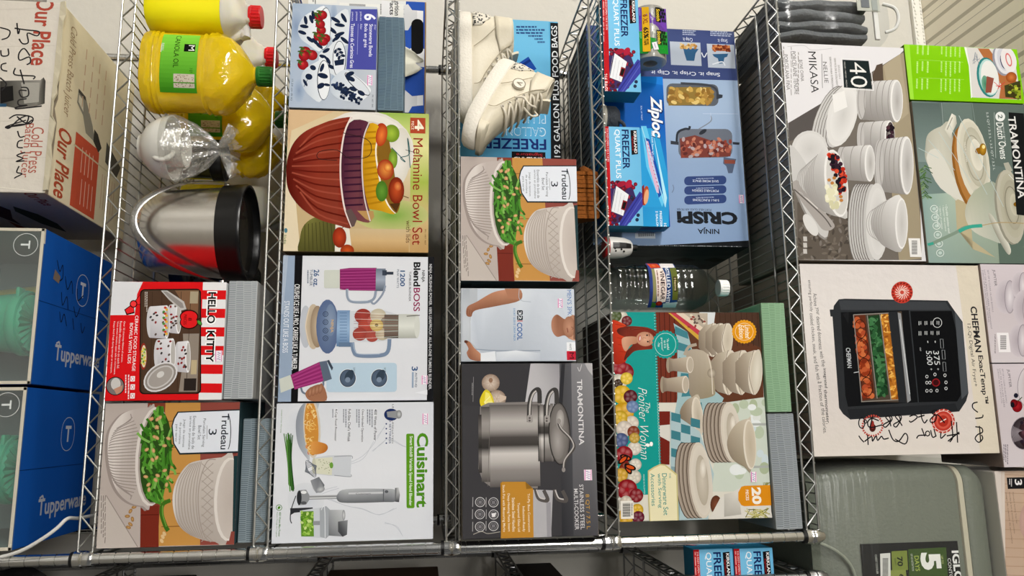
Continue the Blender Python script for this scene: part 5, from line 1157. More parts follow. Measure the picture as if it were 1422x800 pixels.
# ------------------------------------------------------------------ boxes on top of the rack
def china_box():
    c = Carton('bone_china_box', -1.0702, -.0034, .40, .5017, .2942, ZS[5], .32, [(1084, 60.5), (1254, 65), (1108, 360), (1285, 364.6)], front='#d9d6d6', side='#8d8378', top='#5a4438', bottom='#8d857c')
    A = c.A; A.z(1022, 0)
    A.R(215, 210, 860, 620, '#dcdadd'); A.P([(865, 240), (840, 230), (808, 262), (520, 450), (255, 612), (300, 1290), (940, 1300)], '#6d665f')
    A.P([(808, 262), (830, 255), (925, 1280), (800, 1290), (700, 340)], '#9c9078'); A.P([(690, 320), (720, 310), (725, 400), (660, 400)], '#54473c'); A.P([(520, 450), (255, 612), (262, 700), (480, 640), (560, 500)], '#55504e'); A.P([(725, 320), (808, 262), (850, 560), (780, 620)], '#a89c84')
    A.P([(300, 1000), (560, 940), (600, 1290), (305, 1290)], '#5d554d')
    rnd = random.Random(5)
    for i in range(90): A.E(rnd.uniform(310, 560), rnd.uniform(1060, 1285), 14, 6, rnd.choice(['#6d645a', '#4a433c', '#77706a']), rnd.uniform(0, 180))
    W1, W2, W3 = '#d8d6d4', '#b9b6b4', '#94908d'
    def stack(x0, x1, y0, y1, d, n, inner='#c9c7c5'):
        ym, ry = (y0 + y1) / 2, (y1 - y0) / 2
        A.P([(x0, ym - ry * .88), (x1, y0), (x1, y1), (x0, ym + ry * .88)], [W2, W1, W3, '#85817e']); A.E(x0, ym, d * .7, ry * .88, W2)
        for i in range(n):
            t = (i + .5) / n; x = x0 + (x1 - x0) * t; A.O(x, ym, d * .9, ry * (.88 + .12 * t), 3, '#8d8986', 0, 90, 270, 12)
        A.E(x1, ym, d, ry, '#e2e0de'); A.E(x1 + 3, ym, d * .82, ry * .92, '#a8a4a1', 0, inner)
    # dinner plates and bowls
    for i in range(6): A.E(500 + i * 14 - 50, 580 - i * 0, 60, 165, '#6a6460', 22); A.E(503 + i * 14 - 50, 580, 60, 162, '#c2c0be', 22)
    A.E(520, 570, 72, 160, '#d8d6d4', 14); A.E(525, 568, 58, 136, '#c4c2c0', 14, '#dcdad8'); A.P([(470, 470), (530, 450), (545, 530), (480, 560)], '#e4e2e0')
    stack(612, 790, 392, 605, 32, 6); stack(610, 755, 596, 772, 26, 3, '#3a2a2c'); 
    for i in range(26): A.E(758 + rnd.uniform(-14, 14), 684 + rnd.uniform(-70, 70), 10, 10, rnd.choice(['#20161c', '#3a2430', '#15101a', '#4a2c34']))
    stack(700, 840, 675, 965, 34, 6)
    A.E(360, 740, 88, 92, '#cfcdcb'); A.E(362, 740, 74, 78, '#c2c0be', 0, '#d4d2d0')
    A.E(345, 950, 52, 250, '#8d8986', -22); A.E(350, 945, 50, 245, '#c4c2c0', -22); A.E(365, 1110, 26, 60, '#d4d2d0', -30)
    stack(510, 655, 718, 900, 26, 3, '#d0cecc')
    A.z(1022, 200)
    A.PS([(280, 220), (300, 180), (330, 230), (470, 380), (472, 420), (430, 425), (390, 380)], '#a49e9a'); A.L([(285, 225), (420, 350), (465, 410)], 6, '#5d5854'); A.L([(310, 235), (400, 320)], 5, '#d4d0cc')
    A.PS([(330, 200), (350, 130), (400, 60), (450, 32), (545, 340), (500, 360), (420, 330), (360, 270)], ['#a8a5a2', '#b9b6b4', '#c4c2c0', '#d8d6d4', '#d4d2d0', '#a8a5a2', '#94908d', '#94908d'])
    for i in range(10): A.O(440 - i * 9, 190, 60, 150 - i * 8, 2.5, '#9c9895', -8, 110, 250, 12)
    A.E(490, 196, 56, 168, '#e2e0de', -8); A.E(493, 196, 48, 156, '#c9c6c2', -8)
    for i in range(70):
        y = rnd.uniform(55, 250); A.E(450 + (y - 50) * .28 + rnd.uniform(0, 55) * (1 - (y - 130) ** 2 / 20000), y, 11, 11, rnd.choice(['#1c141c', '#2c1c28', '#141018', '#3a2230', '#c83c24', '#b02c1c', '#d0482c']))
    for i in range(26): A.E(470 + rnd.uniform(-25, 30), rnd.uniform(200, 315), 12, 14, rnd.choice(['#dcd8b8', '#e6e2cc', '#ccc8a4']))
    for x, y in ((455, 180), (470, 195), (480, 170), (515, 280), (512, 262)): A.E(x, y, 9, 8, '#b4783c')
    for i in range(7): A.E(590 + i * 12, 390, 44, 195, '#6a6460', 0); A.E(593 + i * 12, 390, 44, 190, '#bdbbb9', 0)
    A.E(690, 385, 56, 190, '#cfcdcb'); A.E(695, 385, 44, 165, '#bdbbb9', 0, '#d4d2d0')
    A.PS([(660, 400), (670, 340), (700, 300), (740, 280), (815, 270), (820, 520), (740, 515), (690, 470)], ['#a8a5a2', '#b4b1af', '#c0bebc', '#cccac8', '#dcdad8', '#b4b1af', '#9c9895', '#94908d'])
    for i in range(7): A.O(760 - i * 12, 395, 50, 122 - i * 8, 2.5, '#9c9895', 0, 100, 260, 12)
    A.E(812, 396, 32, 126, '#e4e2e0'); A.E(814, 396, 26, 117, '#bdbab7', 0, '#d0cecc')
    A.R(850, 470, 908, 562, '#e8e6e4')
    for i in range(15): A.R(862, 482 + i * 4.6, 890, 484.4 + i * 4.6, '#1c1c1c')
    A.P([(905, 240), (925, 240), (938, 590), (912, 590)], '#dcdadb'); A.L([(303, 572), (938, 583)], 8, '#dcdadb')
    for i in range(3): A.R(330, 455 + i * 30, 348, 478 + i * 30, '#c4c0bc')
    A.z(1022, 0)
    A.P([(520, 296), (650, 300), (668, 440), (528, 434)], '#1c2526'); A.L([(514, 290), (656, 294), (675, 446), (522, 440), (514, 290)], 5, '#e4e4e4', True); A.T('40', 558, 308, 640, 432, '#e4e2de', 'd', -.006); A.T('PIECES / PIÈCES / PIEZAS', 533, 306, 541, 432, '#c4c2be')
    A.T('MIKASA', 359, 258, 397, 462, '#2c2a2c', 'd', -.004); A.L([(418, 268), (422, 438)], 2, '#55524f'); A.T('NELLIE', 428, 308, 447, 412, '#4a4746', 'd', -.006)
    for i, (x, t, a, b) in enumerate(((500, 'SERVICE FOR 8', 322, 390), (484, 'SERVICE DE 8 COUVERTS', 288, 430), (462, 'SERVICIO PARA 8 PERSONAS', 282, 445))): A.T(t, x, a, x + 9, b, '#77736f')
    A.T('BONE CHINA', 312, 300, 328, 405, '#5a5755'); A.T('PORCELAINE TENDRE', 278, 258, 298, 470, '#5a5755'); A.T('PORCELANA FINA', 240, 274, 258, 448, '#5a5755'); A.G(300, 262, 308, 470, 1, '#8d8986'); A.G(266, 236, 272, 492, 1, '#8d8986'); A.G(228, 235, 236, 440, 1, '#8d8986')
    A.L([(250, 235), (330, 228), (370, 250), (470, 240)], 3, '#c2c0c4')
    b = c.face('left')
    c.build('white forty piece bone china box picturing stacked white dishes, on the rack top', 'box')
china_box()

def plate_box():
    c = Carton('plate_box', -1.0790, -.0043, -.3, .1359, .2836, ZS[5] + .2955, .24, [(1252.7, 62), (1411.6, 70), (1264, 140.6), (1422, 143.5)], front='#7cbc10', side='#5c8c10', top='#6ca810', bottom='#5a7a14')
    A = c.A; A.z(1022, 0)
    A.R(820, 215, 1425, 520, ['#84c818', '#78bc0c', '#7cc010'])
    A.P([(820, 220), (850, 222), (880, 500), (850, 505)], '#98d43c')
    A.L([(900, 300), (1125, 312)], 1.5, '#a8d860'); A.L([(905, 390), (1130, 398)], 1.5, '#a8d860')
    for y0, y1 in ((228, 292), (308, 385), (395, 470)): A.G(880, y0, 960, y1 - 15, 3, '#b8e078', 'd', .3, int(y0)); A.G(1005, y0, 1118, y1, 5, '#b8e078', 'd', .3, int(y1))
    A.P([(1128, 236), (1150, 240), (1175, 480), (1165, 488), (1152, 330)], '#e4e8dc'); A.P([(1140, 238), (1345, 250), (1368, 262), (1405, 492), (1172, 484), (1158, 340)], '#cfccc8')
    A.P([(1195, 244), (1250, 246), (1330, 360), (1402, 420), (1405, 490), (1300, 488), (1310, 420)], '#a8683c'); 
    A.E(1310, 305, 40, 75, '#8d8d98', -15); A.E(1318, 300, 38, 72, '#d4d4d8', -15); A.E(1318, 300, 26, 56, '#c4c4cc', -15); A.E(1320, 310, 14, 36, '#3a3c5c', -15); A.E(1345, 300, 36, 62, '#dcd8d8', -15); A.E(1345, 300, 14, 34, '#cc6a6a', -15); A.E(1345, 300, 9, 26, '#dcd8d8', -15)
    A.E(1245, 385, 52, 98, '#2a7a78', -10); A.E(1250, 385, 46, 90, '#a8ccc8', -10); A.E(1255, 385, 42, 82, '#dcdcd8', -10); A.E(1235, 420, 18, 44, '#3a7a5c', -10, '#6a9c84'); A.P([(1240, 380), (1275, 390), (1262, 460), (1235, 460)], '#8a4a3c')
    for i in range(7): A.L([(1300, 430), (1275 + i * 9, 408 + (i % 3) * 18)], 3, '#c83a34')
    A.E(1358, 385, 26, 26, '#c8743c', 0, '#8c4418'); A.P([(1325, 425), (1400, 400), (1402, 485), (1330, 480)], '#3c3c1c')
    rnd = random.Random(3)
    for i in range(26): A.E(rnd.uniform(1335, 1400), rnd.uniform(425, 485), 9, 7, rnd.choice(['#8a9a24', '#5a6a18', '#b4b83c', '#3a3414']))
    for i in range(12): A.L([(1165 + rnd.uniform(0, 30), 260 + rnd.uniform(0, 60)), (1170 + rnd.uniform(0, 40), 270 + rnd.uniform(0, 60))], 2, '#8a9098')
    c.build('bright green plate box standing on the bone china box, near the ceiling', 'box', mat=GLOSS)
plate_box()

def oven_box():
    c = Carton('dutch_oven_box', -.9387, -.0095, .52, .3744, .3302, ZS[5] + .2955, .3, None, front='#6a7a72', side='#4c5a54', top='#55625c', bottom='#7d7468')
    A = c.A; A.z(1022, 0); A.mpp = .3302 / 190
    A.P([(855, 505), (1700, 505), (1700, 1300), (930, 1310)], ['#5c6a66', '#55625d', '#6a7a74', '#7d9490']); A.R(850, 510, 1020, 800, ['#55625f', '#6a7a76', '#7d8d8a']); A.P([(1020, 505), (1160, 505), (1190, 800), (1035, 800)], '#66756f'); A.P([(1160, 505), (1700, 505), (1700, 900), (1190, 800)], '#5a6862')
    A.L([(1015, 508), (1035, 800)], 3, '#8d9a96'); A.L([(1165, 508), (1195, 700)], 3, '#77867f')
    A.z(1022, 200)
    A.P([(905, 250), (1080, 240), (1320, 260), (1320, 590), (945, 590)], ['#84a09c', '#a8b8a8', '#9aa894', '#8a9888', '#8aa09a']); A.P([(1080, 240), (1150, 245), (1170, 520), (1280, 560), (1090, 420)], '#b4a888'); A.P([(1290, 440), (1500, 400), (1500, 600), (1300, 590)], '#5a6a60')
    # pots
    A.z(1022, 0)
    A.PS([(935, 720), (950, 660), (1010, 625), (1060, 625), (1100, 980), (1010, 900), (940, 800)], ['#a4a294', '#b0aea0', '#bcbaac', '#a8a698', '#c4c2b4', '#cfcdc0', '#b4b2a4']); A.PS([(940, 780), (1000, 740), (1090, 900), (1200, 1000), (1160, 1010), (1010, 930)], '#d0cec4')
    A.P([(1030, 640), (1065, 560), (1085, 572), (1090, 610), (1065, 660), (1060, 690)], ['#d0cdc0', '#e2dfd4', '#c4c1b4', '#a8a598', '#cfccc0', '#b4b1a4']); A.L([(1042, 640), (1068, 580)], 4, '#8d8a7d')
    A.E(1150, 830, 78, 215, '#8a5a24', -10); A.E(1158, 825, 74, 208, '#a8743c', -10); A.E(1172, 790, 76, 208, '#d0ccbc', -10); A.E(1176, 782, 66, 185, '#b8b4a2', -10, '#c9c5b5'); A.E(1180, 775, 52, 150, '#d0ccbc', -10, '#b0ac9a'); A.O(1178, 780, 40, 112, 6, '#9c9888', -10); A.E(1188, 765, 30, 80, '#c4c0b0', -10, '#d8d4c6'); A.E(1200, 745, 20, 16, '#8a5c14', 0); A.E(1218, 738, 18, 30, '#c0902c', 0, '#7a5410'); A.E(1222, 725, 8, 10, '#ecd890')
    A.T('TRAMONTINA', 1130, 700, 1138, 800, '#e4e0d4', 'd', 0) 
    A.z(1022, 200)
    A.E(1195, 262, 26, 42, '#b9b7aa', -14); A.E(1205, 265, 16, 30, '#d8d6ca', -14)
    A.PS([(1130, 330), (1180, 230), (1290, 200), (1330, 470), (1250, 470), (1160, 420)], ['#b4b4a4', '#a8ac98', '#98a090', '#a8b0a4', '#b9bbae', '#c9c7b8'])
    A.PS([(1245, 350), (1270, 360), (1350, 500), (1352, 545), (1330, 530), (1280, 440)], ['#a8a698', '#c9c7ba', '#d8d6ca', '#bfbdb0', '#98968a', '#8d8b7e'])
    A.P([(1320, 95), (1345, 90), (1365, 130), (1340, 150)], '#a8a698')
    A.E(1345, 315, 66, 185, '#8d8a7c', -8); A.E(1355, 310, 66, 185, '#b4b0a0', -8); A.E(1360, 305, 56, 162, '#98947f', -8, '#b0ac9a'); A.E(1364, 302, 42, 125, '#b9b5a4', -8, '#a09c8a'); A.O(1362, 302, 32, 92, 5, '#84806f', -8); A.E(1375, 300, 22, 55, '#aaa692', -8, '#bfbba8'); A.E(1385, 298, 16, 12, '#7a5410'); A.E(1400, 292, 14, 24, '#b4882c', 0, '#6d4a0e'); A.L([(1345, 150), (1420, 230)], 3, '#d4d8d4')
    # herbs, icons, text
    rnd = random.Random(9)
    for i in range(40):
        x, y = 930 + rnd.uniform(-8, 10), 105 + i * 4; A.L([(x, y), (x + rnd.choice([-1, 1]) * rnd.uniform(14, 40), y + rnd.uniform(10, 26))], 4, rnd.choice(['#4a6a3c', '#5c7a4a', '#3a5630', '#7a9464']))
    for i, y in enumerate((320, 362, 404, 448, 492, 538)): A.O(978 + i * 6, y, 18, 17, 2.5, '#dfe6e2'); A.E(978 + i * 6, y, 9, 8, '#b9cac4')
    for i in range(4): A.T(('• Durable stainless steel', '• Superior heat control', '• Ideal for all cooktops', '• Oven safe')[i], 1040 - i * 17, 300 + i * 4, 1050 - i * 17, 440 - i * 10, '#e4eae6')
    A.L([(950, 500), (1080, 440), (1130, 412), (1215, 402)], 14, '#7d9080'); A.L([(1100, 432), (1150, 410), (1215, 403)], 16, '#3ca08c'); A.L([(946, 497), (975, 490)], 12, '#3ca08c'); A.L([(1215, 402), (1300, 388), (1420, 392)], 4, '#a8946c')
    for k in range(5): A.L([(900 + k * 50, 20 - 40 * k), (1000 + k * 80, 70 + k * 60)], 2.5, '#b4c4c4')
    A.z(1022, 0)
    A.P([(1345, 555), (1420, 560), (1470, 1070), (1385, 1060)], '#17191a'); A.T('TRAMONTINA', 1366, 575, 1404, 980, '#dcdad8', 'd', .015)
    A.E(1304, 576, 24, 24, '#e4e6e4'); A.T('2', 1293, 566, 1315, 586, '#4c5a54', 'd', .02); A.T('Dutch Ovens', 1294, 606, 1330, 785, '#e8eae6', 'd', .006); A.L([(1274, 555), (1282, 780)], 2, '#b4beb8'); A.T('5.5 QT / 5.2 L • 3.5 QT / 3.3 L', 1250, 555, 1262, 840, '#c9d0cc'); A.T('ENAMELED CAST IRON', 1320, 605, 1327, 720, '#c9d0cc')
    c.build('grey-green box picturing two white lidded dutch ovens, standing on the bone china box', 'box', mat=GLOSS)
oven_box()

def fryer12():
    c = Carton('digital_air_fryer_box', -.5601, -.0031, .42, .4043, .4132, ZS[5], .36, [(1108, 366), (1358, 369), (1131, 631), (1387, 633)], front='#d8d0cc', side='#a89e98', top='#c4bab2', bottom='#9c8a80')
    A = c.A; A.z(1022, 380)
    A.R(300, -60, 1300, 900, ['#d8d2d0', '#e0dad6', '#d4ccc8', '#dcd4cc']); A.P([(1080, -60), (1250, -60), (1300, 900), (1200, 900)], '#d8cebc')
    # appliance
    A.P([(500, 128), (530, 125), (1040, 138), (1075, 190), (1115, 245), (1142, 600), (1130, 640), (1095, 690), (560, 718), (525, 690), (505, 660), (470, 215), (476, 160)], '#2c2e31'); A.P([(500, 132), (1030, 145), (1055, 185), (510, 180)], '#3c3f43'); A.P([(456, 178), (474, 178), (480, 215), (460, 212)], '#2c2e31'); A.P([(505, 625), (522, 625), (526, 665), (508, 660)], '#2c2e31')
    A.P([(510, 192), (845, 185), (890, 640), (548, 655), (535, 600)], '#121315'); A.P([(848, 190), (1060, 190), (1085, 300), (1110, 600), (1085, 640), (892, 640)], '#0e0f11'); A.L([(850, 188), (893, 642)], 4, '#35383c'); A.P([(1075, 195), (1115, 250), (1140, 600), (1108, 630)], '#4a4e53'); A.P([(560, 712), (1090, 688), (1075, 650), (545, 668)], '#232528')
    A.P([(548, 250), (548, 250), (520, 200), (550, 190)], '#1c1d1f')
    # window with food trays
    A.P([(572, 205), (810, 190), (845, 640), (612, 632)], '#4a3e34')
    A.P([(575, 208), (630, 205), (680, 615), (615, 628)], '#5c2c1c'); A.P([(640, 212), (700, 206), (745, 600), (690, 615)], '#1e3a20'); A.P([(706, 205), (742, 200), (795, 628), (760, 625)], '#a8641f'); rnd = random.Random(4)
    for i in range(90):
        t = rnd.random(); A.E(598 + t * 48 + rnd.uniform(-20, 20), 225 + t * 390, 14, 12, rnd.choice(['#a8482a', '#8c3418', '#c46a3c', '#7a2a14', '#b85830']), rnd.uniform(0, 180))
    for i in range(4): A.O(606 + i * 11, 275 + i * 95, 28, 46, 4, '#3c1a10', -6)
    for i in range(80):
        t = rnd.random(); A.E(670 + t * 46 + rnd.uniform(-22, 22), 220 + t * 380, 16, 8, rnd.choice(['#2c5a34', '#1c4024', '#3c7044', '#15301c', '#4a7c50']), rnd.uniform(0, 180))
    for i in range(80):
        t = rnd.random(); A.E(724 + t * 50 + rnd.uniform(-14, 14), 210 + t * 410, 12, 5, rnd.choice(['#d89a3c', '#b8742a', '#e4b45c', '#c8862c', '#8c4c18']), rnd.uniform(0, 180))
    for a, b in (((572, 205), (615, 632)), ((640, 208), (690, 618)), ((702, 204), (758, 628)), ((572, 205), (745, 198)), ((612, 632), (795, 626))): A.L([a, b], 4, '#8d8780')
    A.P([(745, 192), (790, 190), (835, 642), (795, 640)], '#26282b'); A.P([(790, 196), (806, 200), (855, 630), (838, 642)], '#8d8f92'); A.L([(800, 230), (850, 600)], 4, '#c9cbce')
    A.T('CHEFMAN', 540, 368, 562, 466, '#c9ccd0', 'd', .012); A.L([(575, 490), (600, 486)], 3, '#c9ccd0'); A.T('CRISP', 900, 370, 906, 388, '#c9ccd0')
    # display
    LC = '#d4d6d8'
    A.T('375', 970, 388, 998, 458, LC); A.T('5:00', 934, 388, 962, 458, LC); A.T('+', 986, 474, 996, 484, LC); A.T('+', 952, 474, 962, 484, LC); A.T('-', 975, 338, 979, 348, LC); A.T('-', 938, 338, 942, 348, LC)
    for i in range(4):
        for x in (902, 932, 962, 992): 
            if i < 2: A.G(x - 10, 240 + i * 50, x + 8, 262 + i * 50, 2, LC, 'd', .4, x + i)
    A.O(988, 248, 22, 24, 2.5, LC); A.E(980, 545, 20, 20, '#8c1c20'); A.E(980, 545, 15, 15, '#3a0c10')
    for x0, y0 in ((1002, 330), (1010, 385), (1014, 445)): A.L([(x0, y0), (x0 + 14, y0), (x0 + 17, y0 + 45), (x0 + 3, y0 + 45), (x0, y0)], 2.5, '#8d9094', True)
    for x, y in ((935, 515), (975, 505), (1025, 510), (935, 545), (950, 545), (1030, 545), (935, 585), (955, 585), (985, 585), (1030, 575)): A.O(x, y, 6, 7, 2.5, LC)
    # lettering
    A.T('CHEFMAN', 1166, 168, 1199, 398, '#2a282a', 'd', .03); A.T('ExacTemp™', 1197, 414, 1230, 654, '#2a282a', 'd', .022); A.T('12-Qt Digital Air Fryer+', 1150, 255, 1172, 568, '#3a3836')
    # the sentences run on a slight slant along the box, word by word
    words = 'Achieve your desired doneness with the integrated thermometer,'.split(); pos = [98, 168, 212, 288, 382, 425, 466, 570, 745]
    for i, wd in enumerate(words): A.T(wd, 381 + i * 8.4 - 4, pos[i], 381 + i * 8.4 + 14, pos[i + 1] - 8, '#3c3a3a', 'd', .012 if i > 5 else 0)
    words = 'ensuring perfectly cooked chicken, steak, and fish with a fraction of the calories.'.split(); pos = [32, 112, 196, 262, 346, 406, 448, 488, 530, 548, 632, 660, 702, 790]
    for i, wd in enumerate(words): A.T(wd, 352 + i * 6.6 - 4, pos[i], 352 + i * 6.6 + 14, pos[i + 1] - 8, '#3c3a3a')
    # seals
    A.E(812, 95, 54, 55, '#b8382c'); A.E(812, 95, 38, 38, '#c4483a'); 
    for i in range(16): a = i * pi / 8; A.L([(812 + 10 * cos(a), 95 + 10 * sin(a)), (812 + 24 * cos(a + .3), 95 + 24 * sin(a + .3)), (812 + 35 * cos(a + .5), 95 + 35 * sin(a + .5))], 3, '#f0e0d8')
    for i in range(18): a = i * 2 * pi / 18; A.L([(812 + 42 * cos(a), 95 + 42 * sin(a)), (812 + 50 * cos(a + .1), 95 + 50 * sin(a + .1))], 5, '#5c1814')
    A.E(1015, 735, 58, 60, '#b8382c'); A.O(1015, 735, 48, 50, 3, '#e4c8c0'); A.E(1015, 735, 36, 38, '#c85444'); A.E(1015, 735, 26, 28, '#a82c20'); A.L([(1000, 740), (1030, 725)], 4, '#f0e0d8')
    for i in range(16): a = i * 2 * pi / 16; A.L([(1015 + 50 * cos(a), 735 + 52 * sin(a)), (1015 + 57 * cos(a + .1), 735 + 59 * sin(a + .1))], 4, '#e4c8c0')
    for i in range(26): a = i * 2 * pi / 26; A.L([(668 + 44 * cos(a), 750 + 44 * sin(a)), (668 + 54 * cos(a), 750 + 54 * sin(a))], 7, '#b8483c')
    A.E(668, 760, 16, 20, '#4a1c18'); A.E(668, 745, 8, 20, '#8c2c24')
    # marker scribbles
    K = '#191719'
    A.z(1170, 560, 6.18)
    A.O(155, 165, 26, 44, 9, K); A.O(185, 155, 12, 14, 8, K)
    for p in ([(300, 150), (240, 130), (205, 160), (225, 205), (330, 185)], [(250, 105), (238, 150), (226, 200)], [(395, 108), (412, 140), (360, 205), (338, 185), (395, 150), (385, 115), (358, 122), (392, 165), (402, 200)], [(470, 100), (492, 130), (450, 205), (425, 185), (480, 150), (465, 108), (440, 118), (478, 165), (498, 198)],
              [(560, 120), (600, 108), (628, 125), (605, 150), (572, 168), (558, 155)], [(660, 70), (664, 130), (688, 178), (714, 150)], [(634, 128), (690, 112)], [(800, 75), (770, 72), (752, 95), (790, 120), (780, 165), (745, 175), (742, 145), (800, 110), (862, 182)],
              [(130, 272), (150, 302), (176, 328)], [(204, 265), (210, 352)], [(180, 322), (238, 282), (246, 322), (276, 278), (290, 316), (322, 282), (342, 306), (384, 298)], [(384, 228), (420, 312), (470, 326), (522, 262), (546, 300), (520, 352), (438, 308)],
              [(622, 308), (640, 284), (700, 282)], [(665, 222), (692, 292)], [(742, 240), (758, 300), (792, 288)], [(770, 230), (788, 296)], [(830, 262), (830, 312), (872, 276)], [(920, 165), (932, 300), (905, 345)], [(965, 176), (974, 352)], [(890, 338), (988, 262)], [(880, 292), (992, 276)],
              [(1150, 10), (1110, 22), (1108, 60), (1152, 98)], [(1128, 150), (1188, 142), (1196, 118)], [(1128, 220), (1182, 232), (1190, 268), (1148, 288), (1126, 322), (1158, 354), (1192, 322), (1180, 290)], [(1164, 214), (1174, 352)]): A.L(p, 10, K)
    A.O(716, 268, 18, 20, 9, K)
    A.z(); 
    A.P([(1338, 366), (1362, 366), (1362, 398), (1352, 392), (1350, 378)], '#b8a58a'); A.L([(1330, 374), (1345, 380), (1352, 398)], 2, '#8d7860'); A.P([(1368, 600), (1390, 590), (1390, 640), (1376, 632), (1380, 615)], '#b09a74'); A.L([(1362, 585), (1372, 600), (1370, 620), (1380, 632)], 1.6, '#e8dcc0'); A.L([(1290, 632), (1298, 618), (1310, 616)], 1, '#6d6058'); A.L([(1140, 622), (1180, 618), (1290, 626)], .8, '#b8a8a0')
    A.P([(1250, 627), (1380, 628), (1388, 640), (1200, 640)], '#c8a89c')
    for i in range(16): A.L([(1305 + 3 * (i % 8), 378 + (i // 8) * 6), (1305 + 3 * (i % 8), 384 + (i // 8) * 5)], .8, '#6d6864')
    c.build('worn white digital air fryer box with black marker scribbles, on the rack top', 'box', mat=MATTE)
fryer12()

def glass_bowl_boxes():
    for k, (x, y, yaw, w, h, quad, lab) in enumerate(((-.5625, -.0084, .43, .2167, .1367, None, 'pale glass bowl set box above the air fryer box, farther from the camera edge, showing clear bowls'), (-.3438, -.0074, .48, .2171, .1347, None, 'pale glass bowl set box above the air fryer box, showing red fruit in bowls'))):
        c = Carton('glass_bowl_box', x, y, yaw, w, h, ZS[5] + .4144, .2, quad, front='#c8bec2', side='#a89ea4', top='#b4aab0', bottom='#9a8a84')
        A = c.A; A.z(1022, 380); A.mpp = h / 82
        rnd = random.Random(k)
        if k == 0:
            A.R(1170, -60, 1600, 470, ['#cec4ca', '#c8bec2', '#d0c8cc'])
            A.T('JUPITER', 1268, -20, 1284, 62, '#5a5458', 'd', 0); 
            for i, (t, e) in enumerate((('SET OF 6 CLEAR GLASS BOWLS', 190), ('LOT DE 6 BOLS EN VERRE TRANSPARENT', 275), ('JUEGO DE 6 CUENCOS DE VIDRIO', 240))): A.T(t, 1252 - i * 12, -18, 1259 - i * 12, e, '#77707a')
            for xx, yy, r in ((1330, 115, 62), (1400, 60, 50), (1420, 170, 66), (1395, 330, 60), (1480, 260, 60)):
                A.E(xx, yy, r * .8, r * 1.35, '#a89ea6', 0, '#c9c0c6'); A.E(xx + r * .35, yy, r * .4, r * 1.3, '#ded8dc', 0, '#b4aab2'); A.O(xx + r * .35, yy, r * .4, r * 1.3, 3, '#8d848c'); A.O(xx, yy, r * .5, r * .9, 2.5, '#bcb2ba', 0, 90, 270)
            A.R(1292, 292, 1350, 388, '#ece8ea')
            for i in range(13): A.R(1304, 306 + i * 5.4, 1334, 308.6 + i * 5.4, '#2c282c')
            A.G(1274, 300, 1284, 400, 1, '#8d868a')
        else:
            A.R(1240, 440, 1700, 990, ['#cec4ca', '#c8bec2', '#d0c8cc'])
            A.T('JUPITER', 1340, 472, 1356, 562, '#5a5458')
            for i, (t, e) in enumerate((('SET OF 6 CLEAR GLASS BOWLS', 640), ('LOT DE 6 BOLS EN VERRE', 660), ('JUEGO DE 6 CUENCOS', 640))): A.T(t, 1322 - i * 12, 470, 1329 - i * 12, e, '#77707a')
            A.E(1460, 560, 70, 110, '#b4aab0', 0, '#d0c8cc'); A.O(1460, 560, 70, 110, 3, '#8d848c')
            A.E(1388, 655, 26, 30, '#a81c24', 0, '#6d0c14'); A.E(1372, 640, 18, 20, '#8c141c', 0, '#5a0a10'); A.E(1382, 602, 11, 12, '#1c1c2c'); A.E(1365, 648, 10, 14, '#14141c'); A.L([(1390, 630), (1412, 610)], 4, '#3a4a24')
            A.z(1022, 575); A.E(1420, 95, 62, 80, '#5a5054', 0, '#2c2428'); A.E(1435, 95, 40, 72, '#4a2c34', 0, '#2a1c20'); A.O(1420, 95, 62, 80, 3, '#8d848c')
            for i in range(16): A.E(1430 + rnd.uniform(-20, 20), 95 + rnd.uniform(-55, 55), 9, 9, rnd.choice(['#3a2c3c', '#5c3a44', '#241c28']))
            for i in range(8): A.L([(1370 + i * 6, 60 + i * 3), (1362 + i * 4, 95), (1372 + i * 6, 140 - i * 2)], 2, '#a89ea6')
            A.G(1318, 150, 1345, 250, 3, '#77707a')
        c.build('pale glass bowl set box picturing clear bowls, beside the dutch oven box' if k == 0 else 'pale glass bowl set box picturing red fruit and a dark bowl, above the marker scribbles', 'box', mat=GLOSS)
glass_bowl_boxes()

# box lying on the cooler, at the right-hand corner of the picture
def porcelain_box():
    c = Carton('porcelain_tray_box', -.118, .010, 0, .30, .16, 1.1975, .26, None, front='#b49a86', side='#c9beb6', top='#b4a498', bottom='#efe8e2')
    A = c.A; A.z(1022, 575); A.mpp = .16 / 110
    A.R(1200, 200, 1700, 900, ['#c8b09c', '#b89c86', '#c4ac98']); A.P([(1200, 250), (1310, 280), (1318, 900), (1200, 900)], '#d4cac2'); A.G(1276, 545, 1284, 600, 1, '#3a3634')
    for i in range(12): A.L([(1320, 300 + i * 45), (1500, 305 + i * 45)], 3, '#a88c74')
    A.P([(1312, 285), (1326, 285), (1330, 830), (1314, 830)], '#d4c8be')
    A.P([(1336, 314), (1440, 312), (1442, 368), (1342, 370)], '#1c1c1e'); A.T('3', 1376, 322, 1412, 352, '#eceaea', 'd', .02); A.G(1346, 320, 1364, 358, 2, '#d0cece')
    for i, t in enumerate(('Porcelain Serving Tray Set', 'Ensemble de bols de service en porcelaine', 'Juego de cuencos de porcelana')): A.T(t, 1372 - i * 14, 386, 1380 - i * 14, 540 + 50 * i, '#6d5a4c')
    A.E(1440, 530, 40, 90, '#c9a89c', 0, '#b4948a')
    c.build('tan wood-print porcelain tray box lying on the wrapped cooler', 'box')
porcelain_box()
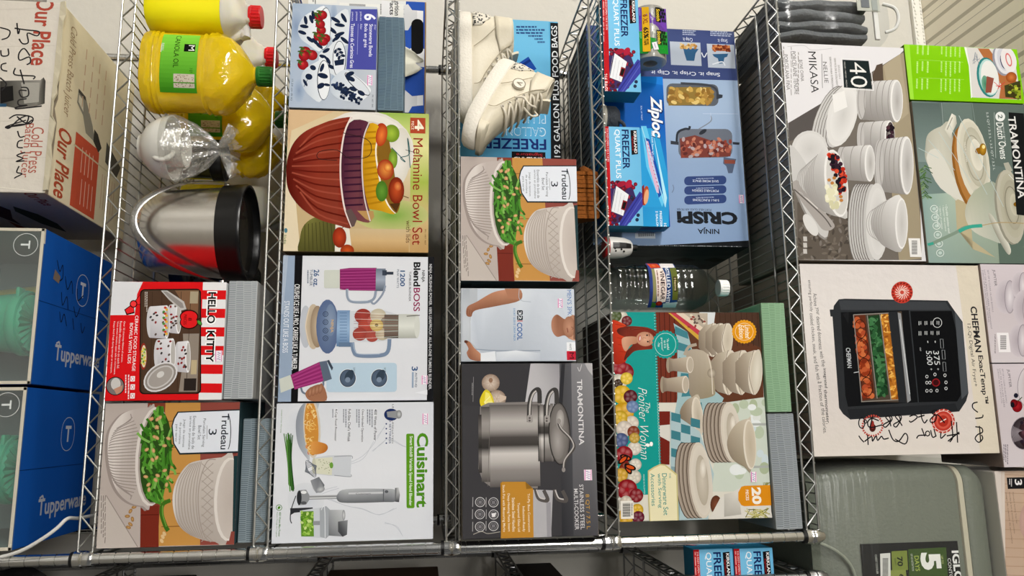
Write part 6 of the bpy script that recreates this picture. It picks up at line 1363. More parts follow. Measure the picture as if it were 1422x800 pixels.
# ------------------------------------------------------------------ bottom shelf
def juicer_box():
    c = Carton('juicer_box', -1.0935, .006, .3, .405, .238, -.98, .40, None, front='#cfc8bd', side='#b9ad9a', top='#ddd2b4')
    A = c.A; A.z(0, 0, 4.447)
    for i in range(5): A.L([(-60, 60 + i * 230), (360, 50 + i * 230)], 1.4, '#bdb6aa')
    A.T('Our Place', 205, -12, 318, 405, '#a5483a', 'd', .02)
    A.P([(0, 500), (250, 495), (270, 478), (282, 500), (276, 640), (225, 655), (100, 668), (0, 650)], ['#35332f', '#8a8780', '#4a4742', '#2c2a27', '#3a3834', '#77746c', '#5c5a54', '#2c2a28']); A.P([(130, 510), (245, 510), (240, 630), (150, 640)], '#9b9890'); A.P([(0, 540), (80, 530), (85, 620), (0, 640)], '#1c1b1a'); A.P([(-40, 640), (40, 640), (40, 660), (-40, 660)], '#2a4a64')
    A.z(0, 150, 4.706); A.T('Cold Press', 196, 126, 276, 425, '#a5584a', 'd'); A.T('Batch Juicer', 134, 100, 205, 455, '#a5584a', 'd')
    A.L([(0, 518), (300, 552)], 5, '#e0dacd')
    K = '#2a2829'; A.z(0, 0, 4.447)
    for p in ([(105, 142), (112, 210), (120, 180), (90, 175), (160, 185), (240, 195), (228, 222), (170, 205), (175, 262), (140, 270), (118, 240)], [(185, 345), (150, 300), (118, 330), (122, 372), (180, 352), (188, 385), (165, 400)], [(95, 420), (92, 462), (210, 470), (205, 490)], [(125, 430), (150, 520)], [(130, 540), (170, 545), (175, 590), (135, 600), (120, 560), (165, 560)], [(165, 610), (115, 620), (118, 650), (170, 650), (105, 662), (108, 672), (258, 655)],
              [(0, 170), (60, 190), (50, 230), (10, 245)], [(50, 300), (52, 340), (12, 345), (5, 310)], [(40, 390), (10, 400), (12, 430), (45, 440)], [(0, 480), (40, 520), (10, 560)],
              [(105, 720), (160, 760), (175, 715), (120, 735), (60, 790), (45, 785), (150, 770), (200, 740)]): A.L(p, 9, K)
    A.z(0, 150, 4.706)
    for p in ([(60, 70), (110, 45), (210, 60), (200, 100), (110, 110), (50, 130), (45, 120), (170, 80)], [(115, 150), (130, 190), (160, 185)], [(150, 210), (120, 220), (115, 255), (150, 260)], [(165, 290), (110, 310), (150, 330), (105, 350), (160, 345)], [(125, 380), (110, 420), (145, 430), (100, 455), (98, 460)]): A.L(p, 9, K)
    t = c.face('top'); t.z(0, 0, 4.447)
    # lettering on the lid follows the lid's own edge
    w, d = c.w, c.d
    def tt(txt, u0, v0, u1, v1, col, bold=0):
        vs, tr = glyphs(txt, bold, 0); k = lin(col)
        for q in tr: t.tri([(u0 + vs[i][0] * (u1 - u0), v0 + vs[i][1] * (v1 - v0)) for i in q], [k] * 3)
        t._n()
    tt('Cold Press Batch Juicer', w * .06, .035, w * .55, .072, '#9c8468'); tt('Our Place', w * .62, .03, w * .985, .09, '#a84a30', .02)
    def tp(pts, col):
        k = lin(col)
        for q in tessellate_polygon([[Vector((a, b, 0)) for a, b in pts]]): t.tri([pts[i] for i in q], [k] * 3)
        t._n()
    tp([(w * .585, .105), (w * .985, .105), (w * .985, .225), (w * .60, .225), (w * .585, .215)], '#c0533a')
    for i in range(8): tp([(w * (.64 + .17 * (i % 2)), .14 + .009 * i), (w * (.78 + .17 * (i % 2)), .14 + .009 * i), (w * (.78 + .17 * (i % 2)), .143 + .009 * i), (w * (.64 + .17 * (i % 2)), .143 + .009 * i)], '#e4b8a4')
    tp([(w * .35, .10), (w * .43, .098), (w * .47, .13), (w * .55, .15), (w * .56, .2), (w * .48, .18), (w * .36, .135)], '#8d897c'); tp([(w * .38, .104), (w * .42, .104), (w * .45, .13), (w * .39, .125)], '#d8d2bc'); tp([(w * .35, .10), (w * .37, .10), (w * .38, .138), (w * .36, .136)], '#4a4740')
    tp([(w * .49, .19), (w * .56, .19), (w * .6, .22), (w * .56, .235), (w * .5, .21)], '#3c3a34'); tp([(w * .5, .26), (w * .62, .26), (w * .66, .33), (w * .58, .35)], '#55524a')
    for i in range(4):
        for j in range(4): tp([(w * (.1 + .09 * i), .12 + .035 * j), (w * (.16 + .09 * i), .12 + .035 * j), (w * (.16 + .09 * i), .124 + .035 * j), (w * (.1 + .09 * i), .124 + .035 * j)], '#c4a488')
    for j in range(6): tp([(w * .7, .25 + .014 * j), (w * .9, .25 + .014 * j), (w * .9, .253 + .014 * j), (w * .7, .253 + .014 * j)], '#c4a488')
    tp([(w * .655, .1), (w * .665, .1), (w * .672, .39), (w * .664, .39)], '#c9bd9c'); tp([(w * .0, .006), (w * .2, .008), (w * .5, .016), (w * .56, .006), (w * .62, .02), (w, .012), (w, 0), (0, 0)], '#8d8272')
    r = c.face('right'); k0 = r
    def rp(pts, col):
        k = lin(col)
        for q in tessellate_polygon([[Vector((a, b, 0)) for a, b in pts]]): r.tri([pts[i] for i in q], [k] * 3)
        r._n()
    vs, tr = glyphs('Our Place', .02, 0)
    for q in tr: r.tri([(.0 + vs[i][0] * .09, .195 + vs[i][1] * .024) for i in q], [lin('#8d4438')] * 3)
    rp([(.10, .13), (.16, .15), (.24, .155), (.32, .14), (.24, .12), (.14, .115)], '#3a4030'); rp([(.07, .10), (.13, .11), (.2, .08), (.26, .07), (.18, .06), (.12, .08)], '#4a2c2a'); rp([(.22, .06), (.3, .07), (.37, .065), (.28, .05)], '#8a4830')
    rp([(.04, .08), (.09, .085), (.09, .07), (.05, .065)], '#8a3c30')
    o = c.build('dusty juicer box with torn top edge and marker scribbles, on the bottom shelf', 'box', mat=MATTE)
    # the torn flap standing proud of the front edge
    mb = MB(); mb.col = lin('#d6cdb4'); rr = random.Random(3); n = 26; vs = []; fs = []
    for i in range(n + 1):
        x = .0 + .40 * i / n; h0 = .008 + .002 * sin(i * .9) + rr.uniform(-.0015, .0015) if not (13 < i < 17) else .002
        vs += [(x, -.002, c.h - .004), (x, -.006 - rr.uniform(0, .003), c.h + h0), (x, .0, c.h - .004), (x, -.003, c.h + h0)]
    for i in range(n):
        a = i * 4; fs += [(a, a + 4, a + 5, a + 1), (a + 2, a + 3, a + 7, a + 6), (a + 1, a + 5, a + 7, a + 3)]
    mb.add(vs, fs); f = mb.build('torn_flap', MATTE, o); f['label'] = 'ragged torn cardboard flap'
juicer_box()

def bowl_gift_box(x, y, w, d, h, label, fold, marks, bx, ylw):
    """blue box with a clear window front and fluted bowls inside"""
    root = empty('bowl_gift_box', (x, y, -.9788)); tag(root, label, 'box', 'blue boxes of lidded bowls')
    t = .003; mb = MB(); blue, inn = '#1450a4', '#8d9a98'
    fn = lambda n: blue
    mb.box(0, t, h - t, w, d, h, .001, colfn=lambda n: blue if n.z > -.5 else '#9aa6a4'); mb.box(0, t, 0, w, d, t, .001, colfn=lambda n: '#8f9c9a')
    mb.box(0, d - t, t, w, d, h - t, 0, colfn=lambda n: '#93a09e' if n.y < 0 else blue); mb.box(0, t, t, t, d - t, h - t, 0, colfn=lambda n: blue if n.x < 0 else '#8a9694'); mb.box(w - t, t, t, w, d - t, h - t, 0, colfn=lambda n: blue if n.x > 0 else '#8a9694')
    A = Art([(0, 0), (0, d), (w, 0), (w, d)], w, d); A.mpp = 1.0 / 1.0
    # artwork measured on the lid itself (metres, front edge first)
    def P(pts, col):
        k = lin(col)
        for q in tessellate_polygon([[Vector((a, b, 0)) for a, b in pts]]): A.tri([pts[i] for i in q], [k] * 3)
        A._n()
    def txt(s, u0, v0, u1, v1, col, bold=0):           # reads from the front edge towards the back
        vs, tr = glyphs(s, bold, 0); k = lin(col)
        for q in tr: A.tri([(u1 - vs[i][1] * (u1 - u0), v0 + vs[i][0] * (v1 - v0)) for i in q], [k] * 3)
        A._n()
    def line(p, wd, col):
        for a, b in zip(p[:-1], p[1:]):
            a, b = Vector(a), Vector(b); n = (b - a).normalized(); n = Vector((-n.y, n.x)) * wd / 2; P([tuple(a + n), tuple(b + n), tuple(b - n), tuple(a - n)], col)
    P([(0, 0), (w, 0), (w, .004), (0, .004)], '#4a6894'); line([(w * fold, 0), (w * fold, d)], .0012, '#0a2a5c')
    txt('Tupperware', w * .72, .085, w * .86, .30, '#b9bcc4', .02); line([(w * .715, .088), (w * .70, .100), (w * .735, .105)], .004, '#b9bcc4')
    lx, ly = w * .30, .185
    line([(lx + .034 * cos(i * pi / 12) * (abs(cos(i * pi / 12)) ** -.25 if abs(cos(i * pi / 12)) > .01 else 1), ly + .030 * sin(i * pi / 12)) for i in range(25)], .0014, '#c9ccd4'); txt('T', lx - .017, ly - .012, lx + .016, ly + .014, '#c9ccd4', .03)
    if marks:
        for p in ([(.05, .06), (.07, .075), (.055, .085), (.08, .09), (.09, .075)], [(.075, .10), (.10, .115), (.08, .13), (.105, .14)], [(.09, .16), (.115, .165), (.10, .19)], [(.11, .09), (.135, .10), (.115, .115), (.14, .125)], [(.13, .15), (.15, .165), (.128, .18)], [(.15, .09), (.17, .1), (.152, .11), (.175, .125)], [(.155, .15), (.178, .16)], [(.16, .19), (.18, .2), (.165, .21)]): line([tuple(q.xy) for q in smooth_pts([(a_, b_, 0) for a_, b_ in p])], .0026, '#0c1220')
        P([(.07, .055), (.09, .05), (.095, .075), (.08, .08)], '#7a6a5c'); P([(.0, 0), (.03, 0), (.03, .006), (0, .005)], '#c9c4b4')
    b = MB(); A.emit(b, Vector((0, 0, h)), EX, EY, EZ); b2 = MB(); b2.v = mb.v + b.v; b2.f = mb.f + [tuple(i + len(mb.v) for i in q) for q in b.f]; b2.m = mb.m + b.m; b2.c = mb.c + b.c
    b2.build('carton', PRINT, root, fix=False)
    fr = MB(); fr.col = lin('#c9c2b2')
    for a in ((0, 0, 0, w, t, .006), (0, 0, h - .006, w, t, h), (0, 0, 0, .006, t, h), (w - .006, 0, 0, w, t, h)): fr.box(*a, .0006)
    fr.build('window_frame', PRINT, root)
    pn = MB(); pn.box(.004, .0006, .004, w - .004, .0012, h - .004)
    pane = pn.build('window', film('clear_window_film', (.9, .95, .94), .07, .08, .04, .12, 9), root)
    A = Art([(0, 0), (0, h), (w, 0), (w, h)], w, h); lx, lz = bx * .0 + w * .11, h - .032
    p = [(lx + .022 * cos(i * pi / 14), lz + .022 * sin(i * pi / 14)) for i in range(29)]
    for a, q in zip(p[:-1], p[1:]):
        a, q = Vector(a), Vector(q); n = (q - a).normalized(); n = Vector((-n.y, n.x)) * .0005; k = [lin('#d4dad8')] * 3
        A.tri([tuple(a + n), tuple(q + n), tuple(q - n)], k); A.tri([tuple(a + n), tuple(q - n), tuple(a - n)], k)
    vs, tr = glyphs('T', .02, 0)
    for q in tr: A.tri([(lx - .008 + vs[i][0] * .016, lz - .009 + vs[i][1] * .017) for i in q], [lin('#d4dad8')] * 3)
    lm = MB(); A.emit(lm, Vector((0, 0, 0)), EX, EZ, -EY, base=1e-4); lm.build('window_emblem', PRINT, root, fix=False)
    return root
def fluted_bowl(x, y, z, r, h, mat, label):
    root = empty('lidded_bowl', (x, y, z)); tag(root, label, 'bowl')
    mb = MB(); n = 48; vs = []
    for j, (rr, zz) in enumerate([(.55, 0), (.60, .04), (.72, .3), (.84, .62), (.93, .86), (.95, 1.0)]):
        vs.append([Vector((r * rr * (1 + .012 * cos(i * pi)) * cos(2 * pi * i / n), r * rr * (1 + .012 * cos(i * pi)) * sin(2 * pi * i / n), h * zz)) for i in range(n)])
    mb.loft(vs); mb.build('bowl_body', mat, root, smooth=True)
    ld = MB(); rings = []
    for rr, zz in [(1.0, -.012), (1.04, -.008), (1.05, 0), (1.03, .006), (.96, .008), (.93, .004), (.9, .012), (.5, .017), (.16, .018), (.1, .012), (.02, .012)]:
        fl = .0022 if .12 < rr < .92 else 0
        rings.append([Vector((r * rr * cos(2 * pi * i / n), r * rr * sin(2 * pi * i / n), h + zz + fl * (1 if i % 2 else -1))) for i in range(n)])
    ld.loft(rings)
    for a in (0.6, 3.7): ld.box(r * 1.02 * cos(a) - .012, r * 1.02 * sin(a) - .012, h - .004, r * 1.02 * cos(a) + .012, r * 1.02 * sin(a) + .012, h + .003, .002)
    ld.build('lid', mat, root, smooth=True)
    return root
TEAL = pm('teal_bowl_plastic', '#45b08a', 0.4, sss=.15); YEL = pm('yellow_bowl_plastic', '#d8cf7a', 0.4)
bowl_gift_box(-.6165, .004, .300, .33, .246, 'blue bowl box with a clear window, black scribbles on its lid, beside the juicer box', .47, True, 0, True)
bowl_gift_box(-.3105, .000, .292, .33, .243, 'blue bowl box with a clear window, cleaner lid, nearest the near post', .52, False, 0, True)
fluted_bowl(-.44, .075, -.9755, .062, .192, TEAL, 'teal lidded bowl inside the window of the scribbled blue box')
fluted_bowl(-.485, .215, -.9755, .058, .165, YEL, 'pale yellow lidded bowl behind the teal one, inside the scribbled blue box')
fluted_bowl(-.158, .075, -.9755, .062, .192, TEAL, 'teal lidded bowl inside the window of the cleaner blue box')
mb = MB(); pts = [(-.008, -.032, -.79), (-.0112, -.030, -.745), (-.022, -.030, -.705), (-.0417, -.026, -.672), (-.058, -.018, -.653), (-.0721, -.004, -.643), (-.068, .04, -.641), (-.066, .12, -.640), (-.062, .24, -.64), (-.03, .43, -.66), (-.02, .555, -.68)]
mb.tube(smooth_pts(pts), .0032, 8); tag(mb.build('power_cord', pm('white_cord_rubber', '#cfcdc8', .5), smooth=True), 'white cord hanging in a bend past the near post by the blue bowl box', 'cord')

# ------------------------------------------------------------------ oil on the lower shelf
OIL = pm('golden_oil_in_clear_plastic', '#ffdc18', .06, trans=.42, ior=1.4, coat=.6, bump=.6, bscale=20)
OILJ = pm('yellow_oil_in_milky_plastic', '#fff000', .4, sss=.2)
MILK = pm('milky_jug_plastic', '#faf4e2', .35, trans=.25, ior=1.2, sss=.3)
PET = film('clear_bottle_plastic', (.87, .88, .87), .05, .07, .0, .02, 30)
GREENCAP = pm('green_cap_plastic', '#1f6a1c', .35); REDCAP = pm('red_cap_plastic', '#d8141c', .35); DKRED = pm('dark_red_cap', '#7c1018', .4)
def cap_mesh(r, h, n=40):
    mb = MB(); rings = []
    for rr, z in [(1.02, 0), (1.04, .1), (1.04, .2), (1, .24), (1, .9), (.94, 1.0), (.02, 1.0)]:
        k = .025 if .2 < z < .95 else 0
        rings.append([Vector((r * (rr + (k if i % 2 else -k)) * cos(2 * pi * i / n), r * (rr + (k if i % 2 else -k)) * sin(2 * pi * i / n), h * z)) for i in range(n)])
    mb.loft(rings); return mb
def canola(x, y, rz, hw, hd, H, label, lab=True):
    root = empty('oil_bottle', (x, y, ZS[1] + .0015), rz); tag(root, label, 'oil bottle', 'golden oil bottles on the lower shelf')
    prof = [(.80, 0), (.93, .012), (.985, .05), (1.0, .085), (.955, .095), (.955, .105), (1.0, .115), (.955, .128), (.955, .142), (.985, .155), (.95, .17), (.95, .50), (.985, .515), (.955, .53), (.955, .545), (1.0, .56), (1.0, .60), (.97, .66), (.86, .735), (.68, .80), (.46, .855), (.27, .895), (.215, .91), (.21, .935)]
    mb = MB(); n = 84; rings = []
    for rr, z in prof:
        ring = []
        for i in range(n):
            a = 2 * pi * i / n; sw = 1 + (.03 * sin(9 * a + z * 24) if z > .56 and rr > .3 else 0) + (.012 * sin(9 * a) if z < .08 else 0)
            ca = math.copysign(abs(cos(a)) ** .75, cos(a)); sa = math.copysign(abs(sin(a)) ** .75, sin(a))
            k = max(0, (rr - .3) / .7); rx = hw * rr * sw; ry = (hd * k + hw * (1 - k)) * rr * sw
            ring.append(Vector((rx * ca, ry * sa, H * z)))
        rings.append(ring)
    mb.loft(rings); mb.build('bottle_body', OIL, root, smooth=True)
    c = cap_mesh(.0205 * hw / .085, .034).build('cap', GREENCAP, root); c.location = (0, 0, H * .93)
    if lab:                                     # label wrapped on the front of the body
        lw, lh = hw * 1.5, H * .305; z0 = H * .182
        q = [(0, 0), (0, 270), (360, 0), (360, 270)]
        A = Art(q, lw, lh); A.mpp = lh / 270
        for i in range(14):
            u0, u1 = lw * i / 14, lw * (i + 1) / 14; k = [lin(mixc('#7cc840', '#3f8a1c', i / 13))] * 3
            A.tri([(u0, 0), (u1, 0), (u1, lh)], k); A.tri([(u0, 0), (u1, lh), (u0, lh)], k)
        A._n()
        A.z(0, 0, 1)
        def TT(s, u0, v0, u1, v1, col, b=0):
            vs, tr = glyphs(s, b, 0)
            for t in tr: A.tri([(u0 * lw + vs[i][0] * (u1 - u0) * lw, v0 * lh + vs[i][1] * (v1 - v0) * lh) for i in t], [lin(col)] * 3)
            A._n()
        def RRR(u0, v0, u1, v1, col):
            k = [lin(col)] * 3; A.tri([(u0 * lw, v0 * lh), (u1 * lw, v0 * lh), (u1 * lw, v1 * lh)], k); A.tri([(u0 * lw, v0 * lh), (u1 * lw, v1 * lh), (u0 * lw, v1 * lh)], k); A._n()
        TT('CANOLA OIL', .03, .36, .62, .50, '#16330c', .004); RRR(.20, .62, .34, .92, '#10120f'); TT('M', .22, .74, .32, .90, '#e8ece4'); TT('3 QT', .62, .80, .70, .88, '#16330c'); RRR(.22, -.02, .36, .02, '#e4e6de')
        for i in range(6): RRR(.2 + i * .024, 0, .21 + i * .024, .08, '#c9cfc4')
        RRR(.72, .38, .93, .94, '#c9bfae'); r = random.Random(4)
        for i in range(60): u, v = r.uniform(.73, .91), r.uniform(.4, .9); RRR(u, v, u + .012, v + .025, '#8d7868')
        b = MB()
        def em(u, v, k):
            s = (u / lw - .5) * 1.5
            yy = -hd * .955 * max(0.0, 1 - (abs(s) / .955) ** (2 / .75)) ** (.75 / 2)
            return Vector((s * hw, yy - .0026 - k * 3e-5, z0 + v))
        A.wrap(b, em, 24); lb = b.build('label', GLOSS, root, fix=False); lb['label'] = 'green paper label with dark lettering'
    return root
canola(-.983, .082, .0, .087, .062, .245, 'big front bottle of golden canola oil with a green label')
canola(-.965, .278, .05, .083, .060, .250, 'golden oil bottle behind the white mug bundle, its green label half hidden')
canola(-.930, .398, -.05, .074, .050, .250, 'golden oil bottle at the back, behind the dark canister', False)
canola(-1.065, .398, .05, .055, .050, .255, 'slim golden oil bottle at the back beside the smaller milky jug', False)
def jug(x, y, rz, w, d, H, fill, label, caps=REDCAP, cx=-.035):
    root = empty('oil_jug', (x, y, ZS[1] + .0015), rz); tag(root, label, 'jug', 'milky oil jugs with screw caps')
    def ring(sx, sy, z, ox=0):
        return [Vector((ox + sx * math.copysign(abs(cos(a)) ** .5, cos(a)), sy * math.copysign(abs(sin(a)) ** .5, sin(a)), z)) for a in [2 * pi * i / 32 for i in range(32)]]
    lo = MB(); rings = [ring(w * .94, d * .94, 0), ring(w, d, .012), ring(w, d, H * .35), ring(w, d, H * fill)]
    lo.loft(rings); lo.build('jug_body', OILJ, root, smooth=True)
    up = MB(); z0 = H * fill
    up.loft([ring(w, d, z0 + .0004), ring(w * .97, d * .97, H * max(.69, fill + .02)), ring(w * .82, d * .86, H * .76, cx * .25), ring(w * .52, d * .62, H * .83, cx * .7), ring(.026, .026, H * .875, cx), ring(.022, .022, H * .885, cx), ring(.022, .022, H * .92, cx)])
    up.build('jug_shoulder', MILK, root, smooth=True)
    hd = MB(); hd.tube(smooth_pts([(cx + .02, 0, H * .86), (cx + .05, 0, H * .875), (w * .72, 0, H * .84), (w * .86, 0, H * .76), (w * .84, 0, H * .66)]), .0105, 10); hd.build('handle', MILK, root, smooth=True)
    c = cap_mesh(.0245, .026).build('cap', caps, root); c.location = (cx, 0, H * .905)
    return root
jug(-1.153, .105, 0, .080, .080, .222, .70, 'large milky jug of bright yellow oil with a red cap, farthest left', cx=.018)
jug(-1.116, .268, 0, .056, .058, .226, .60, 'smaller milky jug with a red cap, behind the big front oil bottle', cx=-.004)
jug(-.770, .390, 0, .055, .052, .275, .45, 'nearly hidden milky jug with a dark red cap behind the steel bucket', DKRED, cx=.0)

# ------------------------------------------------------------------ mug bundle, jar and bucket
CER = pm('white_glazed_ceramic', '#dcdad2', .22, coat=.3)
def mug_bundle():
    z = ZS[1] + .0018
    b = MB(); b.lathe([(.0, 0), (.028, 0), (.031, .006), (.034, .008), (.052, .022), (.063, .042), (.068, .062), (.069, .066), (.066, .066), (.060, .042), (.046, .022), (.0, .014)], 40)
    o = b.build('serving_bowl', CER, smooth=True); o.location = (-.812, .078, z); tag(o, 'white glazed bowl wrapped with a mug in clear plastic, beside the steel bucket', 'bowl')
    root = empty('coffee_mug', (-.814, .078, z + .016)); tag(root, 'white mug with a loop handle standing in the wrapped white bowl', 'mug')
    m = MB(); m.lathe([(0, 0), (.030, 0), (.036, .006), (.039, .03), (.041, .072), (.0415, .074), (.038, .074), (.036, .03), (.0, .008)], 36); m.build('mug_body', CER, root, smooth=True)
    h = MB(); h.tube(smooth_pts([(.022, -.032, .058), (.034, -.046, .060), (.044, -.052, .046), (.040, -.048, .030), (.026, -.036, .020)]), .0055, 10); h.build('handle', CER, root, smooth=True)
    fl = MB(); rr = random.Random(2); rings = []
    n = 48
    for j, (r, zz) in enumerate([(.0705, .055), (.0715, .068), (.066, .082), (.052, .108), (.034, .132), (.016, .150), (.010, .158), (.016, .164), (.030, .176), (.042, .186)]):
        f = [.000, .001, .003, .005, .006, .004, .003, .006, .012, .016][j]
        rings.append([Vector(((r + f * sin(i * 1.31 + j * .6) + rr.uniform(-f, f) * .3) * cos(2 * pi * i / n), (r + f * sin(i * 1.31 + j * .6)) * sin(2 * pi * i / n), zz + (f * .6 * sin(i * 2.1) if j > 6 else 0))) for i in range(n)])
    fl.loft(rings, cap=False); p = fl.build('plastic_wrap', film('gathered_clear_wrap', (.97, .97, .95), .2, .12, .14, .5, 55), smooth=True); p.location = (-.812, .078, z)
    tag(p, 'clear plastic wrap gathered into a ruffle over the white bowl and mug', 'plastic wrap')
mug_bundle()
def dark_jar():
    root = empty('canister', (-.832, .208, ZS[1] + .0015)); tag(root, 'dark canister with a black rim behind the wrapped white bowl', 'canister')
    b = MB(); b.lathe([(0, 0), (.040, 0), (.042, .004), (.043, .10), (.044, .125), (.0, .125)], 32); b.build('canister_body', pm('dark_olive_glass', '#3a3a1c', .15, coat=.5), root, smooth=True)
    l = MB(); l.lathe([(.0455, .112), (.0480, .114), (.0480, .136), (.0455, .139), (.042, .139), (.040, .132), (.0, .132)], 36); l.build('rim', BLACK, root, smooth=True)
dark_jar()
def ice_bucket():
    root = empty('ice_bucket', (-.650, .160, ZS[1] + .0015)); tag(root, 'brushed steel ice bucket with a black rim and drop handle', 'bucket')
    b = MB(); b.lathe([(0, 0), (.078, 0), (.083, .003), (.0865, .012), (.0915, .05), (.0965, .11), (.1005, .163), (.0, .163)], 56); b.build('bucket_body', STEEL, root, smooth=True)
    r = MB(); r.lathe([(.1005, .160), (.1045, .161), (.1075, .200), (.1080, .208), (.1062, .212), (.1010, .212), (.0985, .207), (.0972, .180), (.0, .178)], 56); r.build('rim_band', pm('black_rim_plastic', '#0d0d0e', .28), root, smooth=True)
    l = MB(); l.lathe([(.0, .188), (.086, .188), (.094, .190), (.0955, .196), (.094, .198), (.0, .198)], 48); l.build('lid', pm('smoky_lid_plastic', '#2c2a26', .2, coat=.4), root, smooth=True)
    k = MB(); k.box(.060, -.05, .1985, .092, -.022, .2015, .001); k.box(.088, -.05, .19, .091, -.022, .214, .001); k.build('lid_clip', film('clear_clip', (.9, .9, .88), .15, .05, .05, .0), root)
    h = MB(); pts = []
    n = 36; R0 = .1095
    for i in range(n + 1):
        a = pi * i / n; x = -R0 * cos(a); s = sin(a)
        pts.append((x * (1.0 - .02 * s), -R0 * s ** 1.0 * .98 - .004 * s, .158 - .152 * s ** 1.35))
    vs = []; fs = []
    P_ = [Vector(q) for q in pts]
    for i, q in enumerate(P_):
        t = (P_[min(i + 1, n)] - P_[max(i - 1, 0)]).normalized(); nrm = Vector((q.x, q.y, 0)).normalized(); w_ = t.cross(nrm).normalized()
        hw = .0055 + .002 * sin(pi * i / n)
        for sx, sn in ((-1, 0), (-.5, .0018), (.5, .0018), (1, 0), (.5, -.0012), (-.5, -.0012)): vs.append(q + w_ * hw * sx + nrm * (sn + .003))
    for i in range(n):
        for j in range(6): fs.append((i * 6 + j, i * 6 + (j + 1) % 6, (i + 1) * 6 + (j + 1) % 6, (i + 1) * 6 + j))
    fs += [tuple(range(6)), tuple(n * 6 + j for j in range(6))]
    h.add(vs, fs); h.build('drop_handle', pm('satin_steel', (.5, .49, .47), .25, 1.0), root, smooth=True)
    for s in (-1, 1):
        p = MB(); p.lathe([(0, 0), (.008, 0), (.008, .004), (.005, .006), (0, .006)], 16, M=Matrix.Translation((s * .106, 0, .158)) @ Matrix.Rotation(s * pi / 2, 4, 'Y')); p.build('pivot', STEEL, root, smooth=True)
ice_bucket()
def lump(name, x, y, z, rx, ry, h, mat, label, cat, seed=1, nz=.12):
    rr = random.Random(seed); mb = MB(); n = 36; rings = []
    ph = [rr.uniform(0, 6) for _ in range(8)]
    for j in range(15):
        t = j / 14; prof = (1 - (abs(2 * t - .9) / 1.12) ** 3.2); prof = max(prof, .05) ** .5
        rings.append([Vector((rx * prof * (1 + nz * sin(3 * a + ph[0] + t * 5) + nz * .6 * sin(7 * a + ph[1] - t * 9) + nz * .35 * sin(15 * a + ph[2] + 11 * t)) * cos(a), ry * prof * (1 + nz * sin(3 * a + ph[3] + t * 4)) * sin(a), h * t)) for a in [2 * pi * i / n for i in range(n)]])
    mb.loft(rings); o = mb.build(name, mat, smooth=True); o.location = (x, y, z); tag(o, label, cat); return o
lump('plastic_bag', -.585, .335, ZS[1] + .0015, .055, .05, .20, pm('black_bag_plastic', '#1b1b19', .2, bump=.8, bscale=28), 'crumpled dark plastic bag behind the steel ice bucket', 'bag', 4)

# ------------------------------------------------------------------ behind the stoneware box
def case_box():
    c = Carton('drink_case_box', -1.256, .215, 0, .290, .284, ZS[2], .21, None, front='#d8d9dc', side='#2a4c98', top='#8d7a64')
    A = c.A; A.z(350, 0)
    A.R(180, -60, 870, 560, '#2a4fa4'); A.R(200, -60, 760, 30, '#d8d9d8'); A.R(280, -60, 420, 14, '#dcdcd8')
    A.R(430, 20, 748, 200, '#e0e0dc'); A.G(630, 20, 676, 80, 4, '#77777a'); A.G(440, 20, 600, 36, 1, '#8d8d90')
    A.G(296, -20, 318, 20, 2, '#55585c')
    for y0 in (20, 430):
        A.P([(745, y0 + 10), (770, y0), (790, y0 + 30), (845, y0 + 34), (845, y0 + 90), (790, y0 + 96), (770, y0 + 130), (745, y0 + 130)], '#cdced0'); A.P([(745, y0 + 10), (640, y0 - 20), (640, y0 + 150), (745, y0 + 130)], '#dcdcde')
        for i in range(4): A.L([(690, y0 + 20 + i * 26), (752, y0 + 26 + i * 24)], 6, '#b0b2b8')
        A.R(815, y0 + 34, 845, y0 + 90, '#e2e2e4')
    A.R(690, 20, 748, 84, '#e0e0dc'); A.T('Nutrition', 704, -20, 728, 78, '#2c2c2c', 'd', .02); A.T('Facts', 680, -2, 702, 74, '#2c2c2c', 'd', .02)
    A.P([(750, 330), (840, 330), (845, 470), (790, 475), (750, 440)], '#2a4fa4'); A.R(780, 240, 850, 330, '#dcdcde')
    A.RR(786, 94, 846, 268, 28, '#0d0d0e'); A.R(852, -60, 872, 560, '#8d7350')
    o = c.build('blue and white drink case box with a black hand hole, behind the stoneware box', 'box')
    mb = MB(); rr = random.Random(1)
    def f(u, v):
        w = .012 + .034 * sin(pi * min(1, v * 1.05)) ** .8
        return Vector(((u - .5) * 2 * w + .012 * v, -.012 - .018 * sin(pi * v) - .006 * cos(u * 9 + v * 3), .155 * (1 - v) ** 1.1 + .01 * sin(u * 7)))
    mb.grid(f, 10, 14)
    p = mb.build('tissue_paper', pm('cream_tissue_paper', '#dcd9c8', .7, bump=.3, bscale=30), smooth=True); p.location = (-1.088, .212, ZS[2] + .115)
    s = p.modifiers.new('Solidify', 'SOLIDIFY'); s.thickness = .0012
    tag(p, 'cream crumpled tissue paper poking out of the blue drink case hand hole', 'tissue paper')
case_box()

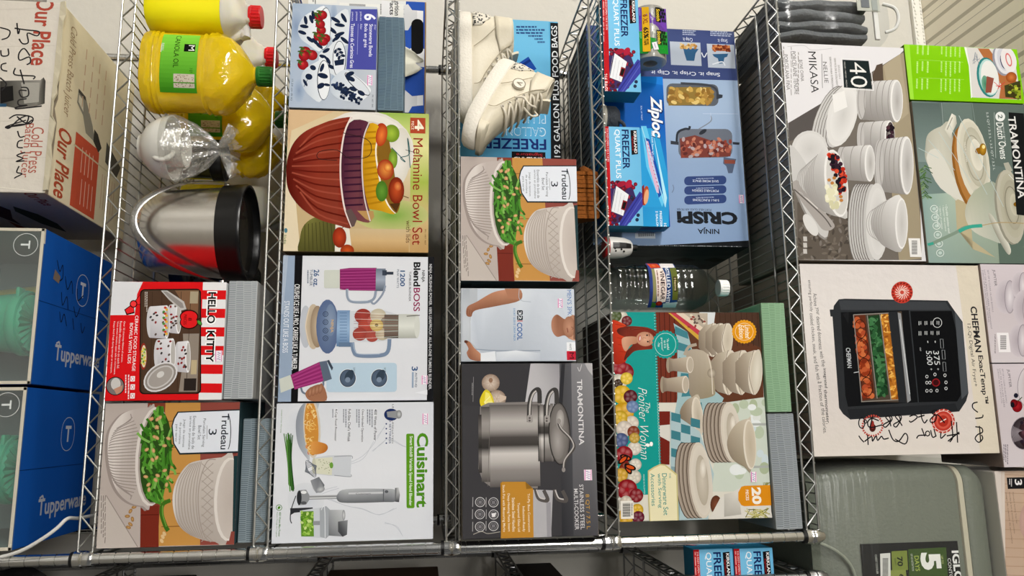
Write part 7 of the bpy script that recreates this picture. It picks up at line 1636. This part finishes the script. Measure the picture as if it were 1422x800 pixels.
# ------------------------------------------------------------------ shoes on the middle shelf
LEATH = pm('cream_leather', '#d6cdb8', .45, bump=.08, bscale=120); RUB = pm('white_rubber_sole', '#e4ded2', .6, bump=.2, bscale=200); LACE = pm('cream_laces', '#dbd3c2', .8); DKL = pm('shoe_lining', '#8d8272', .8); STITCH = pm('shoe_stitching', '#a89c82', .7)
LEOP = pm('spotted_fabric', '#d8d2c4', .6)
_nt = LEOP.node_tree; _v = _nt.nodes.new('ShaderNodeTexVoronoi'); _r = _nt.nodes.new('ShaderNodeValToRGB'); _t = _nt.nodes.new('ShaderNodeTexCoord'); _v.inputs['Scale'].default_value = 150; _v.feature = 'F1'
_e = _r.color_ramp.elements; _e[0].position = .32; _e[0].color = (*lin('#1c1a18'), 1); _e[1].position = .42; _e[1].color = (*lin('#d8d2c4'), 1)
_nt.links.new(_t.outputs['Object'], _v.inputs['Vector']); _nt.links.new(_v.outputs['Distance'], _r.inputs[0]); _nt.links.new(_r.outputs[0], _nt.nodes['Principled BSDF'].inputs['Base Color'])
def shoe(label, L=.285, logo=True):
    root = empty('high_top_shoe'); tag(root, label, 'shoe', 'pair of cream high-top shoes')
    N = 40
    def outline(xb, xf, hw, z, toe=1.0):
        ring = []
        for i in range(N):
            a = 2 * pi * i / N; ca, sa = cos(a), sin(a); xc = (xb + xf) / 2; hl = (xf - xb) / 2
            x = xc + hl * math.copysign(abs(ca) ** .85, ca); t = (x - xb) / max(xf - xb, 1e-6)
            w = hw * (.80 + .25 * t - .05 * t * t if toe else 1.0)
            ring.append(Vector((x, w * math.copysign(abs(sa) ** .8, sa), z)))
        return ring
    s = MB(); k = L / .285
    def spring(ring):      # toe spring
        return [Vector((q.x, q.y, q.z + .010 * max(0, (q.x / L - .75) / .25) ** 2)) for q in ring]
    s.loft([spring(outline(.006, L - .012, .043, 0)), spring(outline(.001, L - .003, .047, .006)), spring(outline(0, L, .0485, .020)), spring(outline(.001, L - .002, .048, .030)), spring(outline(.004, L - .006, .045, .0325))])
    s.build('sole', RUB, root, smooth=True)
    u = MB(); P = [(.004, L - .006, .0445, .031), (.002, L - .007, .046, .042), (.003, L - .018, .045, .052), (.006, L - .050, .043, .062), (.009, L - .082, .0405, .074), (.012, L - .112, .038, .088), (.014, L - .136, .036, .102), (.016, L - .158, .0355, .116), (.017, L - .172, .036, .126), (.019, L - .176, .034, .131), (.026, L - .180, .028, .129), (.030, L - .182, .025, .112)]
    u.loft([spring(outline(*p)) for p in P]); u.build('upper', LEATH, root, smooth=True)
    def at_z(z):
        for p, q in zip(P[:9], P[1:10]):
            if p[3] <= z <= q[3]:
                t = (z - p[3]) / (q[3] - p[3]); return [p[k_] + (q[k_] - p[k_]) * t for k_ in range(4)]
    def panel(name, rows, off, mat):          # a patch that follows the side of the upper, from the heel forwards
        m = MB(); grid_ = []
        for z, i0, i1 in rows:
            ring = outline(*at_z(z)); ctr = sum(ring, Vector()) / len(ring)
            grid_.append([ring[i] + Vector(((ring[i] - ctr).x * .25, (ring[i] - ctr).y, 0)).normalized() * off for i in [round(i0 + (i1 - i0) * s_ / 9) for s_ in range(10)]])
        vs = [q for r in grid_ for q in r]; m.add(vs, [(j_ * 10 + i, j_ * 10 + i + 1, j_ * 10 + i + 11, j_ * 10 + i + 10) for j_ in range(len(rows) - 1) for i in range(9)])
        o = m.build(name, mat, root, smooth=True); s_ = o.modifiers.new('Solidify', 'SOLIDIFY'); s_.thickness = .003; s_.offset = 0; return o
    tc = MB(); tc.loft([spring([q for q in outline(L - .06, L - .0035, .0465, .033)]), spring(outline(L - .06, L - .004, .0472, .042)), spring(outline(L - .058, L - .012, .0455, .0485)), spring(outline(L - .055, L - .03, .038, .0525))]); tc.build('toe_cap', LEATH, root, smooth=True)
    # collar pad, heel patch, emblem
    panel('collar_pad', ((.088, 20, 29), (.098, 19, 33), (.110, 18, 34), (.122, 18, 34), (.1295, 18, 33)), .0026, LEATH)
    h = panel('heel_patch', ((.035, 18, 26), (.045, 18, 26), (.056, 18, 26), (.068, 18, 25), (.078, 18, 24)), .0010, LEOP); h['label'] = 'black spotted heel patch'
    if logo:
        e = MB(); M = Matrix.Translation((.088, -.0425, .088)) @ Matrix.Rotation(radians(-84), 4, 'X') @ Matrix.Rotation(pi, 4, 'X')
        M = Matrix.Translation((.092, -.0405, .070)) @ Matrix.Rotation(radians(84), 4, 'X')
        e.col = lin('#e6e0d2'); e.lathe([(0, .0035), (.0135, .0035), (.0145, .0025), (.0145, 0)], 28, M=M); e.col = lin('#8d8474'); e.lathe([(.0122, .0037), (.0132, .0041), (.0142, .0037)], 28, M=M, cap=False)
        vs, tr = glyphs('V', .03, 0); e.add([M @ Vector((-.0055 + v[0] * .011, -.006 + v[1] * .012, .0042)) for v in vs], tr, col='#8d8474')
        e.build('emblem', PRINT, root).__setitem__('label', 'round side emblem')
    # eyelets and laces along the instep
    F = [(L - .168, .0345, .121), (L - .152, .0352, .110), (L - .136, .0362, .100), (L - .118, .038, .090), (L - .100, .0395, .081), (L - .082, .041, .072)]
    st = MB(); st.tube(smooth_pts([(L - .185, -.0365, .124), (L - .172, -.0375, .105), (L - .145, -.040, .084), (L - .112, -.0435, .064), (L - .085, -.0468, .050), (L - .080, -.0475, .036)]), .0008, 5); st.tube(smooth_pts([(.058, -.0385, .088), (.090, -.0435, .060), (.112, -.0465, .036)]), .0008, 5); st.build('stitching', STITCH, root, smooth=True)
    for i, (x, hw, z) in enumerate(F):
        ey = MB(); M = Matrix.Translation((x - .014, -hw * .97, z - .010)) @ Matrix.Rotation(radians(70), 4, 'X'); ey.lathe([(.0018, .0008), (.0026, .0018), (.0036, .001), (.0036, -.003)], 14, M=M, cap=False); ey.build('eyelet', RUB, root, smooth=True)
    la = MB()
    for i, (x, hw, z) in enumerate(F):
        la.tube(smooth_pts([(x - .012, -hw * .93, z - .008), (x - .003, -hw * .78, z + .002), (x + .004, -hw * .30, z + .0065), (x + .006, hw * .2, z + .007), (x + .003, hw * .7, z + .003)]), .0026, 8)
        if i < len(F) - 1:
            x2, hw2, z2 = F[i + 1]; la.tube(smooth_pts([(x - .010, -hw * .95, z - .008), ((x + x2) / 2 + .002, -hw * .74, (z + z2) / 2 + .002), (x2 + .004, -.0, z2 + .008)]), .0024, 8)
    x, hw, z = F[1]; la.tube(smooth_pts([(x + .006, -.010, z + .008), (x + .022, -.034, z + .014), (x + .032, -.047, z + .002), (x + .022, -.050, z - .016), (x + .030, -.051, z - .032)]), .0024, 8)
    la.tube(smooth_pts([(x + .006, -.004, z + .008), (x + .028, -.020, z + .022), (x + .044, -.030, z + .012), (x + .042, -.043, z - .006)]), .0024, 8)
    la.build('laces', LACE, root, smooth=True)
    tg = MB(); tg.loft([[Vector((x0 + a, y, z)) for a, y in ((-.003, -.02), (-.003, .02), (.003, .02), (.003, -.02))] for x0, z in ((L - .150, .100), (L - .170, .124), (L - .176, .138), (L - .176, .143))]); tg.build('tongue', LEATH, root, smooth=True)
    return root
s1 = shoe('cream high-top shoe standing flat on the middle shelf, behind the tilted one', .285, logo=False); s1.location = (-1.195, .150, ZS[3] + .0008); s1.rotation_euler = (0, 0, radians(-2))
s2 = shoe('cream high-top shoe tilted heel-up against its mate, round emblem on its side', .262); s2.location = (-1.036, .068, ZS[3] + .100)
s2.rotation_euler = (0, radians(24.4), radians(-20))

# ------------------------------------------------------------------ small things
def suede():
    root = empty('suede_pouch', (-.72, .075, ZS[3] + .2478)); tag(root, 'brown fringed suede pouch standing on the middle serving bowl box', 'pouch')
    SU = pm('brown_suede', '#8a4c12', .95, bump=.3, bscale=150)
    b = MB(); b.loft([[Vector((sx * w * math.copysign(abs(cos(a)) ** .6, cos(a)) + ox, d * math.copysign(abs(sin(a)) ** .6, sin(a)), z)) for a in [2 * pi * i / 24 for i in range(24)] for sx in (1,)] for w, d, z, ox in ((.050, .026, 0, 0), (.054, .030, .006, 0), (.052, .027, .024, .003), (.046, .020, .040, .006), (.042, .014, .052, .010), (.040, .012, .054, .010))]); b.build('pouch_body', SU, root, smooth=True)
    rr = random.Random(2)
    fl = MB(); fl.loft([[Vector((x, -.032 - .004 * sin(i), .018 + .002 * sin(i * 2))), Vector((x, -.037, .022)), Vector((x, -.030, .056)), Vector((x, -.022, .058))] for i, x in enumerate([-.05, -.03, -.01, .01, .03, .052])]); fl.build('flap', SU, root, smooth=True)
    for i in range(11):
        x = -.049 + i * .0098; f = MB(); b0 = .002 * sin(i * 1.7)
        f.loft([[Vector((x, -.0395 + b0, z0)), Vector((x + .0082, -.0395 + b0, z0)), Vector((x + .0082, -.0375 + b0, z0)), Vector((x, -.0375 + b0, z0))] for z0 in (.052 + .002 * sin(i), .03, .012, .001 + rr.uniform(0, .004))]); f.build('fringe_strip', SU, root)
    k = MB(); k.lathe([(0, 0), (.02, 0), (.024, .01), (.016, .028), (0, .034)], 20, M=Matrix.Translation((-.05, .0, .02))); k.build('knot', SU, root, smooth=True)
suede()
def cap_thing():
    root = empty('knit_cap', (-.902, .060, ZS[4] + .001)); tag(root, 'small dark grey folded cloth cap between the two quart freezer boxes', 'cap')
    K = pm('dark_grey_denim', '#3c4148', .9, bump=.4, bscale=160)
    b = MB(); b.lathe([(0, 0), (.026, 0), (.029, .004), (.029, .018), (.027, .020), (.0285, .022), (.028, .038), (.020, .046), (0, .048)], 28, sy=.9); b.build('crown', K, root, smooth=True)
    br = MB(); br.lathe([(.027, .004), (.0305, .006), (.0305, .014), (.027, .016)], 28, sy=.9); br.build('band', pm('pale_band', '#b4b0a4', .8), root, smooth=True)
    t = MB(); t.tube(smooth_pts([(.012, -.018, .044), (.022, -.022, .052), (.030, -.012, .054), (.034, .0, .048)]), .004, 8); t.build('strap', K, root, smooth=True)
cap_thing()
def tape_pack():
    x0, z0 = -1.168, ZS[4] + .0832
    root = empty('tape_pack', (-1.097, .052, z0)); tag(root, 'clear-wrapped pack of tape with purple and green card, on the blue freezer bag box', 'tape pack')
    TP = pm('frosted_tape', '#b9b6ac', .25, trans=.3, coat=.5)
    for i in range(3):
        r = MB(); M = Matrix.Translation((-.044 + i * .044, 0, .041)) @ Matrix.Rotation(pi / 2, 4, 'Y'); r.lathe([(.016, -.019), (.036, -.019), (.037, -.017), (.037, .017), (.036, .019), (.016, .019), (.016, -.019)], 30, M=M, cap=False); r.build('tape_roll', TP, root, smooth=True)
    q = [(893, 18), (940, 18), (893, 92), (940, 89)]
    w, h = .112, .066; A = Art(q, w, h); A.z(780, 0, 7.9); A.mpp = h / 46
    A.P([(860, 130), (1260, 120), (1260, 430), (860, 450)], '#6a3ca0'); A.P([(860, 450), (1260, 425), (1260, 740), (860, 740)], '#1c8a2c')
    A.P([(940, 140), (1030, 135), (1028, 700), (930, 705)], '#dca81c'); A.P([(1115, 140), (1180, 140), (1180, 330), (1115, 325)], '#141414'); A.P([(1115, 425), (1178, 425), (1178, 605), (1115, 605)], '#141414')
    for y0 in (150, 430):
        for i in range(2):
            for j in range(4): A.P([(1182 + i * 30 + 15 * (j % 2), y0 + j * 44), (1205 + i * 30 + 15 * (j % 2), y0 + j * 44), (1205 + i * 30 + 15 * (j % 2), y0 + j * 44 + 34), (1182 + i * 30 + 15 * (j % 2), y0 + j * 44 + 34)], '#1c2418')
    A.T('Scotch', 1125, 165, 1172, 315, '#e0c030', 'd', .03); A.T('Scotch', 1125, 440, 1170, 598, '#e0c030', 'd', .03); A.T('Gift-Wrap', 1062, 160, 1090, 310, '#e8e0f0', 'd', .01); A.T('Magic', 1062, 440, 1088, 530, '#e8f0e4', 'd', .01)
    A.T('6 XL', 950, 240, 1012, 360, '#8c3a14', 'd', .03); A.T('65%', 950, 400, 1015, 535, '#1c1408', 'd', .04); A.T('MORE', 985, 545, 1012, 615, '#1c1408', 'd', .03); A.T('TAPE', 950, 550, 980, 625, '#1c1408', 'd', .03); A.G(885, 160, 925, 250, 2, '#a88cc8'); A.G(885, 470, 925, 540, 2, '#8cc894')
    A.P([(1048, 590), (1110, 572), (1135, 665), (1072, 680)], '#e4e0e8'); A.L([(1080, 595), (1095, 650)], 8, '#8d7ca8')
    m = MB(); A.wrap(m, lambda u, v, k: Vector((u - w / 2, -.0385 - k * 2e-5 + .006 * ((v / h - .5) * 2) ** 2, .008 + v)), 6); m.build('printed_card', GLOSS, root, fix=False)
    f = MB(); rings = []; n = 36
    for j in range(11):
        t = j / 10; x = -.072 + .144 * t; r = .041 * (1 - (abs(2 * t - 1)) ** 6 * .5)
        rings.append([Vector((x, (r + .0022 * sin(5 * a + j)) * cos(a), .0425 + (r + .0022 * sin(4 * a + 2 * j)) * sin(a))) for a in [2 * pi * i / n for i in range(n)]])
    f.loft(rings); f.build('clear_wrap', film('shiny_clear_wrap', (.97, .97, .96), .02, .2, .0, .12, 45), root, smooth=True)
tape_pack()
def brush_bottle():
    root = empty('squeeze_bottle', (-.604, .055, ZS[4] + .001)); tag(root, 'small white squeeze bottle with red base and black stripe, beside the vinegar bottle', 'bottle')
    W = pm('white_bottle_plastic', '#dcdad6', .35); R = pm('red_bottle_plastic', '#a01a1c', .35)
    b = MB(); b.lathe([(0, .010), (.0235, .010), (.0240, .014), (.0235, .030), (.0215, .045), (.0165, .058), (.012, .062), (0, .062)], 32); b.build('bottle_body', W, root, smooth=True)
    r = MB(); r.lathe([(0, 0), (.0215, 0), (.0235, .002), (.0237, .0102), (0, .0102)], 32); r.build('base', R, root, smooth=True)
    s = MB(); vs = []; fs = []
    prof = [(.0241, .0155), (.0238, .030), (.0218, .045), (.0172, .0572)]
    for rr, z in prof:
        for a in (-1.85, -1.72, -1.57, -1.42, -1.29): vs.append(Vector(((rr + .0004) * cos(a), (rr + .0004) * sin(a), z)))
    for j in range(3):
        for i in range(4): fs.append((j * 5 + i, j * 5 + i + 1, j * 5 + i + 6, j * 5 + i + 5))
    s.add(vs, fs); s.build('black_stripe', BLACK, root)
    c = MB(); c.lathe([(0, .0622), (.0075, .0622), (.0075, .073), (.006, .075), (0, .075)], 20); c.build('cap', BLACK, root, smooth=True)
    d = MB()
    for a, z in ((-1.2, .034), (-1.05, .022), (-1.0, .04), (-1.28, .02)):
        M = Matrix.Translation((.0226 * cos(a), .0226 * sin(a), z)) @ Matrix.Rotation(a + pi / 2, 4, 'Z') @ Matrix.Rotation(pi / 2, 4, 'X'); d.lathe([(0, .0014), (.0022, .0012), (.0022, -.001)], 12, M=M)
    d.build('dark_spots', BLACK, root)
brush_bottle()
def vinegar():
    root = empty('vinegar_bottle', (-.517, .058, ZS[4] + .001)); tag(root, 'clear plastic bottle of white vinegar with a white cap, next to the teal dinnerware box', 'bottle')
    prof = [(.80, 0), (.95, .008), (1, .02)]
    z = .03
    while z < .078: prof += [(1, z), (.965, z + .005), (.965, z + .008), (1, z + .013)]; z += .0165
    prof += [(.985, .082), (.985, .150)]; z = .155
    while z < .185: prof += [(1, z), (.97, z + .005), (1, z + .010)]; z += .013
    prof += [(.96, .196), (.80, .214), (.55, .233), (.32, .246), (.30, .252), (.30, .258)]
    R = .0505; mb = MB(); mb.lathe([(r * R, z) for r, z in prof], 36, power=.85); mb.build('bottle_body', PET, root, smooth=True)
    lq = MB(); lq.lathe([(r * R * .955, z + .002) for r, z in prof if z < .225], 32, power=.85); lq.build('liquid', film('clear_vinegar', (.74, .76, .76), .01, .1, .0, .02, 26), root, smooth=True)
    c = cap_mesh(.0175, .021, 36).build('cap', WHITEP, root); c.location = (0, 0, .253)
    w, h = .11, .062; A = Art([(888, 368), (938, 368), (888, 433), (938, 433)], w, h); A.z(700, 200); A.mpp = h / 50
    A.R(660, 590, 860, 840, '#2a3a78'); A.P([(670, 590), (735, 590), (752, 640), (690, 650)], '#c8441c'); A.E(712, 625, 22, 18, '#e07040', 30, '#b03414'); A.R(752, 590, 840, 646, '#dcd6d4'); A.P([(690, 645), (850, 640), (850, 840), (690, 840)], '#1c3a6c'); A.P([(690, 650), (708, 650), (712, 790), (690, 790)], '#8d8a5c')
    A.P([(708, 648), (760, 645), (770, 680), (775, 740), (772, 790), (720, 800), (712, 750)], '#e4d4cc'); A.T('VINEGAR', 738, 660, 764, 780, '#3a2224', 'd', .02); A.G(714, 660, 730, 770, 1, '#8d6d64'); A.T('DISTILLED WHITE', 776, 632, 798, 800, '#e8ecf2', 'd', .012)
    A.P([(805, 646), (848, 640), (850, 780), (812, 780)], '#5c6428'); A.P([(818, 690), (840, 690), (840, 740), (820, 742)], '#2c2410'); A.T('Heinz', 822, 695, 836, 738, '#d8c890', 'd', .01); A.P([(690, 790), (720, 800), (715, 840), (690, 840)], '#3a6a2c'); A.E(735, 800, 20, 14, '#b8301c', 0, '#7a1810'); A.P([(760, 800), (850, 790), (850, 840), (770, 840)], '#a8bcc0')
    m = MB()
    def em(u, v, k):
        a = -pi / 2 + (u / w - .5) * 2.2; r = R * 1.02 + .0012 + k * 2e-5
        return Vector((r * math.copysign(abs(cos(a)) ** .85, cos(a)), r * math.copysign(abs(sin(a)) ** .85, sin(a)), .0835 + v))
    A.wrap(m, em, 24); lb = m.build('label', GLOSS, root, fix=False); lb['label'] = 'blue and cream paper label'
vinegar()

# ------------------------------------------------------------------ bedding bag and cooler on the top
def bedding():
    root = empty('bedding_bag', (-1.205, .01, ZS[5] + .0012)); tag(root, 'grey folded bedding in a zipped clear plastic bag, left of the bone china box', 'bedding bag')
    FAB = pm('grey_bedding_fabric', '#6a6d6f', .9, bump=.5, bscale=90)
    def pad(x0, x1, y0, y1, z0, z1, seed):
        n = 40; rings = []; rr = random.Random(seed); ph = rr.uniform(0, 6)
        for j in range(17):
            t = j / 16; z = z0 + (z1 - z0) * t; e = (1 - abs(2 * t - 1) ** 5) ** .4 if 0 < j < 16 else .5
            rings.append([Vector(((x0 + x1) / 2 + (x1 - x0) / 2 * math.copysign(abs(cos(a)) ** .45, cos(a)) * (.88 + .12 * e) + .003 * sin(9 * t + ph), (y0 + y1) / 2 + (y1 - y0) / 2 * math.copysign(abs(sin(a)) ** .45, sin(a)) * (.9 + .1 * e) + .004 * sin(14 * t + ph), z)) for a in [2 * pi * i / n for i in range(n)]])
        return rings
    for k, (a, b) in enumerate(((.004, .028), (.030, .056), (.058, .082), (.084, .106))):
        m = MB(); m.loft(pad(a, b, .012, .27, .006, .235 - .004 * (k % 2), k)); m.build('folded_layer', FAB, root, smooth=True)
    f = MB(); f.loft(pad(0, .110, .0, .285, .001, .278, 9)); f.build('clear_bag', film('bag_vinyl', (.95, .96, .97), .03, .16, .02, .3, 16, (1, 1, .5)), root, smooth=True)
    z = MB(); z.box(-.001, -.004, .236, .111, .002, .248, .002); z.build('zip_edge', pm('white_zip_tape', '#d4d4d0', .6), root)
    c = MB(); c.box(.005, -.0065, .196, .042, -.0045, .252, .0006, colfn=lambda n: '#b4b6ac'); c.box(.010, -.0075, .206, .034, -.0064, .226, 0, colfn=lambda n: '#6d7276'); c.box(.007, -.0075, .232, .040, -.0064, .246, 0, colfn=lambda n: '#9aa09c'); c.build('card_insert', PRINT, root)
    l = MB(); l.tube(smooth_pts([(.02, -.002, .262), (.035, -.012, .284), (.06, -.014, .290), (.085, -.010, .282), (.092, -.002, .262)]), .004, 8); l.build('carry_loop', pm('white_webbing', '#dcdcd8', .7), root, smooth=True)
bedding()
def cooler():
    x0, z0 = -.134, ZS[5] + .002
    root = empty('cooler', (x0, .019, z0)); tag(root, 'big grey-green picnic cooler wrapped in clear film, past the digital air fryer box', 'cooler')
    G = pm('grey_green_cooler_plastic', '#6f7468', .5, bump=.15, bscale=150); G2 = pm('dark_grey_green_plastic', '#5c6158', .55)
    def rr(x0, x1, y0, y1, z, r, n=6):
        p = []
        for cx, cy, a in ((x1 - r, y1 - r, 0), (x0 + r, y1 - r, pi / 2), (x0 + r, y0 + r, pi), (x1 - r, y0 + r, 1.5 * pi)):
            p += [Vector((cx + r * cos(a + t * pi / 2 / n), cy + r * sin(a + t * pi / 2 / n), z)) for t in range(n + 1)]
        return p
    W, D = .62, .40
    b = MB(); b.loft([rr(.020, W, .025, D, 0.0000, .03), rr(.012, W, .015, D, 0.0126, .035), rr(.004, W, .004, D, 0.0525, .035), rr(.0, W, 0, D, 0.1050, .035), rr(.0, W, -.002, D, 0.2992, .035), rr(.004, W, .0, D, 0.3181, .035)]); b.build('cooler_body', G, root, smooth=True)
    s = MB(); s.loft([rr(.008, W, .002, D, 0.3192, .035), rr(.004, W, -.003, D, 0.3213, .035), rr(.004, W, -.003, D, 0.3318, .035), rr(.008, W, .002, D, 0.3339, .035)]); s.build('lid_seal', pm('cream_seal_band', '#c4bda8', .55), root, smooth=True)
    l = MB(); l.loft([rr(.004, W, 0, D, 0.3350, .035), rr(.002, W, -.003, D, 0.3402, .035), rr(.004, W, -.001, D, 0.3622, .035), rr(.014, W, .010, D, 0.3843, .04), rr(.04, W, .03, D, 0.3990, .05)]); l.build('lid', G, root, smooth=True)
    # moulded hand recess on the front
    h = MB(); pts = smooth_pts([(.150, -.003, .004), (.165, -.004, .035), (.185, -.005, .058), (.21, -.005, .071), (.26, -.005, .076), (.40, -.005, .078)]); h.tube(pts, .0035, 8); h.build('recess_edge', pm('pale_grey_green_plastic', '#8d9284', .45), root, smooth=True)
    w_, h_ = .26, .213
    q = [proj(Vector((x0 + a, .015, z0 + z_))) for a, z_ in ((.155, .092), (.155, .092 + h_), (.155 + w_, .092), (.155 + w_, .092 + h_))]
    A = Art(q, w_, h_); A.z(1022, 575)
    A.R(600, 600, 1200, 1100, '#141513'); A.P([(768, 678), (845, 674), (850, 770), (772, 772)], '#7c8a3c'); A.P([(850, 668), (1038, 658), (1046, 800), (856, 802)], '#3c5420'); A.R(768, 770, 850, 1000, '#8a9648'); A.P([(712, 690), (762, 686), (768, 1000), (718, 1000)], '#e0e0dc')
    for i in range(26): A.R(724, 704 + i * 4, 752, 706.2 + i * 4, '#141513')
    A.R(722, 704, 752, 712, '#e0e0dc')
    A.T('70', 796, 704, 824, 752, '#141c0c', 'd', .03); A.T('QUARTS', 782, 712, 791, 746, '#141c0c'); A.T('CHEST COOLER', 690, 694, 700, 790, '#c9ccc4'); A.T('5', 912, 684, 1012, 770, '#f4f4f0', 'd', .05); A.T('DAYS', 884, 700, 906, 776, '#a8b854', 'd', .01); A.T('UP TO', 1014, 700, 1024, 740, '#c9d08c'); A.T('OF ICE RETENTION', 866, 690, 876, 775, '#c9ccc4'); A.T('IGLOO', 1076, 674, 1116, 890, '#f0f0ee', 'd', .035); A.T('CONTOUR', 1052, 712, 1068, 850, '#d8d8d4', 'd', .01); A.T('66', 808, 790, 832, 835, '#141c0c', 'd', .03)
    m = MB(); m.box(.155, -.0035, .092, .155 + w_, -.002, .092 + h_, 0, colfn=lambda n: '#141513'); A.emit(m, Vector((.155, -.0035, .092)), EX, EZ, -EY); m.build('paper_label', GLOSS, root, fix=False)
    f = MB(); rings = []
    for zz, e in ((.002, .004), (.06, .010), (.14, .013), (.24, .012), (.31, .012), (.375, .010), (.402, .004)):
        base = rr(-.001 - e * .6, W + .004, -.004 - e, D + .004, zz, .04); rings.append([q + Vector((.0012 * sin(i * 2.3 + zz * 60), .0015 * sin(i * 1.7 + zz * 40), 0)) for i, q in enumerate(base)])
    f.loft(rings); f.build('plastic_wrap', film('stretch_wrap', (.96, .97, .96), .022, .25, .03, .22, 14, (.25, 1, 5)), root, smooth=True)
cooler()

# ------------------------------------------------------------------ dim goods on the rack past the near post
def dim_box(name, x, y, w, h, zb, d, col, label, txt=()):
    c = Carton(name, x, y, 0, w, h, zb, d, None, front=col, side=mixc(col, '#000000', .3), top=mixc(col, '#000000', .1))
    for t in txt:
        vs, tr = glyphs(t[0], .02, 0); k = lin(t[5])
        for q in tr: c.A.tri([(t[1] * w + vs[i][0] * (t[3] - t[1]) * w, t[2] * h + vs[i][1] * (t[4] - t[2]) * h) for i in q], [k] * 3)
        c.A._n()
    return c, label
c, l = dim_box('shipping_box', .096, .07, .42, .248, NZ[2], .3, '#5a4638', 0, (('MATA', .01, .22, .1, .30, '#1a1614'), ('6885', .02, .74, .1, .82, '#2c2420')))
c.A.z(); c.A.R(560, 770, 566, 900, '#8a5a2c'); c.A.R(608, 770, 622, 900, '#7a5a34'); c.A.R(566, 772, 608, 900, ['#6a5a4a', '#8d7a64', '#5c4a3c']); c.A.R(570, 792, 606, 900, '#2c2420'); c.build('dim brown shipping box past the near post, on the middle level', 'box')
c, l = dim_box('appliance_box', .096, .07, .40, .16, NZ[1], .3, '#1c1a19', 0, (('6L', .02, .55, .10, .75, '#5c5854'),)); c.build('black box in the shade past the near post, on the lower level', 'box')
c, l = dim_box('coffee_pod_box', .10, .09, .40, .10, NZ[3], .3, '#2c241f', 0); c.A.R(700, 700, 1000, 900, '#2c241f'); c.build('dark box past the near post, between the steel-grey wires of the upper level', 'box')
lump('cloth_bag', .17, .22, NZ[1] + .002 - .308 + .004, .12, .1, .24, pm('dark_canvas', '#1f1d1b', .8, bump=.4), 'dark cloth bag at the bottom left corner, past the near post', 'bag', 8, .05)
